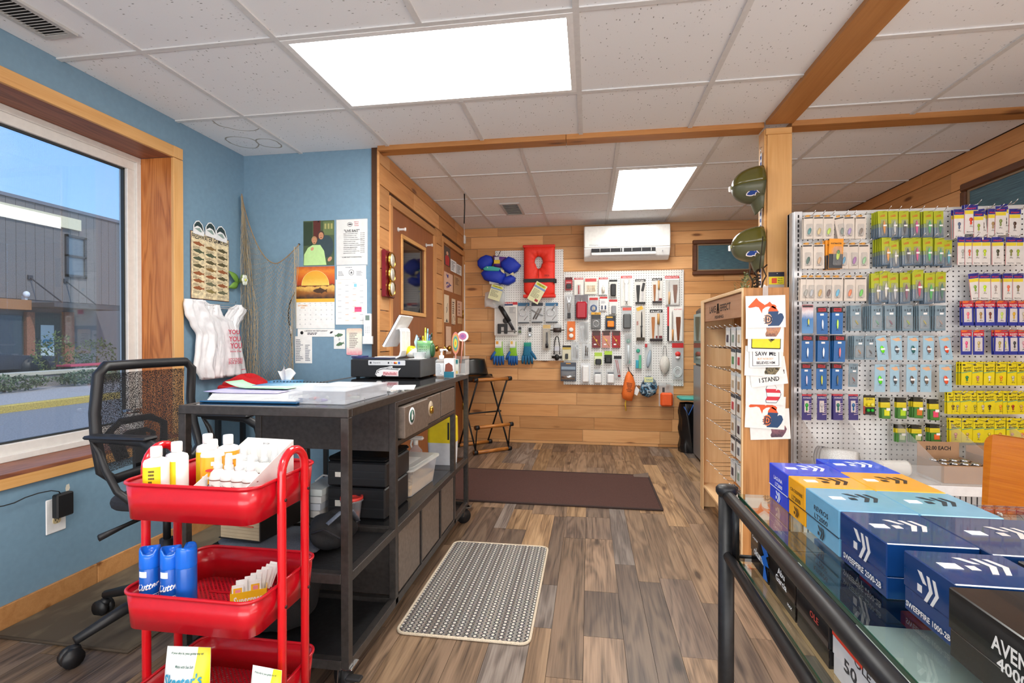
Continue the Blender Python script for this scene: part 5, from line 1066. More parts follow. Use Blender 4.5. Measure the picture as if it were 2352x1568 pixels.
# dry bag, camo bag, orange poncho pack
def bagshape(name,label,cat,box,pts,m,h=.06,hook_y=None):
    w =WT(name,label,cat,PGF,*box);q =MB();puff(q,w.poly([(1280+x/4.6125,600+y/4.6125) for x,y in pts]),h,0);q.build('body',m,w.t);return w
w =bagshape('dry_bag','orange rescue rope bag with black print hanging under the pegboard','bag',c3(680,1165,830,1480),[(745,1165),(765,1165),(795,1200),(825,1290),(812,1400),(790,1478),(740,1475),(690,1450),(682,1400),(700,1300),(718,1220)],M('#f0742a',.6,0,'fabric'),.07);o =w.t
q =MB();[lets(q,s_,w.w*.02,w.h*(.12-.055*i),w.w*ww,w.h*.035,.0725,-.12) for i,(s_,ww) in enumerate((('THROW BAG',.42),('RESCUE',.36),('DEVICE',.3),('50 FT',.22),('FLOATING',.4),('ROPE',.26)))];q.build('lettering',INK,o)
q =MB();q.tube([(*w.pt(1280+750/4.6125,600+1120/4.6125),0),(*w.pt(1280+760/4.6125,600+1160/4.6125),.02),(*w.pt(1280+800/4.6125,600+1210/4.6125),.05)],.005,6);q.build('strap',INK,o)
q =MB();q.tube([(*w.pt(1280+725/4.6125,600+1470/4.6125),.02),(*w.pt(1280+718/4.6125,600+1510/4.6125),.03),(*w.pt(1280+726/4.6125,600+1580/4.6125),.02)],.006,6);q.build('rope_end',M('#e8c02c',.6),o)
a =w.pt(1280+835/4.6125,600+1370/4.6125);q =MB();q.prism([(a[0]-.03,a[1]-.03),(a[0]+.01,a[1]-.05),(a[0]+.035,a[1]+.01),(a[0],a[1]+.05)],.004,.006);q.build('paper_tag',WHITE,o)
def camo(name,cols,sc=14):
    m,t,b =nodes(name);N =t.nodes.new;L =t.links.new;tcn =N('ShaderNodeTexCoord');vo =N('ShaderNodeTexNoise');vo.inputs['Scale'].default_value =sc;vo.inputs['Distortion'].default_value =1.5;L(tcn.outputs['Object'],vo.inputs[0])
    r =N('ShaderNodeValToRGB');r.color_ramp.interpolation ='CONSTANT';e =r.color_ramp.elements;e[0].position =0;e[0].color =lin(cols[0]);e[1].position =.42;e[1].color =lin(cols[1])
    for p_,c_ in zip((.49,.56,.62),cols[2:]): x_ =e.new(p_);x_.color =lin(c_)
    L(vo.outputs[0],r.inputs[0]);L(r.outputs[0],b.inputs['Base Color']);b.inputs['Roughness'].default_value =.6;return m
w =bagshape('camo_cap','blue and grey camouflage cap under the tool pegboard','hat',c3(865,1215,1060,1440),[(935,1218),(985,1215),(1040,1260),(1060,1330),(1040,1400),(960,1440),(890,1415),(866,1370),(890,1290)],camo('camo',('#1b2a3a','#4f86a8','#b9c8d0','#2c3640','#7f98a8')),.08)
q =MB();lets(q,'SALE',0,w.h*.36,w.w*.3,w.h*.07,.082);bx('label',M('#dfe3a8',.6),w.t,-w.w*.25,w.w*.2,w.h*.25,w.h*.48,.066,.081);q.build('lettering',M('#4a8a9a',.6),w.t)
pack(PGF,c3(1075,1285,1230,1535),'poncho_pack','clear bag with a folded bright orange poncho near the bin liner','clothing pack','#f0eeea',[('folded_poncho','b',0,-.2,.84,.58,'#f2622a'),('fold','b',.15,-.22,.2,.5,'#e04f1c'),('handle_print','f',-.18,.2,.16,.2,'#3a3a3c'),('print','p',.2,.34,.4,.2,'#a89a92')],None,clearback=True,peg=pb2)
# ---- left pegboard ----
B1 =dict(peg=pb1)
w =pack(PGF,c2(330,845,560,1175),'rod_holder_pack','big white card with black clamp rod holder and red and blue header','tackle pack','#eceae6',[('header_blue','f',-.1,.42,.8,.05,'#2c3f6c'),('holder_tube','t',-.05,.15,.2,.56,DK,.55),('holder_arm','t',.18,-.14,.14,.44,'#3a3a3e',.5),('pivot','d',0,-.06,.26,.18,'#26262a'),('clamp_jaw','b',-.28,-.3,.16,.3,DK),('clamp_jaw','b',0,-.3,.16,.3,DK),('clamp_bridge','b',-.14,-.2,.4,.1,DK),('screw_rod','t',.12,-.38,.05,.5,STEEL,pi/2),('screw_knob','b',.38,-.38,.06,.12,DK),('EAGLE CLAW','w',.05,.465,.5,.035,WHITE),('print','p',.3,.26,.3,.2,'#9a9a9e')],'#c42a34',.08,(-.44,.44,-.48,.36),**B1)
for (bx_,lb,kind) in (((565,850,680,1055),'leftmost of three blue headed packs with a landing ring tool',0),((700,850,815,1050),'middle of three small packs, with crossed grey arms',1),((840,850,965,1050),'rightmost of three blue headed packs, with a ring tool',0)):
    sp_ =[('ring','r',-.08,.02,.6,.36,SIL),('handle','t',.18,.28,.12,.36,'#8d9296',-.5),('rod','t',.2,-.24,.05,.3,STEEL,-.7),('base_label','b',0,-.47,.95,.06,'#3a4048')] if not kind else [('arm','t',-.1,-.05,.14,.6,STEEL,-.5),('arm','t',.12,-.05,.14,.6,STEEL,-.5),('cross_arm','t',0,0,.12,.66,'#9a9ea2',1.1),('base_label','b',0,-.47,.95,.06,'#3a4048')]
    pack(PGF,c2(*bx_),'landing_tool_pack',lb,'tackle pack','#dadde0',sp_,'#2e6a94' if not kind else '#30343c',.16,(-.46,.46,-.42,.34),**B1)
pack(PGF,c2(565,1080,605,1165),'bell_pack','tiny pack with a green and silver bell, left one','tackle pack','#d8dad8',[('bell','b',0,-.2,.7,.3,'#6a7c5a'),('print','f',0,.2,.7,.3,'#2c2e30')],None,clearback=True,**B1)
pack(PGF,c2(665,1090,705,1190),'bell_pack','tiny pack with a black and silver bell, right one','tackle pack','#d8dad8',[('bell','b',0,-.3,.7,.3,SIL),('print','f',0,.2,.7,.4,'#1c1e20')],None,clearback=True,**B1)
pack(PGF,c2(815,1070,890,1320),'flashlight_pack','tall pack with tan header and slim black torch','tackle pack','#cfc8b8',[('torch','t',.04,-.1,.26,.6,'#3a3a3c'),('torch_head','t',.04,-.34,.4,.16,'#26262a')],'#d8b878',.14,(-.44,.44,-.48,.34),**B1)
w =WT('line_winder','black handled roller hanging sideways on the left pegboard','tool',PGF,*c2(890,1060,1030,1150));q =MB();q.cyl((-w.w*.5,-w.h*.2,.02),(w.w*.5,-w.h*.2,.02),.006,8);q.build('axle',STEEL,w.t);q =MB();q.cyl((-w.w*.28,-w.h*.2,.02),(w.w*.28,-w.h*.2,.02),.024,14);q.build('roller',M('#3c3230',.4),w.t);q =MB();puff(q,blob(0,w.h*.22,w.w*.3,w.h*.26,16,3),.03);q.build('clear_cover',CLEARM,w.t)
w =WT('cable_lock','black cable loop with a lock body at the foot of the left pegboard','tool',PGF,*c2(905,1180,1005,1430));W2,H2 =w.w/2,w.h/2
q =MB();q.tube([(-.55*W2,-.5*H2,.01),(-.5*W2,.3*H2,.01),(-.3*W2,.85*H2,.01),(0,.97*H2,.01),(.3*W2,.85*H2,.01),(.5*W2,.3*H2,.01),(.55*W2,-.5*H2,.01)],.005,8);q.build('cable',INK,w.t)
q =MB();q.ell((0,-.72*H2,.02),.5*W2,.26*H2,.03);q.cyl((-W2,-.7*H2,.02),(W2,-.7*H2,.02),.014,8);q.build('lock_body',INK,w.t);bx('paper_label',M('#cfd3de',.6),w.t,-.5*W2,.5*W2,-.2*H2,.15*H2,.012,.014)
def glove(bx_,label,cuff,palm,tip,tagc):
    w =WT('work_glove',label,'glove',PGF,*c2(*bx_));o =w.t;W2,H2 =w.w/2,w.h/2
    q =MB();puff(q,[(-.4*W2,.6*H2),(.4*W2,.6*H2),(.5*W2,0),(.62*W2,-.3*H2),(-.6*W2,-.3*H2),(-.5*W2,0)],.03);q.build('palm',M(palm,.8,0,'fabric'),o)
    for k in range(4):
        x0 =(-.46+.3*k)*W2;q =MB();q.tube([(x0,-.22*H2,.016),(x0*1.12,-.6*H2,.018),(x0*1.2,-.98*H2+.1*H2*abs(k-1.5)*.5,.012)],[.016,.015,.010],8);q.build('finger',M(tip,.7),o)
    s_ =-1 if bx_[0] < 500 else 1
    q =MB();q.tube([(s_*.35*W2,.1*H2,.014),(s_*.75*W2,-.25*H2,.016),(s_*.95*W2,-.52*H2,.012)],[.018,.016,.011],8);q.build('thumb',M(tip,.7),o)
    q =MB();puff(q,[(-.42*W2,.9*H2),(.42*W2,.9*H2),(.42*W2,.5*H2),(-.42*W2,.5*H2)],.022);q.build('cuff',M(cuff,.8,0,'fabric'),o)
    if tagc: c_ =bx('cardboard_tag',PAPER,o,-.38*W2,.38*W2,.42*H2,.98*H2,.030,.032);flat(c_,'tag_print',M(tagc,.6),-.3*W2,0,.7*H2,.93*H2,.032);flat(c_,'tag_stripe',M('#b9cfe0',.6),-.38*W2,.38*W2,.45*H2,.52*H2,.032)
    return w
glove((290,1225,460,1480),'bright green work glove with blue fingertips, leftmost of three','#86c232','#86c232','#1f5fa8','#e8a83c')
glove((445,1225,590,1480),'bright green work glove with blue fingertips, middle of three','#86c232','#86c232','#1f5fa8','#e8c05c')
glove((572,1235,750,1470),'teal and dark blue work glove, rightmost of three','#2f9a86','#1d6f92','#1b6690',None)
# life jacket
w =WT('life_jacket','bright red life jacket with keyhole neck and black belt','life jacket',PGF,1202,565,1277,683);o =w.t;RDM =M('#f2321e',.6,0,'fabric')
def neck(n=20): return [w.pt(1238+9.5*cos(a)*(1 if sin(a) > -.2 else .75),602.5-(15.5 if sin(a) < 0 else 12.5)*sin(a)) for a in [2*pi*k/n for k in range(n)]]
nk =neck()
# outer ring of the jacket around the neck hole
N_ =40;outer =[]
for k in range(N_):
    a =2*pi*k/N_;dx,dy =cos(a),sin(a);X0,X1,Y0_,Y1_ =1204.5,1274.5,567,681;cx,cy =1238,604
    tt =min([((X1-cx)/dx) if dx > 1e-6 else 1e9,((X0-cx)/dx) if dx < -1e-6 else 1e9,((Y1_-cy)/-dy) if dy < -1e-6 else 1e9,((Y0_-cy)/-dy) if dy > 1e-6 else 1e9]);outer.append((cx+dx*tt,cy-dy*tt))
inner =[(1238+9.5*cos(2*pi*k/N_)*(1 if sin(2*pi*k/N_) > -.2 else .8),602.5-(16 if sin(2*pi*k/N_) < 0 else 13)*sin(2*pi*k/N_)) for k in range(N_)]
def lj(u,v):
    k =int(round(u*N_)) % N_;a,b =inner[k],outer[k];p =w.pt(a[0]+(b[0]-a[0])*v,a[1]+(b[1]-a[1])*v);crease =.014*abs(sin(u*2*pi*6))*(1-v)
    return (p[0],p[1],.008+.055*sin(pi*min(1,.06+.9*v))**.45-crease)
q =MB();q.grid(lj,N_,10);q.build('front_panel',RDM,o,solid=.006)
r_ =w.rect(1204,642,1275,649);bx('belt',INK,o,r_[0],r_[1]+.004,r_[2],r_[3],.05,.068);bx('buckle',INK,o,r_[1]-.01,r_[1]+.02,r_[2]-.012,r_[3]-.005,.045,.07,b=.003)
for (x0,y0,x1,y1) in ((1202,564.5,1275.5,569),(1203,677,1276.5,683.5)): r_ =w.rect(x0,y0,x1,y1);q =MB();q.bbox(*r_,.004,.05,.006);q.build('edge_piping',M('#e02a1a',.6),o)
q =MB();a,b =w.pt(1238.5,620),w.pt(1238.5,640);q.tube([(a[0],a[1],.06),(b[0],b[1],.064)],.002,5);q.build('center_seam',M('#a81c10',.7),o)
word(o,'USCG',*w.pt(1257,634),.05,.018,M('#8a1a10',.6),.068)
def safety_tag(px,py,ww,hh,rot,label,out):
    w =WT('safety_tag',label,'tag',PGF,px-ww/2,py-hh/2,px+ww/2,py+hh/2,out=out,rot=rot);o =w.t;W2,H2 =w.w/2,w.h/2
    bx('card',M('#e3e3b8',.6),o,-W2,W2,-H2,H2,0,.002);flat(o,'title_band',M('#cfcf3a',.6),-.8*W2,.8*W2,.68*H2,.92*H2,.002);flat(o,'blue_band',M('#7f9ac4',.6),-W2,W2,.42*H2,.62*H2,.002)
    word(o,'THINK SAFE',0,.8*H2,1.2*W2,.12*H2,INK,.0026);q =MB();scribble(q,-.8*W2,.8*W2,-.6*H2,.3*H2,7,rs,z=.0022);q.build('small_print',M('#9a9a7a',.7),o);return w
w =safety_tag(1234,672,28,46,-.52,'yellow cream safety tag tilted on the red life jacket',.085);flat(w.t,'red_stamp',M('#a8323a',.6),.1*w.w,.38*w.w,-.42*w.h,-.30*w.h,.0022)
w =safety_tag(1138.5,672,28,34,-.3,'yellow cream safety tag hanging below the blue swim vest',.06)
w =WT('clear_pouch','crumpled clear plastic pouch behind the tag of the swim vest','pouch',PGF,1114,672,1160,706,out=.03);q =MB();q.grid(lambda u,v: ((u-.5)*w.w,(v-.5)*w.h+.01*sin(u*9),.014*sin(u*7+v*5)+.012),8,6);q.build('film',CLEARM,w.t,solid=.001);bx('insert',M('#cfd0c4',.6),w.t,-.1*w.w,.4*w.w,-.3*w.h,.4*w.h,-.004,0)
# blue swim vest
w =WT('swim_vest',"child's royal blue swim vest with arm floats and a fish patch",'life jacket',PGF,1098,585,1198,656);o =w.t;BL =M('#1536b8',.6,0,'fabric')
def z2(pts): return [w.pt(1060+x/4.355,500+y/4.355) for x,y in pts]
q =MB();puff(q,z2([(165,440),(200,400),(255,375),(310,390),(325,440),(300,500),(245,525),(200,520),(168,485)]),.09);q.build('arm_float',BL,o)
q =MB();puff(q,z2([(400,450),(475,390),(530,410),(598,478),(560,540),(500,572),(440,540),(400,490)]),.09);q.build('arm_float',BL,o)
q =MB();puff(q,z2([(200,560),(240,520),(330,510),(420,530),(450,570),(420,660),(390,670),(300,650),(235,625)]),.11);q.build('chest_float',BL,o)
q =MB();puff(q,z2([(430,600),(500,575),(543,600),(540,640),(470,678),(400,665)]),.08);q.build('back_float',BL,o)
q =MB();puff(q,z2([(235,520),(270,497),(340,500),(410,520),(390,545),(300,545),(250,540)]),.012,.105);q.build('fish_patch',M('#3fb0a8',.6),o)
q =MB();q.prism(z2([(405,530),(440,535),(448,572),(420,555)]),.105,.112);q.prism(z2([(495,575),(530,555),(545,588)]),.09,.097);q.build('patch_fins',M('#d8cfa0',.6),o)
a =z2([(282,512)])[0];q =MB();q.ell((a[0],a[1],.117),.006,.006,.003);q.build('patch_eye',WHITE,o)
q =MB();puff(q,z2([(315,380),(380,390),(450,395),(430,430),(400,460),(405,500),(320,490),(335,440)]),.05);q.build('purple_lining',M('#5b2a86',.6,0,'fabric'),o)
r_ =z2([(335,430),(393,465)]);bx('yellow_label',M('#e6c832',.6),o,r_[0][0],r_[1][0],r_[1][1],r_[0][1],.052,.056);r_ =z2([(340,400),(385,428)]);bx('grey_strap',GREYW,o,r_[0][0],r_[1][0],r_[1][1],r_[0][1],.051,.055)
q =MB();a,b =z2([(370,390),(395,335)]);q.tube([(a[0],a[1],.03),(b[0],b[1]+.0,.02),(b[0]-.02,b[1]-.02,.0)],.003,5);q.build('black_tie',INK,o)
r_ =z2([(290,635),(385,668)]);bx('white_buckle',GREYW,o,r_[0][0],r_[1][0],r_[1][1],r_[0][1],.06,.075,b=.004)
# ================= FLOOR ITEMS AT THE BACK =================
RUN =M('#4a2e28',.95,0,'fabric',bump=.6)
t =thing('runner_mat','long plain dark brown runner mat across the floor','mat',(-.5,3.85,0));bx('pile',RUN,t,-1.50,.475,3.435,4.265,.001,.010,world=True)
q =MB();[q.bbox(*r_,.001,.013,.003) for r_ in ((-1.52,.485,3.425,3.440),(-1.52,.485,4.26,4.275),(.47,.487,3.44,4.26))];q.build('rubber_edge',M('#33211d',.8),t,world=True)
q =MB();q.grid(lambda u,v: (.36+.12*u,4.20+.07*v,.012+.02*u*v),4,4);q.build('curled_corner',M('#6a5a50',.8),t,world=True)
# striped rug
def rug_mat():
    m,t,b =nodes('striped_rug');N =t.nodes.new;L =t.links.new;tcn =N('ShaderNodeTexCoord');sp =N('ShaderNodeSeparateXYZ');L(tcn.outputs['Object'],sp.inputs[0])
    def mth(op,a=None,b_=None,c=None):
        n =N('ShaderNodeMath');n.operation =op
        for i,v in enumerate((a,b_,c)):
            if v is None: continue
            if isinstance(v,(int,float)): n.inputs[i].default_value =v
            else: L(v,n.inputs[i])
        return n.outputs[0]
    x,y =sp.outputs[0],sp.outputs[1]
    no =N('ShaderNodeTexNoise');no.inputs['Scale'].default_value =160;L(tcn.outputs['Object'],no.inputs[0])
    stripe =mth('FRACT',mth('MULTIPLY_ADD',x,30,100));sid =mth('FLOOR',mth('MULTIPLY_ADD',x,30,100))
    wnz =N('ShaderNodeTexWhiteNoise');wnz.noise_dimensions ='1D';L(sid,wnz.inputs['W'])
    wob =mth('MULTIPLY',mth('ABSOLUTE',mth('SINE',mth('MULTIPLY_ADD',y,150,mth('MULTIPLY',sid,1.7)))),.42)
    dist =mth('ABSOLUTE',mth('SUBTRACT',mth('ABSOLUTE',mth('SUBTRACT',stripe,.5)),mth('MULTIPLY',wob,.7)))
    line =mth('LESS_THAN',dist,.11);inside =mth('LESS_THAN',mth('ABSOLUTE',mth('SUBTRACT',stripe,.5)),mth('SUBTRACT',mth('MULTIPLY',wob,.7),.08))
    base =N('ShaderNodeValToRGB');base.color_ramp.interpolation ='CONSTANT';e =base.color_ramp.elements;e[0].color =lin('#807c76');e[1].position =.3;e[1].color =lin('#6c625c')
    for p_,c_ in ((.55,'#948a80'),(.78,'#8c867f'),(.9,'#d0c2ac')): k =e.new(p_);k.color =lin(c_)
    L(wnz.outputs[0],base.inputs[0])
    m1 =N('ShaderNodeMixRGB');m1.inputs[2].default_value =lin('#d8d2c6');L(inside,m1.inputs[0]);L(base.outputs[0],m1.inputs[1])
    m2 =N('ShaderNodeMixRGB');m2.inputs[2].default_value =lin('#39373a');L(mth('MULTIPLY',line,mth('LESS_THAN',wnz.outputs[0],.9)),m2.inputs[0]);L(m1.outputs[0],m2.inputs[1])
    m3 =N('ShaderNodeMixRGB');m3.blend_type ='MULTIPLY';m3.inputs[0].default_value =.5;L(m2.outputs[0],m3.inputs[1]);L(no.outputs[1],m3.inputs[2])
    ga =N('ShaderNodeGamma');ga.inputs[1].default_value =.8;L(m3.outputs[0],ga.inputs[0])
    L(ga.outputs[0],b.inputs['Base Color']);b.inputs['Roughness'].default_value =.95;bp =N('ShaderNodeBump');bp.inputs['Strength'].default_value =.8;bp.inputs['Distance'].default_value =.004;L(no.outputs[0],bp.inputs['Height']);L(bp.outputs[0],b.inputs['Normal']);return m
t =thing('striped_rug','small grey and cream striped rug beside the metal counter','rug',(-.48,2.29,0));RP =rrect(-.26,.26,-.44,.44,.035,4)
q =MB();q.prism(rrect(-.253,.253,-.433,.433,.03,4),.001,.009);q.build('woven_field',rug_mat(),t)
q =MB();q.tube([(x,y,.006) for x,y in RP],.006,6,closed=True);q.build('cream_binding',M('#cbbda8',.9,0,'fabric'),t)
# chair mat under the office chair
t =thing('chair_mat','worn brown basket weave mat under the office chair','mat',(-1.95,2.2,0));cm =M('#6f6252',.95,0,'fabric',bump=.8)
q =MB();q.prism([(-2.252,1.60),(-1.66,1.59),(-1.62,2.95),(-2.252,2.95)],.001,.009);q.build('weave',rampmat('basket_weave',[(0,'#5c5042'),(1,'#84755f')],noise=3.5,rough=.95),t,world=True)
q =MB();q.tube([(-2.25,1.595,.006),(-1.655,1.585,.006),(-1.615,2.95,.006)],.006,6);q.build('edge',M('#4b4034',.9),t,world=True)
# director's stool
t =thing('folding_stool','folding bar stool with black leather seat and orange wood rods','stool',(-1.08,5.08,0),radians(41));SM =M('#1c1c1e',.4,.3);RODM =wood('stool_rod','#c4813e','#a8682c','#6e3c14',.35,knots=False)
HW,HD,SH =.215,.20,.73
def rod(nm,y,z,m=RODM,w_=HW,r=.018):
    q =MB();q.cyl((-w_,y,z),(w_,y,z),r,12);o =q.build(nm,m,t);q =MB();[q.cyl((s_*w_-.02*s_-.02,y,z),(s_*w_-.02*s_+.02,y,z),r*1.25,12) for s_ in (-1,1)];q.build('rod_collar',SM,o);return o
for y in (-HD,HD): rod('seat_rod',y,SH);rod('floor_rod',y,.022)
rod('footrest',-HD-.03,.27)
for sx in (-1,1):
    x_ =sx*(HW-.025)
    q =MB();q.tube([(x_,-HD,.03),(x_,HD,SH)],.009,8);q.build('leg',SM,t)
    q =MB();q.tube([(x_-sx*.02,HD,.03),(x_-sx*.02,-HD,SH)],.009,8);q.build('leg',SM,t)
    q =MB();q.tube([(x_,-HD-.03,.27),(x_,-HD-.01,.20),(x_,-HD+.01,.05)],.007,6);q.build('footrest_bracket',SM,t)
q =MB();q.cyl((-HW,0,.375),(HW,0,.375),.008,8);q.build('pivot_rod',SM,t)
LEA =M('#1a1a1a',.32,coat=.3)
q =MB();q.grid(lambda u,v: ((u-.5)*2*(HW-.03),(v-.5)*2*HD,SH+.018-.045*sin(pi*v)-.01*sin(pi*u)),10,12);q.build('seat',LEA,t,solid=.012)
q =MB();q.grid(lambda u,v: ((u-.5)*2*(HW-.04)*(1-.1*v),HD+.015+.05*v-.05*sin(pi*u),SH+.01+.17*v+.012*sin(pi*u)),12,8);q.build('backrest',LEA,t,solid=.02)
# bin with liner and cooler by the back right
t =thing('bin_liner','black plastic bin bag standing on the floor by the fridge','bag',(.985,5.27,0));zt_ =at(1562,905,'Y',5.2)[2]
bw_ =.09
q =MB();q.grid(lambda u,v: ((bw_+.008*sin(u*2*pi*7+v*9)+.006*sin(v*17))*cos(2*pi*u),(bw_+.008*sin(u*2*pi*5+v*7))*sin(2*pi*u),.005+(zt_-.1)*v),40,18);q.build('liner',M('#141416',.22),t)
bx('teal_cover',M('#4fb3a8',.5),t,-.1,.12,-.1,.1,zt_-.06,zt_-.03,b=.01);q =MB();q.tube([(-.06,-.1,zt_-.12),(-.02,-.115,zt_-.2),(.03,-.1,zt_-.1)],.006,6);q.build('blue_tie',M('#2b57a0',.5),t)
t =thing('drinks_fridge','tall glass fronted fridge at the back, mostly behind the wooden stand','fridge',(1.35,5.05,0));FGM =M('#1b1d1f',.4);zf =at(1585,705,'Y',4.86)[2]
fx0,fx1,fy0,fy1 =1.0,1.6,4.45,5.12
q =MB();q.bbox(fx0+.02,fx1,fy0,fy1,.0,zf,.03);q.build('cabinet',FGM,t,world=True)
q =MB();q.box(fx0+.001,fx0+.019,fy0+.02,fy1-.02,.9,zf-.06);dr =q.build('glass_front',M('#3c5a48',.08),t,world=True)
bx('lower_panel',M('#8a8a8c',.3,.3),t,fx0,fx0+.019,fy0+.02,fy1-.02,.03,.88,world=True)
# ================= METAL COUNTER (desk cart) =================
DX0,DX1,DY0,DY1,DZ =-1.345,-.745,1.48,3.07,.92
DK2 =M('#4c4846',.36,.6,'metal');DKS =M('#3a3838',.3,.7,'metal');GLOSS =M('#1d1d1f',.07,.2);BOXM =M('#7b6f66',.42,.35,'metal');PANM =M('#45403e',.45,.5,'metal')
desk =thing('metal_counter','dark steel shop counter on casters with drawers and cabinet doors','counter',((DX0+DX1)/2,(DY0+DY1)/2,0))
def dk(name,m,x0,x1,y0,y1,z0,z1,b=.0015,par=None): return bx(name,m,par or desk,x0,x1,y0,y1,z0,z1,b=b,world=True)
dk('counter_top',GLOSS,DX0+.003,DX1-.003,DY0+.003,DY1-.003,DZ-.006,DZ)
q =MB()
for r_ in ((DX0,DX1,DY0,DY0+.026),(DX0,DX1,DY1-.026,DY1),(DX0,DX0+.026,DY0+.026,DY1-.026),(DX1-.026,DX1,DY0+.026,DY1-.026)): q.bbox(*r_,DZ-.027,DZ+.001,.002)
q.build('top_rim',DK2,desk,world=True)
L =.027;YC0,YC1 =1.868,2.735
for (x,y) in ((DX1-L,DY0),(DX1-L,YC0-L*0),(DX1-L,YC1),(DX1-L,DY1-L),(DX0,DY0),(DX0,YC0),(DX0,YC1),(DX0,DY1-L)): dk('leg',DK2,x,x+L,y,y+L,.10,DZ-.027)
for (x,y) in ((DX1-.40,YC0),): dk('brace',DK2,x,x+L,y,y+L,.40,.70)
def rail(z,y0,y1,xs=(DX0,DX1-L),h=.03): [dk('rail',DK2,x,x+L,y0,y1,z-h,z) for x in xs]
def cross(z,ys,h=.03): [dk('rail',DK2,DX0+L,DX1-L,y,y+L,z-h,z) for y in ys]
rail(.40,DY0+L,YC0);rail(.40,YC0+L,YC1);rail(.40,YC1+L,DY1-L);cross(.40,(DY0,YC0,YC1,DY1-L))
rail(.125,DY0+L,DY1-L);cross(.125,(DY0,YC0,YC1,DY1-L))
dk('drop_lip',DK2,DX1-L-.10+.0,DX1-L,DY0-.002,DY0+.001,.368,.399)
MESHM =M('#2b2b2d',.6,.5,'metal',bump=.5)
dk('lower_shelf',MESHM,DX0+L,DX1-L,DY0+L,YC0-.001,.375,.382);dk('middle_shelf',GLOSS,DX0+L,DX1-L,YC0+L+.001,DY1-L-.001,.393,.399)
dk('bottom_shelf',MESHM,DX0+L,DX1-L,DY0+L,YC0-.001,.10,.108);dk('bottom_shelf',MESHM,DX0+L,DX1-L,YC1+L,DY1-L,.10,.108)
# drawer box and cabinet
q =MB();q.box(DX0+L,DX1-L-.001,YC0+.004,YC0+.012,.70,DZ-.03);q.box(DX0+L,DX1-L-.001,YC1+.01,YC1+.02,.70,DZ-.03);q.box(DX0+L,DX1-L-.004,YC0+.012,YC1+.01,.70,.708);q.build('drawer_box',PANM,desk,world=True)
dk('drawer_rail',DK2,DX1-L,DX1,YC0+L,YC1,.875,.893);dk('drawer_rail',DK2,DX1-L,DX1,YC0+L,YC1,.722,.738)
for i,(px0,px1) in enumerate(((919,974),(977,1010),(1013,1043))):
    y0,y1 =at(px0,950,'X',DX1)[1],at(px1,950,'X',DX1)[1];so =(.022,.006,.004)[i]
    d =dk('drawer',BOXM,DX1-.02,DX1-.002+so,y0,y1,.742,.868,.002);dk('drawer_body',PANM,DX1-.3,DX1-.0205,y0+.01,y1-.01,.75,.86)
    if i < 2:
        FD =Frame((DX1-.002+so,0,0),Y3,Z3);a,b =FD.hit(*((946,955),(989,938))[i])
        q =MB();q.cyl((DX1-.002+so,a,b),(DX1-.001+so,a,b),.036,28);st =q.build('round_sticker',M('#eceef0' if i == 0 else '#b9a890',.5),d if 0 else desk,world=True)
        q =MB()
        if i == 0: q.cyl((DX1-.001+so,a,b),(DX1+so-.0004,a,b),.027,24);q.build('green_center',M('#24584a',.5),st,world=True);q =MB();q.prism([(-.006,-.018),(.008,-.016),(.012,0),(.004,.006),(.002,.02),(-.004,.014),(-.008,0)],0,.0004);o =q.build('map_print',WHITE,st);o.matrix_basis =(WM[st.name].inverted() @ FD.mat(a,b+.002,.0018));
        else:
            q =MB();q.lathe([(0,0),(.018,0),(.018,.01),(.008,.012),(0,.012)],n=16);o =q.build('brass_ring',BRASS,st);o.matrix_basis =WM[st.name].inverted() @ FD.mat(a,b-.006,.0006)
for i,(px0,px1) in enumerate(((919,966),(971,1010),(1015,1043))):
    y0,y1 =at(px0,1200,'X',DX1)[1],at(px1,1150,'X',DX1)[1];dk('cabinet_door',BOXM,DX1-.016,DX1-.004,y0,y1,.13,.366,.002)
    if i: dk('mullion',DK2,DX1-.02,DX1,y0-.018,y0-.004,.126,.369)
q =MB();q.box(DX0+L,DX1-L,YC0+L,YC0+L+.008,.126,.37);q.box(DX0+L,DX1-L,YC1-.008,YC1-.0005,.126,.37);q.box(DX0+.005,DX0+.012,YC0+L,YC1,.126,.37);q.build('cabinet_panel',PANM,desk,world=True)
def caster(par,x,y,r=.042,ang=0,plate=True,zt=.10,m=BKPL,brake=False,world=True):
    q =MB();q.cyl((x,y,zt-.012),(x,y,zt),.02,10)
    if plate: q.bbox(x-.028,x+.028,y-.028,y+.028,zt-.004,zt,.002)
    R =Matrix.Rotation(ang,3,'Z');o2 =R @ Vector((-.018,0,0))
    for s_ in (-1,1): c =R @ Vector((-.016,s_*.016,0));q.bar((x+c.x,y+c.y,zt-.01),(x+c.x+o2.x*.3,y+c.y+o2.y*.3,r),.004,.03)
    fk =q.build('caster_fork',CHROME if brake else STEEL,par,world=world)
    c =R @ Vector((-.022,0,0));a =R @ Vector((0,.012,0));q =MB();q.cyl((x+c.x-a.x,y+c.y-a.y,r),(x+c.x+a.x,y+c.y+a.y,r),r,20);q.build('caster_wheel',m,fk,world=world)
    if brake: q =MB();e =R @ Vector((.05,0,0));q.bbox(x+e.x-.03,x+e.x+.02,y+e.y-.014,y+e.y+.014,zt-.03,zt-.018,.004);q.build('brake_lever',BKPL,fk,world=world)
caster(desk,DX1-.02,DY0+.03,.045,-.6,brake=True);caster(desk,DX1-.005,DY1-.03,.045,.5);caster(desk,DX0+.02,DY0+.03,.045,1);caster(desk,DX0+.02,DY1-.03,.045,2)
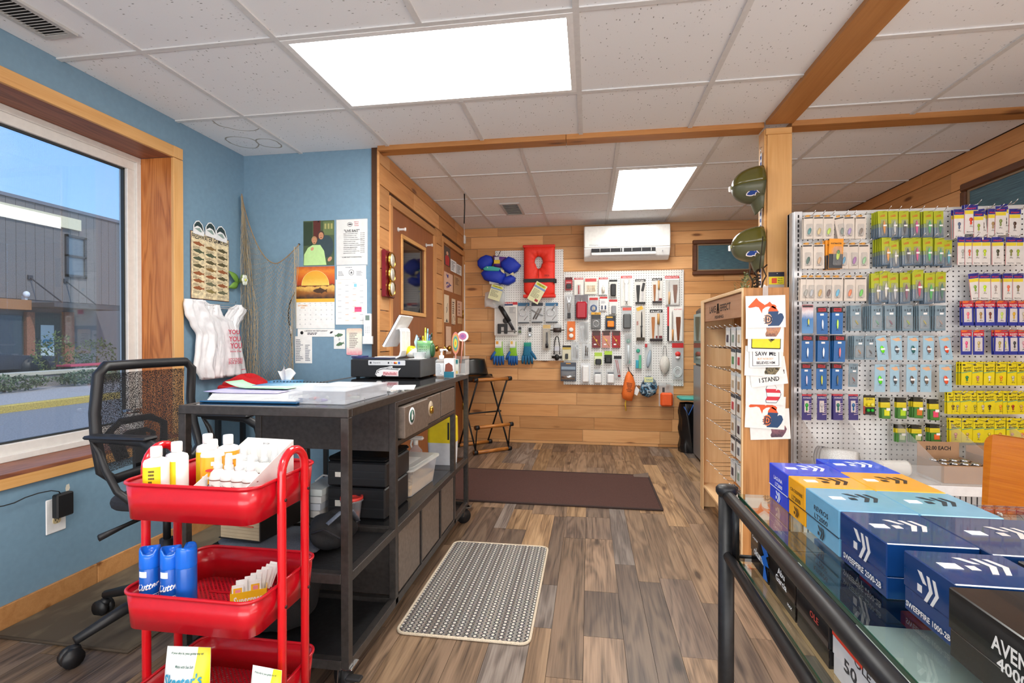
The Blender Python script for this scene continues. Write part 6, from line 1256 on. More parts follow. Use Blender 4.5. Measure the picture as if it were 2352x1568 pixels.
# ================= ON THE COUNTER =================
# register drawer
TZ =DZ+.001
t =thing('cash_drawer','black cash drawer with card payment and fish stickers on the counter','cash drawer',(-1.105,2.80,TZ));cdm =M('#242426',.5,.1)
cx0,cx1,cy0,cy1,ch =-1.305,-.905,2.62,2.95,.105
q =MB();q.bbox(cx0,cx1,cy0+.01,cy1,TZ+.006,TZ+ch,.003);q.build('case',M('#55575a',.4,.3),t,world=True);q =MB();q.bbox(cx0+.001,cx1-.001,cy0,cy0+.009,TZ+.008,TZ+ch-.003,.002);fr_ =q.build('drawer_front',cdm,t,world=True)
for (x,y) in ((cx0+.03,cy0+.03),(cx1-.03,cy0+.03),(cx0+.03,cy1-.03),(cx1-.03,cy1-.03)): q =MB();q.cyl((x,y,TZ),(x,y,TZ+.006),.012,8);q.build('foot',BKPL,t,world=True)
CF =Frame((0,cy0-.0005,0),X3,Z3)
def on(fr,x0,y0,x1,y1): return WT('x','x','x',fr,x0,y0,x1,y1)
def decal(par,fr,x0,y0,x1,y1,name,m,r=.004):
    a,b,w_,h_ =fr.rect(x0,y0,x1,y1);q =MB();q.prism(rrect(-w_/2,w_/2,-h_/2,h_/2,min(r,w_*.4,h_*.4)),0,.0008);o =q.build(name,m,par);mm =fr.mat(a,b,.0);o.matrix_basis =WM[par.name].inverted() @ mm;WM[o.name] =mm;return o,w_,h_
o,w_,h_ =decal(t,CF,846,827,931,839,'payment_label',M('#d5d7da',.5))
q =MB();lets(q,'Square',-w_*.27,0,w_*.20,h_*.4,.001);q.build('lettering',M('#7b7f86',.5),o)
q =MB();q.prism(rrect(-w_*.46,-w_*.41,-h_*.2,h_*.2,.002),.0009,.0014);q.prism(rrect(w_*.03,w_*.07,-h_*.18,h_*.18,.002),.0009,.0014);q.build('square_mark',M('#3a3d42',.5),o)
q =MB();q.cyl((w_*.22,0,.0009),(w_*.22,0,.0014),h_*.24,14);q.build('red_disc',M('#d23a2a',.5),o);q =MB();q.cyl((w_*.255,0,.001),(w_*.255,0,.0016),h_*.24,14);q.build('orange_disc',M('#f0a030',.5),o);q =MB();q.box(w_*.31,w_*.36,-h_*.25,h_*.25,.0009,.0014);q.build('blue_mark',M('#2a62b0',.5),o)
q =MB();lets(q,'Pay',w_*.14,0,w_*.05,h_*.3,.001);q.build('lettering',M('#9a9da2',.5),o)
fo,w_,h_ =decal(t,CF,862,840,921,865,'fish_sticker',M('#f2f2f2',.5),.006)
fo.data.clear_geometry() if False else None
q =MB();pts =[(-.5,-.3),(-.44,.1),(-.3,.28),(-.05,.38),(.1,.5),(.18,.48),(.16,.3),(.36,.26),(.5,.30),(.44,.12),(.40,.0),(.40,-.45),(-.08,-.45),(-.2,-.3),(-.28,-.5),(-.42,-.5)]
q.prism([(x*w_,y*h_) for x,y in pts],0,.0008);me =q.mesh('fish_sticker',M('#f4f4f4',.5));fo.data =me
q =MB();q.tube([(-.47*w_,-.28*h_,.001),(-.4*w_,.08*h_,.001),(-.2*w_,.25*h_,.001),(.1*w_,.22*h_,.001),(.42*w_,.16*h_,.001)],.0016,4);q.tube([(-.05*w_,.3*h_,.001),(.12*w_,.44*h_,.001),(.14*w_,.25*h_,.001)],.0012,4);q.cyl((-.38*w_,-.1*h_,.0009),(-.38*w_,-.1*h_,.0016),.003,8);q.build('fish_outline',INK,fo)
flat(fo,'pink_band',M('#f2c9cc',.5),-.2*w_,.38*w_,-.4*h_,-.02*h_,.0009);word(fo,'Fishoholic',.08*w_,-.2*h_,.5*w_,.26*h_,M('#b8404c',.5),.0016)
dt =TZ+ch
# tablet stand
t =thing('tablet_stand','white tablet register stand tilted back on the cash drawer','tablet',(-1.2,2.78,dt))
sy0,sy1 =2.70,2.86;FX_ =lambda x,y: at(x,y,'Y',2.78)
arm =[FX_(872,820),FX_(920,820),FX_(928,816),FX_(931,806),FX_(931,762),FX_(929,755),FX_(923,754),FX_(921,757)]
arm =[Vector((p.x,2.78,max(p.z,dt+.006))) for p in arm]
q =MB();q.tube(arm,[.006]*len(arm),10,flat=1);o =q.build('stand_arm',WHITE,t,world=True);o.scale =(1,1,1)
q =MB()
for a,b in zip(arm,arm[1:]): q.bar(a,b,.14,.009,up=(b-a).cross(Vector((0,1,0))))
q.build('stand_plate',WHITE,t,world=True)
a,b =FX_(896,795),FX_(934,726);d =(b-a).normalized();nrm =d.cross(Vector((0,1,0)))
q =MB();q.bar(a,b,.20,.012,up=nrm);tb =q.build('tablet_body',WHITE,t,world=True);q =MB();off =-nrm*.009 if nrm.x > 0 else nrm*.009
q.bar(a+d*.004+off,b-d*.004+off,.19,.004,up=nrm);q.build('screen',M('#1c2740',.08),tb,world=True)
# dark folded papers on the drawer
t =thing('folded_papers','dark blue folded papers lying on the cash drawer corner','papers',(-1.24,2.68,dt));
bx('sheet',M('#27304f',.5),t,-.06,.16,-.05,.07,.001,.007);bx('sheet',M('#3c3f78',.6),t,-.075,-.01,-.03,.05,.0075,.016);bx('sheet',M('#b9b6d0',.6),t,-.07,-.04,-.045,-.02,.0165,.020)
# big bobber
t =thing('fishing_bobber','large yellow and white round float on the cash drawer','float',(0,0,0));p =at(945,809,'Y',2.82);r =.036
WM[t.name] =Matrix.Translation((p.x,2.82,dt));t.matrix_world =WM[t.name];Rb =Matrix.Rotation(-.7,3,'Y')
def hemi(q,r,R,c,s_): q.lathe([(r*cos(a),s_*r*sin(a)) for a in [k*pi/16 for k in range(9)]],c,18,R=R,cap=False)
q =MB();hemi(q,r,Rb,(0,0,r),1);q.build('yellow_half',M('#f2c81e',.25),t);q =MB();hemi(q,r,Rb,(0,0,r),-1);q.build('white_half',M('#f2f0ea',.25),t);q =MB();pp =Rb @ Vector((0,0,r));q.cyl((pp.x,0,r+pp.z),(pp.x*1.15,0,r+pp.z*1.15),.006,8);q.build('button',REDI,t)
# fish cup with pens
p =at(976,800,'Y',2.84);t =thing('fish_pen_cup','green bass shaped ceramic cup with speckles holding pens','cup',(p.x,2.84,dt));cup =rampmat('bass_glaze',[(0,'#c9d8d4'),(.35,'#a9c4bc'),(.6,'#7fae78'),(.8,'#5f9a6a'),(1,'#8fbf7a')],axis=2,noise=.3,rough=.2)
zc =at(976,782,'Y',2.84)[2]-dt
q =MB();q.lathe([(.001,0),(.034,0),(.042,zc*.3),(.045,zc*.7),(.047,zc),(.040,zc),(.036,zc*.4),(.001,zc*.35)],n=20,cap=False);q.build('cup_body',cup,t)
q =MB();q.tube([(-.046,-.01,zc*.5),(-.052,-.01,zc*.9),(-.043,-.01,zc*1.28),(-.033,-.01,zc*1.05)],[.008,.011,.010,.006],8);q.build('fish_jaw',M('#a9c8dc',.3),t);q =MB();q.ell((.047,.0,zc*.45),.014,.03,zc*.42);q.build('fish_fin',M('#2f5f3c',.3),t)
q =MB();[q.ell((.0+.044*sin(a),-.044*cos(a),zc*z_),.0022,.0022,.0022,6,4) for a in (-.5,-.25,0,.25,.5) for z_ in (.35,.5,.65)];q.build('speckles',INK,t)['kind'] ='stuff'
for i,(dx,dz,c_) in enumerate(((-.02,1.30,'#3a2a2c'),(-.008,1.28,'#e8d81e'),(.002,1.75,'#e6e04a'),(.012,1.7,'#8fd0d8'),(.02,1.35,'#2b6fb0'),(.028,1.45,'#1d3a26'))):
    pn =thing('pen',('dark slim pen','yellow highlighter','tall yellow green pen','tall pale blue pen','blue pen','dark green pen')[i]+' standing in the bass cup','pen',(p.x+dx,2.84,dt+zc*.37));q =MB();q.tube([(-dx*.3,0,0),(dx*.4,0,zc*(dz-.37)*.8)],.0045,6);q.build('barrel',M(c_,.4),pn);q =MB();q.tube([(dx*.4,0,zc*(dz-.37)*.8),(dx*.5,0,zc*(dz-.37))],[.005,.003],6);q.build('cap',M(c_,.3),pn)
p =at(966,820,'Y',2.74);t =thing('plastic_tub','little clear plastic tub of odds and ends before the bass cup','tub',(p.x,2.72,dt));q =MB();q.lathe([(.001,.001),(.026,.001),(.036,.034),(.039,.034),(.039,.037),(.034,.036),(.025,.003),(.001,.003)],n=20,cap=False);q.build('tub_wall',CLEARM,t)
q =MB();[q.ell((rs.uniform(-.015,.015),rs.uniform(-.015,.015),.008),.006,.006,.004,6,4) for _ in range(8)];o =q.build('contents',M('#c9a39a',.6),t);o['kind'] ='stuff'
bx('note_sheet',PAPER,thing('paper_slip','white slip of paper on the right end of the cash drawer','paper',(-.95,2.72,dt)),-.04,.035,-.05,.05,.0005,.002)
# sanitizer, box, acrylic holder with paddles
p =at(1004,866,'Z',TZ);t =thing('hand_sanitizer','clear hand sanitizer pump bottle with printed label','bottle',(p.x+.02,p.y+.02,TZ));hs =.10
q =MB();q.bbox(-.032,.032,-.022,.022,0,hs,.008);q.build('bottle_body',CLEARM,t);bx('label',M('#e6e8ec',.5),t,-.027,.02,-.0235,-.0222,.01,hs-.02);q =MB();scribble(q,-.024,.016,.012,hs-.024,8,rs,z=.0);o =q.build('small_print',M('#9aa0aa',.6),t);o.rotation_euler =(pi/2,0,0);o.location =(0,-.0238,0)
q =MB();q.lathe([(.012,hs),(.015,hs+.004),(.015,hs+.022),(.006,hs+.024),(.006,hs+.045),(.010,hs+.046),(.010,hs+.058),(.002,hs+.06)],n=12);q.tube([(0,0,hs+.054),(.03,-.005,hs+.056),(.036,-.006,hs+.046)],.005,6);q.build('pump',WHITE,t)
p =at(1030,868,'Z',TZ);t =thing('glossy_box','small box printed with a brown and teal picture beside the sanitizer','box',(p.x-.0,p.y+.03,TZ));bx('carton',M('#e8ecee',.4),t,-.028,.028,-.02,.02,0,.108,b=.001);bx('teal_print',M('#1f6a80',.4),t,-.028,.028,-.0212,-.0203,.002,.035)
q =MB();q.prism([(-.024,.035),(0,.03),(.024,.04),(.02,.07),(.0,.085),(-.02,.075)],0,.0006);o =q.build('brown_print',M('#7c4030',.5),t);o.rotation_euler =(pi/2,0,0);o.location =(0,-.0204,0)
p =at(1050,861,'Z',TZ);t =thing('acrylic_holder','clear acrylic counter holder at the far end with small packs','holder',(p.x,p.y+.05,TZ));q =MB()
for r_ in ((-.05,.05,-.05,-.047,0,.07),(-.05,.05,.047,.05,0,.11),(-.05,-.047,-.047,.047,0,.09),(.047,.05,-.047,.047,0,.09),(-.047,.047,-.047,.047,0,.003)): q.box(*r_)
q.build('acrylic_shell',CLEAR,t)
t2 =thing('small_pack','teal and yellow pack inside the acrylic holder','pack',(p.x-.02,p.y+.03,TZ+.0035));bx('carton',M('#d8dcd4',.5),t2,-.02,.02,-.012,.012,0,.09);bx('teal_top',M('#1f6a70',.5),t2,-.0201,.0201,-.0125,-.0121,.06,.088);bx('yellow_base',M('#e0c030',.5),t2,-.0201,.0201,-.0125,-.0121,.003,.02)
def paddle(cx,cy,rx,ry,Y,label,cols,stick_to):
    a =at(cx,cy,'Y',Y);e =at(cx+rx,cy,'Y',Y);f =at(cx,cy-ry,'Y',Y);X_,Z_ =abs(e.x-a.x),abs(f.z-a.z);t =thing('paper_fan',label,'fan',(a.x,Y,a.z));Rx =Matrix.Rotation(pi/2,3,'X')
    q =MB()
    for k,c_ in enumerate(cols): q.mat(k).prism([(X_*(1-k/len(cols))*cos(u),Z_*(1-k/len(cols))*sin(u)) for u in [i*pi/12 for i in range(24)]],.0005*k,.0006*k+.001,R=Rx)
    q.build('paper_disc',[M(c_,.7) for c_ in cols],t);b_ =at(*stick_to,'Y',Y);q =MB();q.tube([(0,.002,-Z_*.5),(b_.x-a.x,.002,b_.z-a.z)],.004,6);q.build('stick',M('#c98a78',.6),t)
paddle(1046.5,788,9,26,2.96,'oval rainbow ringed paper fan standing at the counter end',['#b9706a','#c98a4a','#8a9a6a','#3f7a90','#a9c04a','#e0b83a','#e07a2a'],(1046,860))
paddle(1063,772,13,12,3.02,'white edged purple paper fan behind the rainbow fan',['#e9e4dc','#b06a98','#8a5a96'],(1056,855))
# papers, binder, organizer, on the near end
t =thing('blue_binder','blue binder spread open under loose papers on the near counter end','binder',(-1.20,1.66,TZ),.02);q =MB();q.bbox(-.135,.225,-.10,.15,0,.006,.002);q.build('cover',M('#1f5a86',.4),t);q =MB();[q.tube([(.15+.014*k,-.07,.008),(.155+.014*k,-.05,.022),(.165+.014*k,-.03,.008)],.002,5) for k in range(2)];q.build('clip_ring',CHROME,t)
t =thing('paper_stack','thick stack of white pages inside the blue binder','papers',(-1.19,1.66,TZ+.007),.03)
for k in range(5): bx('page_block',PAPER,t,-.125+.002*k,.20-.008*k,-.085+.003*k,.13,.0045*k,.0045*k+.004)
def curled(label,col,loc,w,d,lift,rz,cat='paper'):
    t =thing('loose_sheet',label,cat,loc,rz);q =MB();q.grid(lambda u,v: ((u-.5)*w,(v-.5)*d,.0015+lift*max(0,.35-u)**2*8),12,4);q.build('sheet',M(col,.6,0,'paper'),t,solid=.0008)
curled('lilac sheet curling out of the paper stack','#b9b4dc',(-1.20,1.66,TZ+.031),.27,.16,.004,.05)
curled('pale green sheet curling up at its left corner','#a9dcb4',(-1.20,1.72,TZ+.038),.26,.09,.022,-.05)
t =thing('spiral_notebook','spiral bound booklet with blue picture cover behind the papers','notebook',(-1.13,1.80,TZ+.036),.03);bx('pages',PAPER,t,-.12,.12,-.08,.045,0,.008);bx('cover',rampmat('blue_cover',[(0,'#3a78a8'),(.5,'#9ac4e0'),(1,'#dfe9f2')],axis=0,noise=1.2),t,-.12,.12,-.08,.045,.0085,.0095)
for k in range(17): q =MB();q.tube([(.0,.006*cos(a),.006*sin(a)) for a in [i*pi/5 for i in range(10)]],.0014,4,closed=True);o =q.build('binding_ring',INK,t);o.location =(-.112+.014*k,.047,.008)
o =thing('tackle_organizer','clear compartment box of small tackle on the counter corner','organizer',(-.905,1.745,TZ),-.03);q =MB();w_,d_,h_ =.105,.165,.043
for r_ in ((-w_,w_,-d_,-d_+.002,0,h_),(-w_,w_,d_-.002,d_,0,h_),(-w_,-w_+.002,-d_+.002,d_-.002,0,h_),(w_-.002,w_,-d_+.002,d_-.002,0,h_),(-w_+.002,w_-.002,-d_+.002,d_-.002,0,.002)): q.box(*r_)
CLB =clear('eef2fa',a=.22,rough=.15);q.build('tray',CLB,o);bx('lid',clear('eef2fa',a=.22,rough=.15),o,-w_-.002,w_+.002,-d_-.002,d_+.002,h_,h_+.003)
for k in range(2): bx('divider',CLB,o,-w_+.002+.0,w_-.002,-d_*.33+.66*d_*k*1.0,-d_*.33+.66*d_*k+.0015,.002,h_-.001)
for k in range(3): bx('divider',CLB,o,-w_+.052*(k+1),-w_+.052*(k+1)+.0015,-d_+.002,-d_*.33,.002,h_-.001)
bx('paper_label',PAPER,o,-.09,.05,-.02,.12,h_+.0031,h_+.0036)
lures_ =[('#2f4a78','blue'),('#c9544a','red'),('#e6e2d6','white'),('#8a6fb0','purple'),('#d9a08a','pink'),('#3c3c40','black'),('#b9c4a0','pale green')]
for k,(c_,nm) in enumerate(lures_): tt =thing('lure','%s lure inside the clear compartment box' % nm,'lure');mm =WM[o.name] @ Matrix.Translation((-.08+.026*k,-.13+.04*(k % 3)+(.09 if k > 3 else 0),.009)) @ Matrix.Rotation(k*1.1,4,'Z');tt.matrix_world =mm;WM[tt.name] =mm;q =MB();q.ell((0,0,0),.022,.006,.006,8,6);q.build('lure_body',M(c_,.4),tt);q =MB();q.tube([(.02,0,0),(.03,0,-.003),(.032,.004,-.005)],.0012,4);q.build('lure_hook',CHROME,tt)
t =thing('receipt','white receipts and clear film lying by the cash drawer','paper',(-.82,2.15,TZ),.3);bx('sheet',PAPER,t,-.05,.05,-.09,.12,.0005,.0015);q =MB();q.grid(lambda u,v: (-.09+.1*u,-.16+.14*v,.004+.003*sin(u*9+v*7)),6,6);q.build('film',CLEAR,t)
# ================= UNDER THE COUNTER =================
MZ =.400
def label_sticker(par,fr_y,x0,x1,z0,z1,nm='product_sticker'):
    o =bx(nm,M('#e8e4da',.5),par,x0,x1,fr_y-.001,fr_y,z0,z1);bx('yellow_panel',M('#d8bc3c',.5),o,x0+(x1-x0)*.66,x1,fr_y-.0016,fr_y-.001,z0,z0+(z1-z0)*.2) ;return o
def blackcase(name,label,z0,h,x0,x1,y0,y1,lid=False):
    t =thing(name,label,'case',((x0+x1)/2,(y0+y1)/2,z0));X_,Y_ =(x1-x0)/2,(y1-y0)/2;m =M('#202124',.4)
    bx('case_body',m,t,-X_,X_,-Y_,Y_,0,h,b=.006);
    for k in (.33,.62): bx('seam_band',M('#2c2d31',.35),t,-X_*.96,X_*.96,-Y_-.002,-Y_+.001,h*k,h*k+.004)
    label_sticker(t,-Y_-.0005,-X_*.72,-X_*.25,h*.38,h*.58)
    if lid: bx('lid',M('#17181a',.12),t,-X_*1.01,X_*1.01,-Y_*1.01,Y_*1.01,h+.001,h+.022,b=.01)
    return t
px_ =lambda x,y: at(x,y,'Y',1.93)
xa,xb =px_(730,1100)[0]+.03,px_(885,1100)[0]-.0
Yc0,Yc1 =1.95,2.22
blackcase('label_printer','lower of two stacked black cases on the counter shelf',MZ,.125,xa,xb-.01,Yc0,Yc1)
blackcase('label_printer','upper of two stacked black cases with glossy sloped lid',MZ+.131,.10,xa,xb-.005,Yc0,Yc1,lid=True)
p =at(817,1190,'Z',MZ);t =thing('food_tub','small round tub with red lid holding orange crumbs','tub',(-.955,1.925,MZ));hh =.080
q =MB();q.lathe([(.001,0),(.031,0),(.040,hh),(.046,hh+.002),(.046,hh+.010),(.038,hh+.008),(.029,.003),(.001,.003)],n=22,cap=False);q.build('tub_wall',CLB,t);q =MB();q.lathe([(.001,.004),(.029,.004),(.034,.042),(.001,.045)],n=16);q.build('crumbs',M('#c2603c',.9,0,'dirty',bump=1),t)['kind'] ='stuff'
q =MB();q.lathe([(.001,hh+.014),(.036,hh+.014),(.038,hh+.020),(.045,hh+.020),(.046,hh+.008),(.044,hh+.008)],n=24,cap=False);q.lathe([(.022,hh+.0145),(.024,hh+.0175),(.026,hh+.0145)],n=24,cap=False);q.build('lid',M('#e0413a',.35),t)
t =thing('storage_bin','clear plastic bin half full of wood shavings on the counter shelf','bin',(-.885,2.40,MZ),-.06);w_,d_,h_ =.085,.17,.125
def taper(q,w0,d0,w1,d1,z0,z1,r=.015):
    a =rrect(-w0,w0,-d0,d0,r);b =rrect(-w1,w1,-d1,d1,r);n =len(a);q.add([(x,y,z0) for x,y in a]+[(x,y,z1) for x,y in b],[(i,(i+1) % n,n+(i+1) % n,n+i) for i in range(n)]+[tuple(range(n))[::-1]]);return q
q =MB();taper(q,w_*.82,d_*.88,w_,d_,0,h_);q.build('bin_wall',CLB,t);q =MB();taper(q,w_*.80,d_*.86,w_*.88,d_*.93,.003,.055);n =20;q.grid(lambda u,v: ((u-.5)*2*w_*.87,(v-.5)*2*d_*.92,.05+.008*sin(u*11+v*3)+.005*sin(v*17)),12,14);q.build('wood_shavings',M('#d9bd92',.95,0,'dirty',bump=1),t)['kind'] ='stuff'
q =MB();q.prism(rrect(-w_*1.12,w_*1.12,-d_*1.06,d_*1.06,.02),h_,h_+.010);q.prism(rrect(-w_*.9,w_*.9,-d_*.85,d_*.85,.02),h_+.010,h_+.014);q.build('lid',clear('eef0ee',a=.5,rough=.3),t);bx('paper_label',PAPER,t,-w_*.55,w_*.5,-d_*.7,d_*.3,h_+.0142,h_+.0148);word(t,'SNAKE BEDDING',0,-d_*.15,.02,.09,INK,h_+.015,rot=0) if 0 else None
q =MB();[q.box(-.03,-.026,-.09+.02*k,-.075+.02*k,h_+.0149,h_+.0152) for k in range(5)];[q.box(-.02,-.016,-.08+.02*k,-.068+.02*k,h_+.0149,h_+.0152) for k in range(4)];q.build('small_print',INK,t)
bx('red_sticker',M('#c8202a',.5),t,-w_*.35,-w_*.1,-d_-.002,-d_-.0005,.06,.105);bx('white_sticker',M('#dfe9ee',.5),t,w_*.22,w_*.6,-d_-.002,-d_-.0005,.055,.10)
p =at(962,1040,'Z',.55);t =thing('spray_bottle','trigger spray bottle with orange liquid behind the clear bin','bottle',(-.93,2.62,MZ));q =MB();q.lathe([(.001,0),(.036,0),(.037,.10),(.034,.135),(.016,.155),(.014,.165)],n=18);q.build('bottle_body',CLB,t);q =MB();q.lathe([(.001,.002),(.033,.002),(.034,.115),(.001,.115)],n=14);q.build('orange_liquid',M('#c85a26',.2),t)
q =MB();q.cyl((0,0,.165),(0,0,.19),.014,10);q.bbox(-.05,.045,-.012,.012,.19,.212,.008);q.tube([(-.02,0,.19),(-.028,0,.165),(-.022,0,.145)],.006,6);q.build('trigger_head',M('#e6e2dc',.4),t)
t =thing('chemical_jug','tall yellow and white plastic jug at the far end of the shelf','jug',(-.86,2.90,MZ));jz =at(1010,975,'Y',2.84)[2]-MZ
q =MB();taper(q,.075,.055,.08,.06,0,.13,.02);q.build('white_base',M('#dfe2e6',.4),t);q =MB();taper(q,.081,.061,.079,.058,.13,.27,.02);taper(q,.079,.058,.05,.03,.27,.31,.02);q.build('yellow_top',M('#f2d81e',.4),t);bx('dark_strip',INK,t,.045,.055,-.062,-.060,.15,.25)
# papers left of the cases (hanging over shelf)
t =thing('paper_bundle','loose bundle of pale papers left of the black cases','papers',(-1.14,2.05,MZ));[bx('sheet',M(c_,.7,0,'paper'),t,-.05+.004*k,.04+.004*k,-.12,.10-.01*k,.03*k+.001,.03*k+.028) for k,c_ in enumerate(('#d9d6d2','#c9cfd8','#dadcdc','#cfd6d4'))]
q =MB();q.tube([(-.03,-.03,.125),(0,-.02,.15),(.04,.0,.14),(.06,.02,.122)],.004,6);q.build('white_cord',GREYW,t)
# book and backpack on the near shelf
bk0,bk1 =at(503,1240,'Y',1.60),at(607,1243,'Y',1.60);BKW =bk1.x-bk0.x;BKC =Vector(((bk0.x+bk1.x)/2+.0,1.715,0))
t =thing('thick_book','thick old black bound book with gilt page edges, lying flat','book',(BKC.x,BKC.y,.432),-.10);w_,d_,h_ =BKW/2,.115,.078
q =MB();q.bbox(-w_,w_,-d_,d_,0,.004,.002);q.bbox(-w_,w_,-d_,d_,h_-.004,h_,.002);q.bbox(w_-.003,w_+.002,-d_,d_,.002,h_-.002,.002);q.build('cover',M('#15120f',.45),t);bx('page_block',M('#b3a184',.8,0,'paper'),t,-w_+.008,w_-.004,-d_+.004,d_-.004,.0045,h_-.0045)
q =MB();[q.box(-w_+.010,w_-.006,-d_+.0034,-d_+.0038,z_,z_+.0006) for z_ in (.012,.024,.036,.048,.060)];q.build('page_lines',M('#8c7a5e',.8),t);word(t,'HOLY BIBLE',0,0,.04,.004,BRASS,h_+.0004);bx('bookmark',M('#c85a4a',.6),t,.0,.06,-d_-.001,-d_+.003,.05,.054)
def sack(name,label,cat,loc,rx,ry,rz_,m,seed=1,extras=()):
    t =thing(name,label,cat,loc);rr =random.Random(seed);ph =[rr.random()*6 for _ in range(4)]
    def fn(u,v):
        a =u*2*pi;b =v*pi;k =1+.10*sin(3*a+ph[0]+2*b)+.06*sin(5*a+ph[1])*sin(b)+.04*sin(9*a+4*b+ph[2])
        return (rx*k*cos(a)*sin(b)**.6,ry*k*sin(a)*sin(b)**.6,rz_*(1-cos(b))*(1+.05*sin(2*a+ph[3])))
    q =MB();q.grid(fn,40,20);q.build('fabric_body',m,t);return t
CLF =M('#2a2b31',.85,0,'fabric');GRF =M('#6a7280',.85,0,'fabric')
t =sack('jacket','grey and black jacket bundled on the near counter shelf','jacket',(-1.12,1.69,.386),.19,.13,.021,M('#5a606b',.85,0,'fabric'),3)
t =sack('backpack','black backpack with grey mesh straps slumped beside the book','backpack',(-.93,1.72,.386),.075,.095,.06,M('#17181c',.7,0,'fabric'),5);q =MB();q.tube([(.03,-.09,.11),(.06,-.05,.14),(.075,.0,.13),(.08,.04,.08)],.012,8,flat=.35);q.build('strap',GRF,t);q =MB();q.tube([(-.02,-.1,.08),(.03,-.11,.10),(.07,-.08,.06)],.009,8,flat=.4);q.build('webbing',CLF,t)
sack('duffel_bag','large soft black bag filling the bottom of the counter','bag',(-1.13,1.665,.109),.17,.13,.118,M('#1f2024',.85,0,'fabric'),8)
# ================= SIDE COUNTER IN THE CORNER =================
t =thing('side_table','narrow black side table under the fishing net','table',(-1.95,2.86,0));bx('table_top',M('#18181a',.3),t,-.31,.33,-.14,.14,.80,.828,b=.003)
for (x,y) in ((-.29,-.12),(.29,-.12),(-.29,.1),(.29,.1)): bx('leg',M('#18181a',.4),t,x,x+.025,y,y+.025,.001,.80)
t =thing('knit_hat','bright red knitted hat lying on the side table','hat',(-2.05,2.76,.829));rd =M('#c8141c',.9,0,'fabric',bump=.8)
q =MB();q.grid(lambda u,v: ((.145-.03*v)*cos(2*pi*u)*sin(pi*v)**.5*(1+.08*sin(4*pi*u)),.09*sin(2*pi*u)*sin(pi*v)**.5,.005+.032*(1-cos(pi*v))*(1+.5*math.exp(-((cos(2*pi*u)-.1)**2)*3))),32,14);q.build('crown',rd,t);q =MB();q.tube([(.15*cos(a),.095*sin(a),.016) for a in [k*pi/12 for k in range(24)]],.016,8,closed=True);q.build('rolled_brim',rd,t)
t =thing('tissue_box','blue patterned tissue box with a white tissue pulled up','tissue box',(-1.83,2.83,.829),.12);x0_ =.085
bx('carton',rampmat('blue_weave',[(0,'#3f8fc8'),(.5,'#8ec4e6'),(1,'#4f9ad0')],axis=0,noise=9),t,-x0_,x0_,-.055,.055,0,.055,b=.001);bx('fold_line',M('#2f7ab8',.5),t,.012,.016,-.056,-.0552,0,.055)
q =MB();q.grid(lambda u,v: ((u-.5)*(.05+.05*v)+.0,.02*sin(u*8)*(.4+v),.055+.085*v*(1-.35*abs(u-.45)*2)-.01*sin(u*14)*v),14,8);q.build('tissue',M('#f6f6f6',.8),t,solid=.001)
# ================= OFFICE CHAIR =================
def meshfab():
    m,t,b =nodes('chair_mesh');N =t.nodes.new;L =t.links.new;b.inputs['Base Color'].default_value =lin('#1c1c20');b.inputs['Roughness'].default_value =.8
    tcn =N('ShaderNodeTexCoord');mp =N('ShaderNodeMapping');mp.inputs['Scale'].default_value =(420,420,420);ck =N('ShaderNodeTexVoronoi');ck.inputs['Scale'].default_value =1;L(tcn.outputs['Object'],mp.inputs[0]);L(mp.outputs[0],ck.inputs[0])
    g =N('ShaderNodeMath');g.operation ='GREATER_THAN';g.inputs[1].default_value =.40;L(ck.outputs[0],g.inputs[0]);tr =N('ShaderNodeBsdfTransparent');ms =N('ShaderNodeMixShader');L(g.outputs[0],ms.inputs[0]);L(tr.outputs[0],ms.inputs[1]);L(b.outputs[0],ms.inputs[2]);L(ms.outputs[0],t.nodes['Material Output'].inputs[0]);return m
CC =(-1.56,1.785)
oc =thing('office_chair','black mesh back office chair on casters by the window','chair',(CC[0],CC[1],0));OCM =M('#1d1d20',.45);OCF =M('#232329',.9,0,'fabric')
SZ =.565;BX_ =-.185
def bk(u,v):  # back surface: u across (y), v up
    y =(u-.5)*(.46-.03*v);return Vector((BX_-.035*v-.03*sin(pi*v)+.035*(2*(u-.5))**2,y,SZ+.06+(1.04-SZ-.06)*v))
q =MB();q.grid(lambda u,v: bk(.07+.86*u,.07+.86*v),10,14);q.build('mesh_back',meshfab(),oc)
loop =[bk(u,0) for u in (.1,.5,.9)]+[bk(1,v) for v in (.1,.35,.6,.93)]+[bk(u,1) for u in (.93,.5,.07)]+[bk(0,v) for v in (.93,.6,.35,.1)]
q =MB();q.tube(loop,.019,8,closed=True,flat=1.0);q.build('back_frame',OCM,oc)
q =MB();cen =[bk(.28,.12),bk(.22,.38),bk(.35,.46),bk(.65,.46),bk(.78,.38),bk(.72,.12)];q.tube([p+Vector((-.03,0,0)) for p in cen],.014,8);q.build('lumbar_frame',OCM,oc)
q =MB();cen =[bk(.36,.12),bk(.33,.30),bk(.42,.34),bk(.6,.34),bk(.67,.30),bk(.63,.12)];q.tube([p+Vector((-.035,0,0)) for p in cen],.010,8);q.build('lumbar_frame',OCM,oc)
q =MB();q.prism(rrect(-.19,.24,-.225,.225,.09,6),SZ-.045,SZ);sc_o =q.build('seat',OCF,oc);md =sc_o.modifiers.new('b','BEVEL');md.width =.02;md.segments =3
q =MB();q.bbox(-.14,.1,-.05,.05,SZ-.085,SZ-.047,.01);q.bar((-.1,0,SZ-.07),(BX_-.05,0,SZ-.03),.05,.02);q.bar((BX_-.05,0,SZ-.04),(BX_-.055,0,SZ+.2),.05,.014,up=(1,0,0));q.build('mechanism',OCM,oc)
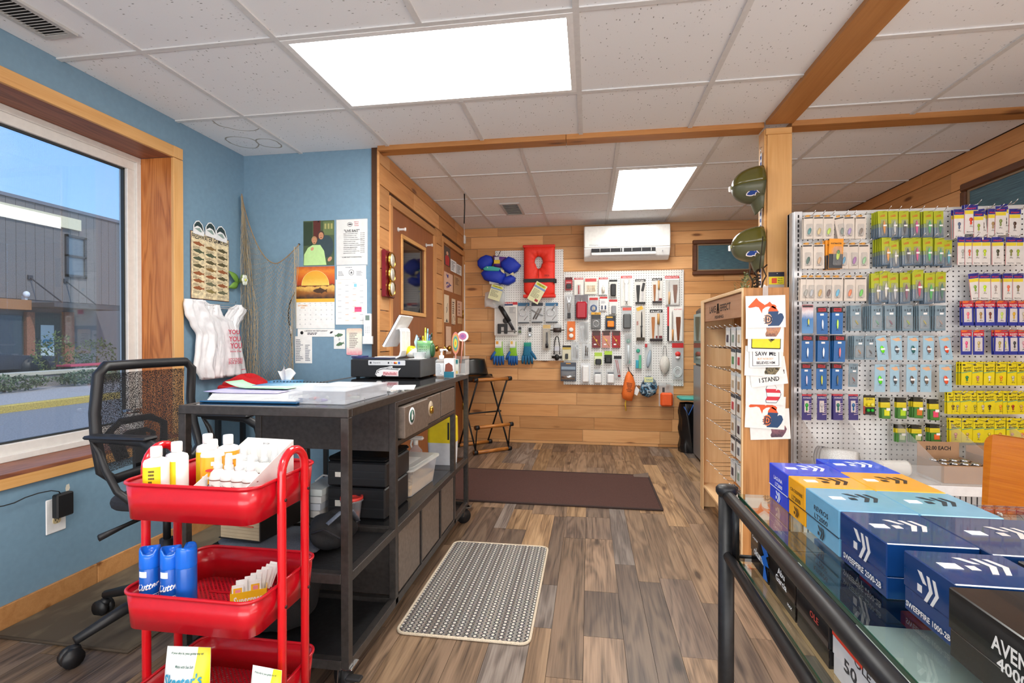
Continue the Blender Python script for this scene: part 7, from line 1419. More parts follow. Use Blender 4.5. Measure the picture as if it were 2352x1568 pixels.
for s_ in (-1,1):
    Y_ =s_*.258;q =MB();pts =[(-.17,Y_,.785),(-.08,Y_,.79),(.04,Y_,.785),(.10,Y_,.755),(.115,Y_,.70),(.09,Y_-s_*.01,.63),(.03,Y_-s_*.03,SZ+.0),(-.03,Y_-s_*.04,SZ-.02),(-.09,Y_-s_*.02,.60),(-.115,Y_,.68),(-.14,Y_,.74)]
    q.tube(pts,[.012,.017,.019,.020,.018,.016,.014,.014,.013,.012,.011],10,closed=True,flat=.9,up=(0,1,0));q.build('armrest',OCM,oc)
    q =MB();q.bbox(-.18,.07,Y_-.03,Y_+.03,.79,.803,.006);q.build('arm_pad',OCM,oc)
BO =-.115
q =MB();q.cyl((BO,0,.12),(BO,0,.34),.026,12);q.cyl((BO,0,.34),(BO,0,SZ-.085),.014,12);q.build('gas_lift',OCM,oc)
q =MB();q.tube([(-.05,-.06,SZ-.07),(-.1,-.2,SZ-.10),(-.12,-.28,SZ-.115)],[.006,.005,.008],6,flat=1.6);q.build('lever',OCM,oc)
for k in range(5):
    a =radians(178+72*k);d =Vector((cos(a),sin(a),0));q =MB();q.tube([(BO+d.x*.03,d.y*.03,.13),(BO+d.x*.15,d.y*.15,.125),(BO+d.x*.30,d.y*.30,.085)],[.026,.022,.016],8);lg =q.build('base_leg',OCM,oc)
    c =d*.30+Vector((BO,0,0));n_ =Vector((-d.y,d.x,0))
    for s_ in (-1,1): q =MB();pc_ =c+n_*.014*s_+d*.01;q.cyl(pc_-n_*.009+Vector((0,0,.034)),pc_+n_*.009+Vector((0,0,.034)),.0325,14);q.build('caster_wheel',OCM,lg)
    q =MB();q.ell((c.x,c.y,.055),.02,.02,.018,10,6);q.build('caster_hood',OCM,lg)
# jar on the sill
p =at(322,1000,'Z',WZ0);t =thing('candy_jar','clear glass jar with candy on the window sill behind the chair','jar',(LEFT_X-.09,at(322,1000,'Z',WZ0+.02)[1]*0+2.30,WZ0+.001));q =MB();q.lathe([(.001,0),(.045,0),(.05,.01),(.05,.10),(.04,.125),(.038,.14)],n=20,cap=False);q.build('jar_wall',CLEARM,t);q =MB();q.lathe([(.001,.14),(.042,.14),(.042,.158),(.001,.16)],n=20);q.build('lid',CHROME,t);q =MB();[q.ell((rs.uniform(-.03,.03),rs.uniform(-.03,.03),rs.uniform(.012,.05)),.010,.010,.010,6,4) for _ in range(16)];q.build('candies',M('#a85a3c',.6),t)['kind'] ='stuff'
# ================= RED CART =================
RC =M('#c40d20',.28,coat=.3);RCT =M('#d8121f',.2,coat=.5)
KX0,KX1,KY0,KY1 =-1.104,-.752,1.035,1.312
cart =thing('utility_cart','bright red three tier rolling cart with looped side handles','cart',((KX0+KX1)/2,(KY0+KY1)/2,0));KW,KD =(KX1-KX0)/2,(KY1-KY0)/2
def perf():
    m,t,b =nodes('perforated_red');N =t.nodes.new;L =t.links.new;tcn =N('ShaderNodeTexCoord');mp =N('ShaderNodeMapping');mp.inputs['Scale'].default_value =(110,110,110);mp.inputs['Rotation'].default_value =(0,0,pi/4);L(tcn.outputs['Object'],mp.inputs[0])
    sp =N('ShaderNodeSeparateXYZ');L(mp.outputs[0],sp.inputs[0]);vv =[]
    for k in (0,1): f =N('ShaderNodeMath');f.operation ='FRACT';L(sp.outputs[k],f.inputs[0]);g =N('ShaderNodeMath');g.operation ='GREATER_THAN';g.inputs[1].default_value =.42;L(f.outputs[0],g.inputs[0]);vv.append(g)
    mi =N('ShaderNodeMath');mi.operation ='MULTIPLY';L(vv[0].outputs[0],mi.inputs[0]);L(vv[1].outputs[0],mi.inputs[1]);tr =N('ShaderNodeBsdfTransparent');b.inputs['Base Color'].default_value =lin('#cf1226');b.inputs['Roughness'].default_value =.35;ms =N('ShaderNodeMixShader');L(mi.outputs[0],ms.inputs[0]);L(b.outputs[0],ms.inputs[1]);L(tr.outputs[0],ms.inputs[2]);L(ms.outputs[0],t.nodes['Material Output'].inputs[0]);return m
PERF =perf()
for z1_,lb in ((.80,'top'),(.54,'middle'),(.28,'bottom')):
    a =rrect(-KW*.96,KW*.96,-KD*.95,KD*.95,.035,6);b =rrect(-KW,KW,-KD,KD,.04,6);n =len(a);z0_ =z1_-.086
    q =MB();q.smooth =True;q.add([(x,y,z0_) for x,y in a]+[(x,y,z1_) for x,y in b],[(i,(i+1) % n,n+(i+1) % n,n+i) for i in range(n)]);q.smooth =False
    tr_ =q.build('tray',RC,cart,solid=.0016);q =MB();q.tube([(x*1.006,y*1.006,z1_) for x,y in b],.0042,6,closed=True);q.build('rolled_rim',RC,tr_)
    q =MB();q.prism([(x,y) for x,y in a],z0_,z0_+.0012);q.build('tray_floor',PERF,tr_)
    q =MB();[q.box(-KW*.5,KW*.5,y-.004,y+.004,z0_+.0014,z0_+.0034) for y in (-.05,.05)];q.build('floor_rib',RC,tr_)
for s_ in (-1,1):
    X_ =s_*(KW+.0125);ya,yb =1.125-1.1735,1.225-1.1735;zt_ =.862
    pts =[(X_,ya,.075),(X_,ya,.5),(X_,ya,zt_-.05)]+[(X_,(ya+yb)/2-(yb-ya)/2*cos(k*pi/10),zt_-.05+.05*sin(k*pi/10)) for k in range(1,10)]+[(X_,yb,zt_-.05),(X_,yb,.5),(X_,yb,.075)]
    q =MB();q.tube(pts,.0105,12);hd =q.build('side_loop',RCT,cart)
    for z1_ in (.80,.54,.28):
        for y in (ya,yb): q =MB();q.cyl((X_+s_*.009,y,z1_-.05),(X_+s_*.0125,y,z1_-.05),.0042,8);q.build('screw',M('#4a3030',.3,.8),hd)
    q =MB();q.bbox(X_-.009,X_+.009,-KD*.8,KD*.8,.072,.084,.003);q.build('foot_rail',RCT,cart)
for (x,y) in ((-KW,-KD*.7),(KW,-KD*.7),(-KW,KD*.7),(KW,KD*.7)): caster(cart,x,y,.026,1.0,plate=False,zt=.072,world=False)
T0,T1,T2 =.80-.0845+.0032,.54-.0845+.0032,.28-.0845+.0032
WH =M('#f0f0ee',.3);
def bottle(px,py,label,face,yrot,zt=.885):
    p =at(px,py,'Z',zt)
    if p.y < 1.075: p =at(px,py,'Y',1.075);zt =p.z
    t =thing('attractant_bottle',label,'bottle',(p.x,p.y,T0),yrot);h =zt-T0-.03;rx,ry =.027,.019
    q =MB();q.lathe([(.001,0),(.9,.001),(1,.006),(1,h-.008),(.9,h-.001),(.42,h+.003),(.40,h+.006)],n=24,sx=1,sy=1);v =[(x*rx,y*ry,z) for x,y,z in q.v] if False else None
    q2 =MB();q2.lathe([(.0001,0),(rx*.92,.0005),(rx,.006),(rx,h-.008),(rx*.9,h-.001),(rx*.45,h+.004),(rx*.42,h+.008)],n=24,sx=1,sy=.72);q2.build('bottle_body',WH,t)
    q =MB();q.lathe([(.0105,h+.006),(.0125,h+.007),(.0125,h+.026),(.0115,h+.030),(.001,h+.031)],n=18,cap=False);q.build('flip_cap',WHITE,t)
    def wrapl(a0,a1,z0,z1,m,nm,k=1.02):
        q =MB();q.grid(lambda u,v_: (rx*k*cos(a0+(a1-a0)*u),rx*.72*k*1.01*sin(a0+(a1-a0)*u),z0+(z1-z0)*v_),12,1);return q.build(nm,m,t)
    if face == 'front':
        wrapl(-pi*.97,-.03,.006,h-.012,M('#f0a81e',.4),'label');
        q =MB();lets(q,'PowerBait',0,h*.56,.040,.0115,0,.12,.2);o =q.build('lettering',WHITE,t);o.rotation_euler =(pi/2,0,0);o.location =(0,-ry-.0045,0)
        q =MB();q.prism(blob(0,0,.009,.0035,16),0,.0004);o =q.build('brand_oval',M('#c8302c',.4),t);o.rotation_euler =(pi/2,0,0);o.location =(-.004,-ry-.0035,h*.68)
        q =MB();q.prism([(-.014,.0),(-.006,.022),(.008,.028),(.020,.022),(.018,.008),(.010,-.012),(.0,-.022),(-.008,-.016)],0,.0004);fo =q.build('fish_head_print',M('#e9dcec',.5),t);fo.rotation_euler =(pi/2,0,0);fo.location =(0,-ry-.0032,h*.26)
        q =MB();q.tube([(-.014,0,.0006),(-.006,.022,.0006),(.008,.028,.0006),(.020,.022,.0006),(.018,.008,.0006),(.010,-.012,.0006),(.0,-.022,.0006)],.0012,4,closed=True);q.prism(blob(.008,.012,.006,.004,10,rot=.5),.0004,.0009);q.build('purple_outline',M('#4a2252',.5),fo)
        flatp =MB();flatp.prism(rrect(-.0085,.0085,-.005,.005,.001),0,.0004);o =flatp.build('price_sticker',TAGW,t);o.rotation_euler =(pi/2,0,0);o.location =(.008,-ry-.0035,h*.80)
    else:
        wrapl(-pi*.97,-pi*.40,.004,h-.016,M('#f4d81c',.4),'label');q =MB();scribble(q,-.017,-.002,.01,h-.022,12,rs,z=0);o =q.build('small_print',M('#5a4a14',.6),t);o.rotation_euler =(pi/2,0,-.35);o.location =(0,-ry-.0035,0)
    return t
bottle(359,1025,'white bottle with yellow back label, leftmost on the red cart','back',.75);bottle(406,1014,'white bottle with narrow yellow label, second from the left on the cart','back',.2)
bottle(477,996,'yellow labelled bottle half hidden behind the fish bottle','back',.6);bottle(488,1009,'orange yellow bottle printed with a purple fish head','front',.55);bottle(524,998,'orange yellow bottle touching the white display box','front',1.0)
# display box of spray bottles
pA,pB =at(576,1002,'Z',.868),at(706,1009,'Z',.868);ang =math.atan2(pB.y-pA.y,pB.x-pA.x);bw =(pB-pA).length;pA =Vector((pA.x,min(pA.y,1.272),0));
t =thing('display_box','white card display box with sloping sides in the red cart','box',(pA.x,pA.y,T0),ang);bd =pA.y-KY0-.035;bw =min(bw,-.792-pA.x);hb =.868-T0;CB =M('#f1f1ef',.7)
q =MB();q.box(0,bw,-.0015,0,0,hb);q.box(0,bw,-bd,-bd+.0015,0,.055)
for x in (0,bw-.0015): q.add([(x+dx,y,z) for dx in (0,.0015) for y,z in ((0,0),(-bd,0),(-bd,.055),(0,hb))],[(0,1,2,3),(7,6,5,4),(0,4,5,1),(1,5,6,2),(2,6,7,3),(3,7,4,0)])
q.box(.0015,bw-.0015,-bd+.0015,-.0015,0,.0015);q.build('card_walls',CB,t);q =MB();lets(q,'$11.29',0,0,.020,.005,0);o =q.build('price',M('#7a7a80',.6),t);o.rotation_euler =(pi/2,0,0);o.location =(bw*.42,-.002,hb-.014)
for j in range(2):
    for i in range(4):
        sb =thing('spray_bottle',('front','rear')[j]+' row white pump bottle, %s in the display box' % ('leftmost','second','third','rightmost')[i],'bottle');mm =WM[t.name] @ Matrix.Translation((.030+i*(bw-.03)/3.6,-.135+.085*j,.002));sb.matrix_world =mm;WM[sb.name] =mm
        q =MB();q.lathe([(.001,0),(.0185,.001),(.0195,.004),(.0195,.075),(.016,.088),(.009,.096),(.0085,.099)],n=18);q.build('bottle_body',WH,sb);q =MB();q.lathe([(.0105,.098),(.0105,.106),(.0085,.108),(.0085,.118),(.0075,.136),(.001,.137)],n=14);q.build('overcap',clear('f4f6f8',a=.45,rough=.15),sb)
        q =MB();q.lathe([(.0198,.070),(.0198,.0725)],n=18,cap=False);q.build('brown_band',M('#8a5a52',.5),sb)
        if j == 0:
            q =MB();[lets(q,ch_,.009*sin(a)*1.1,.050+.009*cos(a),.0032,.0045,0,-a) for ch_,a in zip('OLDSALT',(-1.2,-.85,-.5,0,.35,.75,1.1))];o =q.build('lettering',M('#8a2a3a',.5),sb);o.rotation_euler =(pi/2,0,0);o.location =(0,-.0202,0)
            q =MB();q.prism(blob(0,.047,.008,.0085,16),0,.0003);o =q.build('yellow_emblem',M('#f0d83c',.5),sb);o.rotation_euler =(pi/2,0,0);o.location =(0,-.0199,0);q =MB();q.prism(blob(0,.042,.0045,.006,12),.0004,.0007);q.prism(blob(0,.051,.0035,.0025,10),.0004,.0007);q.build('blue_emblem_figure',M('#2a4a78',.5),o)
# repellent cans
def can(px,py,label,k=1,ry=.50):
    p =at(px,py,'Y',1.080);zt =p.z;t =thing('repellent_can',label,'spray can',(p.x,p.y,T1),ry);h =zt-T1;R_c =.0225
    q =MB();q.lathe([(.001,0),(R_c*.95,0),(R_c,.004),(R_c,h*.72),(R_c*.97,h*.73)],n=24);q.build('can_body',M('#0f56b4',.25),t)
    q =MB();q.lathe([(R_c*.99,h*.73),(R_c*1.02,h*.75),(R_c*1.0,h*.93),(R_c*.93,h*.97),(R_c*.80,h*.975),(R_c*.62,h*.93),(R_c*.5,h*.88),(.001,h*.88)],n=24,cap=False);qv =[]
    for (x_,y_,z_) in q.v: qv.append((x_,y_,z_+(h*.035*(abs(x_)/R_c)**2 if z_ > h*.92 else 0)-(h*.05 if (z_ > h*.92 and y_ < -R_c*.5 and abs(x_) < R_c*.6) else 0)))
    q.v =qv;c_ =q.build('cap',M('#1668d8',.2),t)
    q =MB();q.prism([(-R_c*.95,h*.93),(-R_c*.2,h*.88),(R_c*.2,h*.88),(R_c*.95,h*1.0),(R_c*.9,h*.99),(R_c*.3,h*.80),(-R_c*.3,h*.80),(-R_c*.9,h*.9)],-R_c*.1,R_c*.1);
    q =MB();q.ell((0,0,h*.86),R_c*.5,R_c*.8,h*.06);q.build('nozzle',M('#3f8af0',.2),t)
    def arcl(a0,a1,z0,z1,m,nm,kk=1.01): q =MB();q.grid(lambda u,v_: (R_c*kk*cos(a0+(a1-a0)*u),R_c*kk*sin(a0+(a1-a0)*u),z0+(z1-z0)*v_),10,1);return q.build(nm,m,t)
    arcl(-pi*.92,-.08*pi,.004,h*.20,M('#3f8a2c',.4),'forest_print');arcl(-pi*.86,-.3*pi,h*.19,h*.27,M('#f0845a',.4),'orange_band',1.016);arcl(-pi*.92,-.08*pi,h*.37,h*.378,WHITE,'white_line',1.014)
    q =MB()
    for tx in (-.016,-.009,-.001,.006,.013,.018): q.prism([(tx-.004,.004),(tx+.004,.004),(tx,h*.22+.004*sin(tx*900))],0,.0003)
    o =q.build('tree_print',M('#8fce2a',.5),t);o.rotation_euler =(pi/2,0,0);o.location =(0,-R_c*1.03,0);o['kind'] ='stuff'
    def ct(s_,z,w_,h_,m,sh=0): q =MB();v,f,sz =glyphs(s_);kx,ky =w_/sz[0],h_/sz[1];q.add([(R_c*1.03*sin((x*kx+sh*y*ky)/R_c),-R_c*1.03*cos((x*kx)/R_c),z+y*ky+x*kx*.12*(1 if sh else 0)) for x,y,_ in v],f);q.build('lettering',m,t)
    ct('Cutter',h*.50,.050,.018,WHITE,.25);ct('BACKWOODS',h*.33,.050,.010,WHITE);ct('10 HOURS',h*.225,.030,.005,WHITE)
    arcl(-pi*.80,-pi*.52,h*.62,h*.70,TAGW,'price_sticker',1.02)
can(345,1254,'blue insect repellent can at the left end of the middle cart tray');can(393,1254,'blue insect repellent can second from the left in the middle tray');can(428,1250,'blue can mostly hidden behind the other repellent cans',ry=-1.6)
# sunscreen packets
p =at(575,1395,'Z',T1+.0);t =thing('sunscreen_carton','yellow open carton marked sunscreen in the middle cart tray','box');pa,pb2_ =at(528,1365,'Z',.50),at(612,1350,'Z',.50);ang =math.atan2(pb2_.y-pa.y,pb2_.x-pa.x);wv_ =(pb2_-pa).length
mm =Matrix.Translation((pa.x,pa.y,T1)) @ Matrix.Rotation(ang,4,'Z');t.matrix_world =mm;WM[t.name] =mm;hy =.50-T1
q =MB()
for r_ in ((0,wv_,0,.001,0,hy),(0,wv_,.049,.05,0,hy),(0,.001,.001,.049,0,hy),(wv_-.001,wv_,.001,.049,0,hy),(0.001,wv_-.001,.001,.049,0,.001)): q.box(*r_)
q.build('carton',M('#f2c21e',.5),t);q =MB();lets(q,'Sunscreen',wv_*.5,hy*.5,wv_*.8,hy*.55,0);o =q.build('lettering',WHITE,t);o.rotation_euler =(pi/2,0,0);o.location =(0,-.0006,0)
for k in range(9):
    tt =thing('sunscreen_packet',('white and yellow packet standing in the sunscreen carton, %s' % ('front left','front right')[k]) if k < 2 else 'white foil packet fanned out behind the front ones','packet',group=None if k < 2 else 'white packets at the back of the carton');x_ =(.2,.68,.3,.5,.62,.74,.84,.92,.98)[k]*wv_;y_ =.006+.0045*k;m2 =WM[t.name] @ Matrix.Translation((x_,y_,.012+.002*k)) @ Matrix.Rotation((k-2)*.06 if k > 1 else 0,4,'Y') @ Matrix.Rotation(pi/2-.08,4,'X');tt.matrix_world =m2;WM[tt.name] =m2;w2_ =.013
    bx('foil',M('#eeeeec',.4),tt,-w2_,w2_,0,.046+.002*k,-.0008,.0008);
    if k < 2: bx('yellow_print',M('#f2b41e',.5),tt,-w2_*.75,w2_*.75,.012,.038,.0009,.0012);bx('pink_print',M('#e88a9a',.5),tt,-w2_*.4,w2_*.5,.024,.034,.0013,.0016)
# batter bags
def pouch(px0,py0,px1,label,zt,rz,full=True):
    a,b =at(px0,py0,'Z',zt),at(px1,py0,'Z',zt);c =(a+b)/2;w_ =(b-a).length;t =thing('batter_bag',label,'bag',(c.x,c.y,T2+.0),math.atan2(b.y-a.y,b.x-a.x)+rz);h =zt-T2
    tilt =0 if full else -.9
    def fn(u,v,s_): zz =h*v;th =.032*(sin(pi*min(1,v*.9+.05))**.6)*(1-v**3)*sin(pi*u)**.6;x =(u-.5)*w_*(1+.05*sin(pi*v));return (x,s_*th*(-1)+.02*v,zz)
    q =MB();q.grid(lambda u,v: fn(u,v,1),14,14);fr_ =q.build('front_film',M('#f0f2f2',.3),t);q =MB();q.grid(lambda u,v: fn(1-u,v,-1),14,14);q.build('back_film',M('#f2d81e',.3),t)
    q =MB();q.grid(lambda u,v: (lambda p_: (p_[0],p_[1]-.0012,p_[2]))(fn(.72+.28*u+.0*v,v,1)),6,14);q.build('yellow_side',M('#f4e01e',.3),t)
    def wp(s_,cx,cy,ww,hh,m,rot=0,dz=.003):
        q =MB();v_,f_,sz =glyphs(s_);kx,ky =ww/sz[0],hh/sz[1];cr_,sr_ =cos(rot),sin(rot)
        def mp(x,y): x2 =x*kx*cr_-y*ky*sr_;y2 =x*kx*sr_+y*ky*cr_;u =.5+(cx+x2)/w_;v =(cy+y2)/h;u =min(1,max(0,u));v =min(1,max(0,v));p_ =fn(u,v,1);return (p_[0],p_[1]-dz,p_[2])
        q.add([mp(x,y) for x,y,_ in v_],f_);q.build('lettering',m,t)
    wp("Skeeter's",0,h*.66,w_*.80,h*.13,M('#1f8fb4',.4),.06,.004);wp('BATTER IT UP!',0,h*.54,w_*.55,h*.065,M('#1f3a78',.4),.06);wp('Made with Sea Salt',.0,h*.80,w_*.4,h*.03,M('#5a7a70',.5));wp('if you dry it, you gotta try it!',0,h*.93,w_*.72,h*.03,M('#2f6a4c',.5))
    q =MB();q.ell((-w_*.15,fn(.35,.3,1)[1]-.004,h*.30),w_*.14,.003,h*.10,12,8);q.build('blue_print',M('#1f78c0',.4),t)
pouch(369,1496,474,'white and yellow batter mix bag standing in the bottom cart tray',.39,-.05)
pouch(560,1545,640,'second batter mix bag leaning at the right of the bottom tray',.36,-.25)
# ================= WOODEN LURE STAND =================
SX0,SX1,SY0,SY1,SZT =.748,.965,2.64,3.58,1.392
st =thing('lure_stand','wooden floor stand with wire pegs and carved header by the post','display stand',((SX0+SX1)/2,(SY0+SY1)/2,0))
def sboard(name,m,c,ln,w_,th,ax): return lboard(name,m,st,Vector(c)-Vector(st.location),ln,w_,th,ax)
cx_ =(SX0+SX1)/2
sboard('side_panel',HICK,(cx_+.004,SY0+.009,SZT/2),SZT-.002,SX1-SX0-.008,.018,(Z3,X3));sboard('side_panel',MAPLE,(cx_+.004,SY1-.009,SZT/2),SZT-.002,SX1-SX0-.008,.018,(Z3,X3))
sboard('edge_strip',MAPLE,(SX0+.004,SY0+.009,SZT/2),SZT-.002,.018,.008,(Z3,Y3));sboard('face_stile',MAPLE,(SX0+.004,SY1-.04,SZT/2),SZT-.002,.08,.008,(Z3,Y3))
yy =SY0+.02;k =0;SLW =[MAPLE,HICK,wood('cherry_slat','#d9a878','#c99264','#a86f42',.5,knots=False,contrast=.5,vary=.05)]
while yy < SY1-.03:
    w_ =min((.07,.05,.085,.06)[k % 4],SY1-.02-yy);sboard('back_slat',SLW[(k*2+k//3) % 3],(SX1-.012,yy+w_/2,(.17+SZT-.02)/2),SZT-.19,w_-.001,.012,(Z3,Y3));yy += w_;k += 1
HDM =wood('header_maple','#c99a78','#b98763','#8f6242',.5,knots=False,contrast=.5)
sboard('header_board',HDM,(SX0+.016,(SY0+SY1)/2,1.31),SY1-SY0-.04,.125,.012,(Y3,Z3));sboard('top_board',MAPLE,(cx_,(SY0+SY1)/2,SZT-.009),SY1-SY0-.037,SX1-SX0-.03,.018,(Y3,X3));sboard('top_edge',MAPLE,(SX0+.006,(SY0+SY1)/2,SZT-.009),SY1-SY0-.037,.018,.012,(Y3,Z3))
sboard('base_shelf',MAPLE,(cx_-.005,(SY0+SY1)/2,.157),SY1-SY0-.037,SX1-SX0-.02,.016,(Y3,X3));sboard('kick_board',MAPLE,(SX0+.10,(SY0+SY1)/2,.075),SY1-SY0-.037,.148,.014,(Y3,Z3))
HF_ =Frame((SX0+.0098,0,0),-Y3,Z3)
a0,b0 =HF_.hit(1652,706);q =MB();M_ =st.matrix_world.inverted()
q =MB();lets(q,'LAKE',-.155,0,.16,.040,0);lets(q,'EFFECT',.135,0,.22,.040,0);lets(q,'FISHING',0,-.05,.20,.018,0);q.tube([(-.04,-.03,.001),(-.03,.028,.001),(-.02,-.01,.001),(-.01,.028,.001),(0,-.03,.001)],.003,4)
o =q.build('carved_lettering',M('#2c1c14',.7),st);mm =HF_.mat(-(SY0+SY1)/2-.02,1.318,.0006);o.matrix_basis =WM[st.name].inverted() @ mm
rows_z =[1.205,1.085,.955,.835,.720,.605,.470,.325]
PEGY =[2.72,2.83,2.94,3.05,3.16,3.27,3.38,3.48]
for z in rows_z:
    for y in PEGY:
        q =MB();q.tube([(SX1-.018,y,z),(SX0+.045,y,z-.004),(SX0+.018,y,z+.012)],.0022,5);q.build('peg_hook',CHROME,st,world=True)
SF =Frame((SX0+.03,0,0),-Y3,Z3);kc =0
rown =['top','second','third','fourth','fifth','sixth','seventh','lowest']
pc_ =[('#e9e6df','#b9a488','tan'),('#e4e2dc','#7a5a48','brown'),('#dcdcd8','#8a9a8c','grey green'),('#ece8e0','#c0444a','red'),('#e0e0dc','#4a3a44','dark plum'),('#e6e4dc','#5a8a5a','green'),('#e2ded6','#a88a6a','sand'),('#e8e6e0','#6a6a70','grey')]
for ri,z in enumerate(rows_z):
    for ci in range(3 if ri == 0 else 2):
        y =PEGY[ci+1];c_ =pc_[(ri*3+ci*2) % 8];lb ='small %s soft bait pack, %s stand row, %s' % (c_[2],rown[ri],('nearest','second from near end','third from near end')[ci])
        for s_ in range(3):
            xf =SX0+.040+s_*.010;fr =Frame((xf,0,0),-Y3,Z3);lab =lb if s_ == 0 else lb.replace('small','spare').replace(' pack,',' pack behind,')
            t =thing('soft_bait_pack',lab,'bait pack',mat=fr.mat(-y-.004*s_,z-.056,0,rot=.04*((kc % 3)-1)),group=None if s_ == 0 else 'spare packs on stand row %d column %d' % (ri,ci));kc += 1
            bx('card',M(c_[0],.4),t,-.044,.044,-.054,.054,0,.0016);bx('lure',M(c_[1],.5),t,-.014,.014,-.03,.012,.0017,.006,b=.001);bx('header',M('#3a4450' if ri % 2 else '#cfd3d6',.5),t,-.044,.044,.036,.054,.0017,.0022);bx('price_sticker',TAGW,t,-.006,.006,.014,.022,.0017,.0022)
# plant and twisted wire figure on the stand
p =at(1672,665,'Z',SZT);t =thing('artificial_succulent','small dusty green artificial plant on top of the wooden stand','plant',(.86,2.98,SZT+.001));q =MB()
rr =random.Random(9)
for k in range(90):
    a =rr.random()*2*pi;r_ =rr.uniform(.0,.05);z =rr.uniform(.0,.11)*(1-r_*6);c =Vector((r_*cos(a),r_*sin(a)*1.6,z+.004));d =Vector((cos(a),sin(a),.8)).normalized()*.022;s_ =d.cross(Z3).normalized()*.006
    q.mat(k % 3).add([c,c+d*.5+s_,c+d,c+d*.5-s_],[(0,1,2,3)])
q.build('foliage',[M('#8a9464',.7),M('#a8ac84',.7),M('#5f6a48',.7)],t)['kind'] ='stuff';q =MB();q.cyl((0,0,0),(0,0,.015),.04,14,.045);q.build('base',M('#7a6a50',.8),t)
t =thing('wire_figure','little dark twisted wire figure holding a rod beside the plant','figurine',(.885,2.86,SZT+.001));IW =M('#33281f',.5,.6)
for pts,r_ in (([(0,0,0),(.005,.01,.04),(0,0,.08),(-.01,0,.10),(.01,.01,.115)],.007),([(-.03,0,.0),(-.02,.0,.05),(-.04,0,.09),(-.03,.0,.12)],.004),([(.02,0,.0),(.03,.0,.05),(.045,0,.08),(.03,0,.12),(.05,0,.14)],.004),([(.01,0,.10),(.02,0,.2),(.028,0,.29)],.0025)):
    q =MB();q.tube(pts,r_,6);q.build('wire',IW,t)
q =MB();[q.tube([(.016*cos(a+k),.016*sin(a+k)*1.2,.02*k+.008*a/3) for a in [i*.7 for i in range(9)]],.0035,5) for k in range(5)];q.build('coil',IW,t)
# sticker sheets on the end panel
SP =Frame((0,SY0,0),X3,Z3);CLp =WT('hanging_strip','clear hanging strip holding the sticker sheets','strip',SP,1752,656,1764,690,out=.022);bx('strip',CLEARM,CLp.t,-CLp.w/2,CLp.w/2,-CLp.h*4,CLp.h/2,0,.002)
q =MB();q.tube([(0,CLp.h/2-.004,0),(0,CLp.h/2+.004,-.012),(0,CLp.h/2+.004,-.021)],.003,6);q.build('clip_hook',WHITE,CLp.t)
UP =[(.06,.28),(.12,.22),(.22,.12),(.30,.04),(.36,.12),(.44,.18),(.50,.22),(.52,.24),(.60,.20),(.66,.15),(.72,.22),(.80,.24),(.84,.28),(.82,.36),(.70,.30),(.62,.28),(.54,.30),(.46,.36),(.44,.46),(.40,.38),(.36,.30),(.28,.28),(.18,.30),(.10,.31)]
LP_ =[(.62,.44),(.66,.36),(.74,.30),(.84,.38),(.90,.50),(.88,.60),(.94,.56),(1.0,.58),(1.04,.70),(1.0,.82),(.94,.92),(.90,.98),(.60,.98),(.58,.90),(.62,.80),(.60,.66),(.58,.56)]
def mapped(w,poly,x0,y0,sx,sy): return [((x0+x*sx-.5)*w.w,(.5-(y0+y*sy))*w.h) for x,y in poly]
def dlogo(par,cx,cy,s,m1=None,m2=None):
    q =MB();z =.0026
    for pts in ([(-.5,.45),(.1,.42),(.42,.2),(.42,-.2),(.15,-.45),(-.5,-.5),(-.3,-.36),(.1,-.32),(.26,-.12),(.26,.14),(.05,.3),(-.2,.32)],[(-.32,.3),(-.18,.3),(-.18,-.34),(-.32,-.34)],[(-.55,.1),(-.35,.04),(-.35,-.02),(-.55,.02)],[(-.55,-.12),(-.35,-.16),(-.35,-.22),(-.55,-.18)],[(-.02,.2),(.08,.2),(.08,-.22),(-.02,-.22)],[(-.18,.03),(.2,.03),(.2,-.03),(-.18,-.03)]):
        q.prism([(cx+x*s,cy+y*s*1.1) for x,y in pts],z,z+.0005)
    return q.build('letter_D_print',m1 or M('#16294a',.5),par)
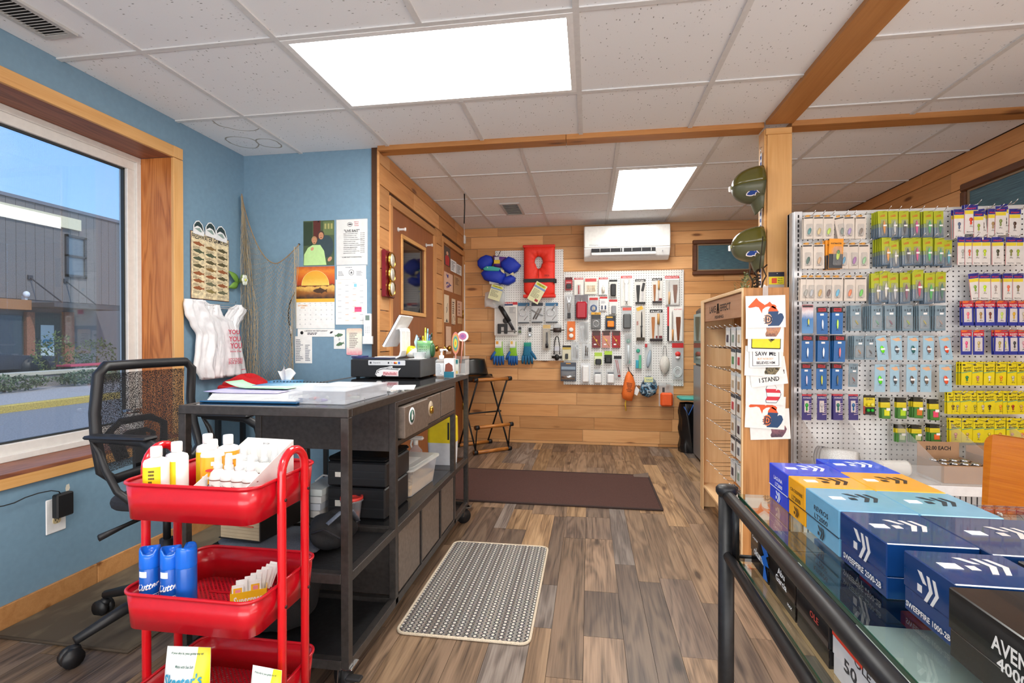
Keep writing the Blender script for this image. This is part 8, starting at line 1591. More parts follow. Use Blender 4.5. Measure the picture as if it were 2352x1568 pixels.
def stk(x0,y0,x1,y1,rot,out,label,kind):
    w =WT('sticker_sheet',label,'sticker',SP,x0,y0,x1,y1,out=out,rot=rot);o =w.t;W2,H2 =w.w/2,w.h/2;bx('sheet',M('#f4f4f2',.5),o,-W2,W2,-H2,H2,0,.0012)
    if kind in ('tiger','tiger2'):
        q =MB();q.prism(mapped(w,UP,.0 if kind == 'tiger' else .02,.02,.92,1.15),.0013,.0018);q.prism([p for p in mapped(w,[(.66,.36),(.74,.30),(.84,.38),(.90,.50),(.62,.50),(.62,.44)],0,.02,.92,1.0)],.0013,.0018);q.build('orange_map_print',M('#ee5a1c',.5),o)
        q =MB();q.prism(mapped(w,[(.62,.5),(.90,.5),(.88,.60),(.94,.56),(1.0,.58),(1.04,.70),(1.0,.82),(.94,.92),(.90,.97),(.60,.97),(.62,.80),(.60,.66)],0,.02,.92,.96),.0013,.0019);q.build('blue_map_print',M('#14406e',.5),o)
        q =MB();q.prism(blob((.56-.5)*w.w+0,(.5-.74)*w.h,.10*w.w,.17*w.h,12),.0018,.0024);q.build('patch_print',M('#f07a3a' if kind == 'tiger2' else '#e9b894',.5),o);dlogo(o,.06*w.w,-.24*w.h,.22*w.w)
    if kind == 'photo': q =MB();q.prism(mapped(w,LP_,0,.03,.9,.92),.0013,.0018);q.build('photo_map_print',rampmat('sunset_town',[(0,'#7a4a3c'),(.3,'#c98a5c'),(.55,'#8a6a7a'),(.8,'#5a6a9a'),(1,'#d9a06c')],noise=.9),o)
    if kind == 'photo2': q =MB();q.prism(mapped(w,LP_,-.02,.03,.9,.92),.0013,.0018);q.build('photo_map_print',rampmat('dusk_town',[(0,'#4a3448'),(.4,'#8a5a6a'),(.7,'#c98a6a'),(1,'#4a5a8a')],noise=.9),o)
    if kind == 'camo': q =MB();q.prism(mapped(w,LP_,0,.03,.9,.92),.0013,.0018);q.build('camo_map_print',camo('brown_camo',('#3a3228','#6e6248','#9a8c6a','#4d4a36','#2a261e'),60),o)
    if kind == 'yellow':
        q =MB();q.prism(rrect(-W2*.80,W2*.84,-H2*.82,H2*.85,.004),.0013,.0017);b_ =q.build('black_border',INK,o);q =MB();q.prism(rrect(-W2*.76,W2*.80,-H2*.76,H2*.79,.004),.0018,.0022);q.build('yellow_field',M('#f2e01c',.5),o)
        q =MB();q.prism([(x*W2,y*H2) for x,y in ((-.35,.6),(.25,.6),(.3,.1),(.38,-.2),(.5,-.28),(.28,-.3),(.12,.05),(-.1,.0),(-.22,-.05),(-.1,-.15),(-.35,-.08),(-.3,.2))],.0023,.0026);q.build('walking_silhouette',INK,o);word(o,'BELIEVE',.42*W2,-.15*H2,.55*W2,.22*H2,INK,.0026,rot=.75)
    if kind == 'saw':
        q =MB()
        for r_ in ((-.84,.84,.80,.84),(-.84,.84,-.84,-.80),(-.84,-.81,-.80,.80),(.81,.84,-.80,.80)): q.box(r_[0]*W2,r_[1]*W2,r_[2]*H2,r_[3]*H2,.0013,.0016)
        q.build('border_print',M('#2a2c48',.5),o);word(o,'SAW ME',0,.42*H2,1.3*W2,.48*H2,M('#1c1c30',.5),.0016);word(o,'BUT NOBODY',0,-.12*H2,1.0*W2,.2*H2,M('#dca87a',.5),.0016);word(o,'BELIEVES HIM',0,-.52*H2,1.15*W2,.28*H2,M('#1c1c30',.5),.0016)
    if kind == 'stand':
        word(o,'I STAND',0,-.55*H2,1.1*W2,.34*H2,INK,.0016);word(o,'!',.86*W2,-.1*H2,.06*W2,.3*H2,INK,.0016);q =MB();[q.prism([(x*W2,y*H2) for x,y in ((-.6,.1-.2*k),(.3,.0-.2*k),(.3,-.06-.2*k),(-.6,.02-.2*k))],.0013,.0016) for k in range(2)];q.build('red_stripe_print',REDI,o)
    if kind == 'flag':
        q =MB();q.prism(mapped(w,LP_,0,.0,.9,.96),.0013,.0016);q.build('mitten_outline',M('#2a2a50',.5),o);q =MB();q.prism([(x,y) for x,y in mapped(w,[(.5+(x-.8)*.94+.3,.5+(y-.64)*.95+.14) for x,y in LP_],0,.0,.9,.96)],.0017,.0020);fm =q.build('mitten_print',None,o)
        m,t_,b_ =nodes('flag_stripes');N =t_.nodes.new;L_ =t_.links.new;tcn =N('ShaderNodeTexCoord');sp =N('ShaderNodeSeparateXYZ');L_(tcn.outputs['Object'],sp.inputs[0]);mu =N('ShaderNodeMath');mu.operation ='MULTIPLY';mu.inputs[1].default_value =27;L_(sp.outputs[1],mu.inputs[0]);f =N('ShaderNodeMath');f.operation ='FRACT';ad =N('ShaderNodeMath');ad.inputs[1].default_value =50.1;L_(mu.outputs[0],ad.inputs[0]);L_(ad.outputs[0],f.inputs[0]);g =N('ShaderNodeMath');g.operation ='GREATER_THAN';g.inputs[1].default_value =.5;L_(f.outputs[0],g.inputs[0]);mi =N('ShaderNodeMixRGB');mi.inputs[1].default_value =lin('#f2f0f0');mi.inputs[2].default_value =lin('#d8283c');L_(g.outputs[0],mi.inputs[0]);L_(mi.outputs[0],b_.inputs['Base Color']);fm.data.materials[0] =m
    return w
stk(1713,679,1804,752,.02,.040,'top sticker sheet with orange and blue state map and letter D','tiger')
stk(1713,700,1799,778,0,.036,'second sheet, only its sunset coloured map strip showing','photo')
stk(1718,732,1800,808,-.02,.032,'sheet with black bordered yellow sign and walking figure','yellow')
stk(1722,798,1795,844,.02,.030,'sheet with boxed words saying saw me but nobody believes him','saw')
stk(1711,795,1798,864,-.03,.022,'sheet with camouflage state map below the boxed words','camo')
stk(1722,822,1806,886,.14,.019,'tilted sheet with I stand in bold slanted letters','stand')
stk(1713,852,1800,930,-.01,.014,'sheet with red and white striped mitten map','flag')
stk(1712,908,1803,985,-.04,.009,'lower sheet with orange and blue map and orange letter D','tiger2')
stk(1722,938,1814,1010,.06,.004,'lowest sheet peeking out with a dusk coloured map','photo2')
# ================= POST: caps, lanyard, pack =================
PL =Frame((PX0,0,0),-Y3,Z3);yc =3.05
zt_,zb_2 =at(1747,352,'Y',yc)[2],at(1747,668,'Y',yc)[2]
t =thing('cap_lanyard','blue and white patterned strap hanging down the left face of the post','lanyard',(PX0-.006,yc,zb_2));n =22;hh =(zt_-zb_2)/n
q =MB();q.box(-.001,.001,-.012,.012,0,zt_-zb_2);q.build('strap',M('#e8ebf0',.7),t);q =MB();[q.box(-.0022,-.0011,-.010,.010,k*hh,k*hh+hh*.5) for k in range(0,n)];q.build('blue_pattern',M('#24489a',.7),t)['kind'] ='stuff'
q =MB();q.tube([(0,0,zt_-zb_2-.005),(-.004,0,zt_-zb_2+.03),(.004,0,zt_-zb_2+.035)],.0025,6);q.build('nail_hook',CHROME,t)
CAPM =M('#55563e',.45,coat=.1);CAPT =M('#57531f',.18,coat=.6)
def cap(y_px0,y_px1,label,zoff=0):
    zt1,zb1 =at(1745,y_px0,'Y',3.03)[2],at(1755,y_px1,'Y',3.03)[2];H_ =zt1-zb1;t =thing('baseball_cap',label,'hat',(PX0-.012,3.03,zb1));zc =H_*.62;R0 =H_*.38
    def crown(u,v,lo,hi):  # u around axis (-x), v from rim to top
        a =2*pi*(lo+(hi-lo)*u);th =v*pi/2;k =1+.012*cos(6*a);return (-.155*sin(th)**.92,.088*cos(a)*cos(th)**.8*k,zc+R0*sin(a)*cos(th)**.8*k-.012*sin(th))
    q =MB();q.grid(lambda u,v: crown(u,v,0,.5),16,12);q.build('clear_cover_crown',CAPT,t,solid=.0015);q =MB();q.grid(lambda u,v: crown(u,v,.5,1),16,12);q.build('crown',CAPM,t,solid=.0015)
    q =MB();q.grid(lambda u,v: (-.004-(.058-.034*v)*sin(pi*u)**.6,(u-.5)*.15*(1-.25*v*v),zc-R0*.70-(zc-R0*.70-.002)*v*(1-.30*(2*u-1)**2)),14,8);q.build('brim',CAPM,t,solid=.003)
    q =MB();q.ell((-.157,0,zc-.012),.008,.010,.010);q.build('top_button',M('#8a8860',.5),t);q =MB();q.prism([(-.005,-.014),(.006,-.016),(.004,.018),(-.006,.014)],-.003,.003,R=Matrix.Rotation(pi/2,3,'X'));o =q.build('white_tag',WHITE,t);o.location =(-.168,0,zc-.02)
    q =MB();q.prism(fish_poly(0,0,.055,.03,rot=.4),0,.002,R=Matrix.Rotation(pi/2,3,'X'));o =q.build('fish_patch',M('#1f3f86',.5),t);o.location =(-.070,-.078,zc-R0*.62);o.rotation_euler =(radians(-30),0,radians(-14));q =MB();q.prism(fish_poly(0,0,.068,.043,rot=.4),-.0015,0,R=Matrix.Rotation(pi/2,3,'X'));q.build('patch_border',M('#e6d8d4',.5),o)
    q =MB();[q.tube([crown(.0+k/3,v/8,0,1) for v in range(9)],.0009,4) for k in range(3)];q.build('seam',M('#4c4a2c',.6),t);return t
cap(381,494,'olive trucker cap with plastic cover, upper one on the post');cap(519,628,'olive trucker cap with plastic cover, lower one on the post')
PFF =Frame((0,PY0,0),X3,Z3);w =WT('hook_pack','small black and yellow pack on the front of the post','tackle pack',PFF,1765,625,1801,661,out=.001);o =w.t;W2,H2 =w.w/2,w.h/2
bx('pouch',CLEARM,o,-W2,W2,-H2,H2,0,.0015);bx('header',M('#1d2038',.5),o,-W2,W2,.45*H2,H2,.0016,.0024);bx('yellow_card',M('#ecd820',.5),o,-W2*.95,W2*.95,-.55*H2,.42*H2,.0016,.0022);flat(o,'red_print',M('#e0502a',.5),-.6*W2,.05*W2,-.4*H2,.25*H2,.0022);q =MB();lets(q,'Hook',.5*W2,.2*H2,.6*W2,.18*H2,.0024);lets(q,'More',.5*W2,-.08*H2,.6*W2,.18*H2,.0024);lets(q,'Fish!',.5*W2,-.36*H2,.6*W2,.2*H2,.0024);q.build('lettering',M('#2a6a3a',.5),o);q =MB();q.cyl((.1*W2,.8*H2,.0024),(.1*W2,.8*H2,.004),.003,8);q.build('nail',CHROME,o)
t =thing('wood_clip','little wooden clothes clip at the stand corner below the lower cap','clip',(at(1737,650,'Y',2.98)[0],2.98,at(1737,650,'Y',2.98)[2]));q =MB();q.bar((-.02,0,.006),(.02,0,-.004),.012,.006);q.build('clip_half',TRIMW,t);q =MB();q.bar((-.02,0,-.012),(.02,0,-.002),.012,.006);q.build('clip_half',TRIMW,t)
# ================= GONDOLA =================
GY =2.87;GZ1 =at(1840,488,'Y',GY)[2];GX0 =at(1817,700,'Y',GY)[0];GX1 =at(1841,700,'Y',GY)[0];GXR =2.30
gd =thing('gondola_shelf','tall white metal pegboard display shelving on the right','shelving',(GX1,GY,0));GW =M('#dadada',.35);PEGG =peg_mat(.0254,.35,.2,'gondola_peg','#f0f0f0',.0037)
GF =Frame((0,GY,0),X3,Z3)
q =MB();q.box(0,GXR-GX1,.12,GZ1-.02,-.004,0);pn_ =q.build('peg_panel',PEGG,gd);pn_.matrix_basis =WM[gd.name].inverted() @ Frame((GX1,GY,0),X3,Z3).mat(0,0,0)
bx('top_rail',GW,gd,GX1,GXR,GY-.006,GY+.03,GZ1-.02,GZ1,b=.002,world=True);bx('back_panel',GW,gd,GX0,GXR,GY+.03,GY+.05,.02,GZ1,world=True)
bx('upright',M('#d2d3d5',.3,.3),gd,GX0+.008,GX1,GY-.012,GY+.03,.02,GZ1+.004,b=.003,world=True);bx('end_panel',M('#b9bbbd',.35,.2),gd,GX0-.0,GX0+.0075,GY-.008,GY+.06,.02,GZ1,world=True)
q =MB();z =.2;xm =(GX0+.008+GX1)/2
while z < GZ1-.03: q.box(xm-.0035,xm+.0035,GY-.0128,GY-.0121,z,z+.016);z += .0254
q.build('slots',M('#1e1e22',.8),gd,world=True)['kind'] ='stuff'
SHZ =.495;SHY =2.47
bx('base_shelf',GW,gd,GX1-.03,GXR,SHY,GY-.001,SHZ-.006,SHZ,world=True);bx('shelf_front',M('#f0f0f0',.3),gd,GX1-.03,GXR,SHY-.008,SHY,SHZ-.042,SHZ+.001,b=.002,world=True);bx('lower_panel',PEGG,gd,GX1,GXR,GY-.02,GY-.01,.05,.48,world=True);bx('kick_base',GW,gd,GX1,GXR,SHY,GY,.001,.12,world=True)
for x in (1.085,1.30,1.53,1.77,2.02,2.2):
    q =MB();q.prism([(0,.004),(GY-SHY-.012,.004),(GY-SHY-.012,.26),(0,.085)],0,.003,R=Matrix(((0,0,1),(1,0,0),(0,1,0))));o =q.build('acrylic_divider',CLEAR,gd);o.matrix_basis =WM[gd.name].inverted() @ Matrix.Translation((x,SHY+.006,SHZ))
bx('acrylic_front',CLEAR,gd,GX1-.02,GXR-.01,SHY+.001,SHY+.004,SHZ+.002,SHZ+.085,world=True)
t =thing('netting_roll','white netting roll with black striped end lying in the clear bin','roll',(1.20,2.68,SHZ+.055),-.75);q =MB();q.cyl((-.085,0,0),(.085,0,0),.050,20);q.build('netting',M('#dcdcda',.8,0,'fabric',bump=1),t)
for k in range(3): q =MB();q.cyl((-.087+.012*k,0,0),(-.081+.012*k,0,0),.0512,20);q.build('black_stripe',M('#4a4a50',.6),t)
t =thing('netting_roll','shorter white ribbed roll in the second clear bin','roll',(1.40,2.60,SHZ+.040),.1);q =MB();q.lathe([(.001,-.07)]+[(.034+.003*(k % 2),-.07+.01*k) for k in range(15)]+[(.001,.07)],n=18,R=Matrix.Rotation(pi/2,3,'Y'));q.build('ribbed_roll',M('#e2e2de',.8),t)
def carton(label,x0,x1,y0,y1,h,flap=0,note=None):
    t =thing('cardboard_box',label,'box',((x0+x1)/2,(y0+y1)/2,SHZ+.001));w2,d2 =(x1-x0)/2,(y1-y0)/2;KR =M('#b08a68',.85,0,'paper');q =MB()
    for r_ in ((-w2,w2,-d2,-d2+.003,0,h),(-w2,w2,d2-.003,d2,0,h+flap),(-w2,-w2+.003,-d2+.003,d2-.003,0,h),(w2-.003,w2,-d2+.003,d2-.003,0,h),(-w2+.003,w2-.003,-d2+.003,d2-.003,0,.003)): q.box(*r_)
    q.build('carton',KR,t)
    if note: q =MB();lets(q,note,0,0,w2*1.2,.022,0);o =q.build('lettering',INK,t);o.rotation_euler =(pi/2,0,0);o.location =(0,d2-.004,h+flap*.55)
    return t
c1 =carton('open cardboard box marked two dollars each, with glass jars',1.565,1.745,2.51,2.70,.080,.070,'$2.00 EACH')
for k in range(8):
    tt =thing('glass_jar','small glass jar with steel lid packed in the marked cardboard box','jar',(1.59+.043*(k % 4),2.55+.07*(k//4),SHZ+.006),group='jars in the marked cardboard box');q =MB();q.lathe([(.001,0),(.018,0),(.018,.065),(.001,.066)],n=14);q.build('jar_body',CLEARM,tt);q =MB();q.lathe([(.001,.067),(.019,.067),(.019,.080),(.001,.081)],n=14);q.build('lid',CHROME,tt)
carton('plain cardboard box at the right end of the clear bins',1.80,1.98,2.52,2.74,.10,.03)
# ---- hanging packs ----
def g2(x,y): return 1800+x/4.26,440+y/4.26
def g3(x,y): return 1800+x/4.26,690+y/4.26
HKL =.145
ROWW ={}
def hang(kind,xs,y0,y1,wpx,conv,row,cat='lure pack',stacks=None,dy=None):
    """xs: [(x, colour, colour word)] centres of the front cards, in zoom pixels"""
    for i,e in enumerate(xs):
        x,col,cw =e[:3];wf =e[3] if len(e) > 3 else 1;yo =(dy[i] if dy else 0);ns =stacks[i] if stacks else 0
        X0,Y0p =conv(x-wpx*wf/2,y0+yo);X1_,Y1p =conv(x+wpx*wf/2,y1+yo)
        fr =GF.shift(.075+.0035*(i % 3))
        w =WT(kind['name'],'%s with %s, %s' % (kind['short'],cw,row),cat,fr,X0,Y0p,X1_,Y1p,rot=(random.random()-.5)*.05+(e[4] if len(e) > 4 else 0));o =w.t;W2,H2 =w.w/2,w.h/2
        kind['fn'](o,W2,H2,col);m0 =WM[o.name]
        a,b =w.a,w.b+H2-.006
        q =MB();q.tube([(a,b,-.001),(a,b-.002,HKL-.02),(a+.003,b+.014,HKL)],.0017,5);hk =q.build('peg_hook',CHROME,gd);hk.matrix_basis =WM[gd.name].inverted() @ GF.mat(0,0,0)
        for s in range(ns):
            mm =GF.mat(w.a-.004*(s+1)+.001*random.random(),w.b-.001*s,.075+.0035*(i % 3)-.0125*(s+1),rot=(random.random()-.5)*.04)
            c =copy_tree(o,mat=mm);c['label'] ='%s behind the %s, %s' % (kind['short'],cw,row);c['group'] ='%s behind %s on the %s' % (kind['name'].replace('_',' '),cw,row)
def lure(par,shape,col,cx,cy,w_,h_,z=.003,rot=0,hooks=True):
    q =MB();R =Matrix.Rotation(rot,3,'Z');m =M(col,.25,.1)
    if shape == 'spoon': q.ell((0,0,0),w_,h_,.003,10,8,R=R)
    elif shape == 'minnow': q.prism([tuple((R @ Vector((x*w_,y*h_,0)))[:2]) for x,y in ((0,1),(.8,.6),(1,.1),(.7,-.6),(.2,-1),(-.5,-.7),(-.9,0),(-.7,.6))],0,.005)
    elif shape == 'spinner': q.ell((0,h_*.45,0),w_,h_*.5,.003,10,6);q.ell((0,-h_*.4,0),w_*.6,h_*.45,.003,8,6)
    o =q.build('lure',m,par);o.location =(cx,cy,z)
    if hooks: q =MB();q.tube([(0,-h_,0),(.002,-h_-.006,.001),(.006,-h_-.007,.001),(.006,-h_-.003,.001)],.0007,3);q.tube([(0,-h_,0),(-.004,-h_-.007,.001),(-.006,-h_-.004,.001)],.0007,3);h =q.build('treble_hook',STEEL,o)
    return o
def k_spoon(o,W,H,c):
    bx('card',M('#ddd2c6',.5),o,-W,W,-H,H*.86,0,.0015);bx('hang_tab',M('#e0a040',.5),o,-W*.5,W*.2,H*.84,H,0,.0018);flat(o,'black_band',M('#2c2826',.5),-W*.9,W*.75,H*.70,H*.80,.0015)
    q =MB();puff(q,rrect(-W*.55,W*.55,-H*.8,H*.25,.006),.009,.0016,((1,0),(.95,.9),(.9,1),(.02,1)));q.build('blister',CLEAR,o);lure(o,'spoon',c,0,-H*.38,W*.30,H*.30,.006,-.25)
def k_green(o,W,H,c):
    bx('card',M('#5f7488',.5),o,-W,W,-H,0,0,.0015);bx('lime_card',M('#b4bc20',.5),o,-W,W,0,H,0,.0015);bx('fade_band',M('#8a9a5c',.5),o,-W*.99,W*.99,-H*.25,H*.05,.0015,.0018)
    word(o,'LASER',0,H*.62,W*1.1,H*.16,M('#d8502a',.5),.0022,rot=.1);word(o,'LASERMINNOW',-W*.72,-H*.45,H*.9,W*.22,M('#c2ccd2',.5),.0022,rot=pi/2)
    q =MB();puff(q,rrect(-W*.4,W*.75,-H*.9,H*.35,.006),.010,.0019,((1,0),(.95,.9),(.9,1),(.02,1)));q.build('blister',CLEAR,o);lure(o,'minnow',c,W*.18,-H*.25,W*.24,H*.5,.004);flat(o,'price_sticker',TAGW,-W*.1,W*.6,-H*.2,-H*.08,.011)
def k_mepps(o,W,H,c):
    bx('card',M('#e8e4e0',.5),o,-W,W,-H,H,0,.0015);bx('blue_header',M('#2a2c8c',.5),o,-W,W,H*.62,H,.0016,.0022);flat(o,'yellow_band',M('#eed83a',.5),-W*.9,W*.9,H*.36,H*.60,.0016);word(o,'Mepps',0,H*.74,W*1.4,H*.15,M('#d83a4a',.5),.0026,rot=.06)
    flat(o,'red_edge',M('#c2464e',.5),-W,-W*.93,-H,H*.6,.0016);word(o,'Black Fury',0,-H*.88,W*1.2,H*.09,INK,.002);lure(o,'spinner',c,0,-H*.15,W*.28,H*.28)
def k_rooster(o,W,H,c):
    bx('card',M('#27349a',.5),o,-W,W,-H,H,0,.0015);bx('red_top',M('#cf2c3a',.5),o,-W,W,H*.5,H,.0016,.002);bx('white_window',M('#dcd6d8',.5),o,-W*.72,W*.72,-H*.72,H*.38,.0016,.002);flat(o,'orange_tab',M('#ef7a2c',.5),-W*.9,W*.2,H*.84,H*.97,.002)
    word(o,'ROOSTER',0,H*.66,W*1.6,H*.14,WHITE,.0026);word(o,'TAIL',0,H*.50,W*.9,H*.12,WHITE,.0026);lure(o,'spinner',c,W*.0,-H*.2,W*.26,H*.32)
def k_rap(o,W,H,c):
    bx('card',M('#1565ac',.45),o,-W,W,-H,H,0,.002);bx('black_header',M('#1e1a1e',.5),o,-W,W,H*.58,H,.0021,.0026);bx('red_logo_field',M('#c0202e',.5),o,-W*.7,W*.7,H*.66,H*.90,.0027,.003);word(o,'Rapala',0,H*.78,W*1.1,H*.12,INK,.0034);flat(o,'price_sticker',TAGW,-W*.35,W*.3,H*.36,H*.50,.0021);lure(o,'minnow',c,0,-H*.28,W*.16,H*.36)
def k_le(o,W,H,c):
    bx('card',M('#8098a6',.5),o,-W,W,-H,H,0,.0015);q =MB();lets(q,'LE',W*.38,H*.62,W*.8,H*.22,.0018);[q.bar((-W*.42+W*.3*cos(a),H*.62+W*.3*sin(a),.0018),(-W*.42-W*.3*cos(a),H*.62-W*.3*sin(a),.0018),.0012,.0008) for a in (0,pi/3,2*pi/3)];q.build('lettering',M('#26303a',.5),o)
    flat(o,'price_sticker',TAGW,-W*.1,W*.6,H*.28,H*.42,.0016);q =MB();puff(q,rrect(-W*.8,W*.8,-H*.85,H*.2,.006),.008,.0016,((1,0),(.95,.9),(.9,1),(.02,1)));q.build('blister',CLEAR,o);lure(o,'spoon',c,W*.1,-H*.35,W*.16,H*.22,.004,.5)
def k_blue(o,W,H,c):
    bx('card',M('#a4cbe0',.5),o,-W,W,-H,H,0,.0015);q =MB();q.prism([(-W*.85,H*.75),(W*.5,H*.85),(W*.9,H*.6),(0,H*.55)],.0016,.002);q.build('orange_print',M('#efbd90',.5),o);lure(o,'spoon',c,0,-H*.12,W*.36,H*.32,.005,.15);flat(o,'price_sticker',TAGW,-W*.38,W*.42,-H*.16,-H*.02,.0085)
def k_flag(o,W,H,c):
    bx('card',M('#3a2f7a',.5),o,-W,W,-H,H,0,.0015);q =MB();[q.prism([(W*.1,y*H),(W*.98,(y+.06)*H),(W*.98,(y+.11)*H),(W*.1,(y+.05)*H)],.0016,.0019) for y in (-.6,-.44,-.28,-.12,.04,.2)];q.build('stripe_print',M('#d8c4cc',.5),o);bx('red_header',M('#c63a48',.5),o,-W,W,H*.86,H,.0016,.002);word(o,'ACHIGAN',0,H*.72,W*1.6,H*.10,WHITE,.002);bx('white_window',M('#dcd2d0',.5),o,-W*.5,W*.45,-H*.4,H*.5,.002,.0024);lure(o,'spinner',c,0,0,W*.34,H*.34,.004)
def k_jar(o,W,H,c):
    bx('header',M('#2a2a1e',.5),o,-W,W,H*.55,H,0,.0015);bx('yellow_card',M('#e6d01e',.5),o,-W,W,H*.05,H*.56,.0002,.0017);word(o,'SLIDER',0,H*.45,W*1.4,H*.14,M('#e8e24a',.5),.002);bx('bait_tray',M('#4f8a3c',.3),o,-W*.95,W*.95,-H,H*.05,0,.012,b=.003);bx('bait',M(c,.4),o,-W*.5,W*.6,-H*.7,-H*.1,.0121,.015,b=.001);flat(o,'price_sticker',TAGW,-W*.1,W*.7,-H*.2,H*.05,.0155)
def k_pm(o,W,H,c):
    bx('card',M('#ecd916',.45),o,-W,W,-H,H,0,.0015);q =MB();lets(q,'Panther',W*.08,H*.50,W*1.5,H*.18,.0018,.18,.1);lets(q,'Martin',W*.08,H*.28,W*1.35,H*.16,.0018,.18,.1);q.prism(blob(-W*.55,H*.74,W*.3,H*.07,10),.0016,.002);q.build('lettering',M('#2b2a1a',.5),o)
    q =MB();q.prism([(-W,H*.02),(W,H*.2),(W,H*.26),(-W,H*.08)],.0016,.0019);q.build('teal_line',M('#35a08a',.5),o);lure(o,'spinner',c,0,-H*.42,W*.3,H*.26,.004)
KS =dict(short='beige spoon card',name='spoon_pack',desc='beige card orange tabbed spoon pack',fn=k_spoon);KG =dict(short='lime and slate pack',name='minnow_pack',desc='lime and slate minnow pack',fn=k_green);KM =dict(short='blue headed spinner card',name='spinner_pack',desc='blue headed white and yellow spinner pack',fn=k_mepps)
KR_ =dict(short='red and blue spinner card',name='spinner_pack',desc='red white and blue spinner pack',fn=k_rooster);KRP =dict(short='deep blue card',name='jig_pack',desc='deep blue card with black and red header',fn=k_rap);KLE =dict(short='slate grey card',name='ice_jig_pack',desc='slate grey jig card',fn=k_le);KB =dict(short='pale blue card',name='oval_lure_pack',desc='pale blue oval lure card',fn=k_blue);KF =dict(short='purple striped card',name='jig_pack',desc='purple stars and stripes jig card',fn=k_flag);KJ =dict(short='yellow headed tray pack',name='soft_bait_tray',desc='yellow headed soft bait tray',fn=k_jar);KP =dict(short='bright yellow card',name='spinner_pack',desc='bright yellow spinner card',fn=k_pm)
hang(KS,[(248,'#2f8a8c','teal spoon'),(343,'#d8c084','pale gold spoon'),(440,'#b8d830','lime spoon'),(560,'#7a8a80','grey green spoon',1,.2),(640,'#a890c8','lilac pink spoon'),(752,'#8a7868','bronze spoon')],230,460,104,g2,'top row left',stacks=[1,1,1,0,1,1])
hang(KS,[(235,'#1f5a4c','dark green spoon'),(345,'#c8a074','copper spoon'),(585,'#4aa0cc','sky blue spoon'),(688,'#a868b0','purple spoon'),(785,'#90c890','mint spoon')],500,752,104,g2,'second row left',stacks=[1,1,1,1,1])
hang(KS,[(215,'#a0a098','silver spoon'),(272,'#b8bcc0','bright nickel spoon'),(352,'#d0a858','gold spoon'),(437,'#6a5048','brown spoon'),(525,'#58b8e0','blue and white spoon'),(645,'#e87830','orange spoon'),(755,'#60d040','vivid green spoon')],820,1068,106,g2,'third row left',stacks=[1,0,1,1,1,1,1])
# orange pack
w =WT('spoon_pack','orange and black pack with green and yellow spoon, second row','lure pack',GF.shift(.095),*g2(440,462),*g2(578,752),rot=-.04);o =w.t;W2,H2 =w.w/2,w.h/2
bx('card',M('#f09a1e',.5),o,-W2,W2,-H2,H2,0,.0015);bx('dark_base',M('#33363c',.5),o,-W2*.98,W2*.98,-H2*.98,-H2*.02,.0016,.002);word(o,'KASTMASTER',0,H2*.68,W2*1.5,H2*.1,INK,.0022);q =MB();puff(q,rrect(-W2*.35,W2*.75,-H2*.8,H2*.5,.006),.012,.002,((1,0),(.95,.9),(.9,1),(.02,1)));q.build('blister',CLEAR,o);lure(o,'spoon','#b8d028',W2*.25,-H2*.1,W2*.26,H2*.34,.008,-.1);lure(o,'spoon','#3f8a2c',W2*.25,H2*.1,W2*.2,H2*.14,.0105,-.1,hooks=False)
for s in range(2): c =copy_tree(o,mat=GF.mat(w.a-.009*(s+1),w.b-.004,.095-.012*(s+1),rot=.02));c['label'] ='orange and black pack behind the front one, second row';c['group'] ='spare orange and black spoon packs'
hang(KG,[(968,'#e89a30','amber minnow'),(1070,'#c8ccc8','silver minnow'),(1170,'#3a4048','black and white minnow'),(1285,'#e84a9a','hot pink minnow'),(1412,'#40b868','green minnow'),(1515,'#2f8a5a','dark green minnow')],190,445,92,g2,'top row middle',stacks=[3,2,2,1,3,2])
hang(KG,[(1005,'#f0a030','orange minnow'),(1080,'#d0d0c8','pale minnow'),(1200,'#4a5058','dark grey minnow'),(1290,'#e04a90','pink minnow'),(1408,'#40d070','bright green minnow'),(1520,'#5aa888','sea green minnow'),(1597,'#50b8d0','aqua minnow')],450,715,92,g2,'second row middle',stacks=[4,1,3,2,3,2,1],dy=[0,30,5,0,0,5,25])
hang(KG,[(905,'#b0a890','faded minnow'),(985,'#e0dcd0','pearl minnow'),(1070,'#b8bcc0','silver minnow'),(1185,'#8a4a6a','plum minnow'),(1310,'#d02a5a','red and pink minnow',1.08),(1425,'#38c050','green minnow'),(1532,'#2f7a60','bottle green minnow')],785,1085,100,g2,'third row middle',stacks=[1,2,1,2,2,2,2],dy=[15,-8,10,8,-20,10,0])
hang(KM,[(1715,'#5a6a8a','hidden grey blade'),(1830,'#e0401c','red ladybug blade',1.2),(1905,'#9ab030','lime blade',.9),(1950,'#5a4a3a','brown feather, narrow',.5,.12),(2045,'#b09060','tan blade',.95),(2120,'#8a9a58','olive blade'),(2170,'#3a3a34','black fur, narrow',.62,.1),(2258,'#5a4034','brown hair tail',1.05)],150,430,108,g2,'top row right',stacks=[1,1,0,0,1,0,0,0],dy=[25,-20,40,20,20,-5,-25,20])
hang(KM,[(1750,'#b8b8b0','white blade'),(1815,'#e06a50','pink spotted blade',.85),(1890,'#8aa040','olive spotted blade',.9),(1965,'#c8e030','lime spotted blade',1.05),(2092,'#4a4a34','dark fly',1.1),(2222,'#8a8a50','khaki blade'),(2290,'#a8c030','green tailed fly')],445,715,106,g2,'second row right',stacks=[0,0,0,1,1,0,0])
hang(KM,[(1870,'#88b040','green and red blade',1,.1),(1965,'#c8f030','neon yellow blade',1.1),(2070,'#b8a8a0','dull silver blade',.85),(2195,'#f07a5a','salmon blade'),(2290,'#8a7a58','bronze blade')],800,1058,106,g2,'third row right',stacks=[0,1,1,1,1])
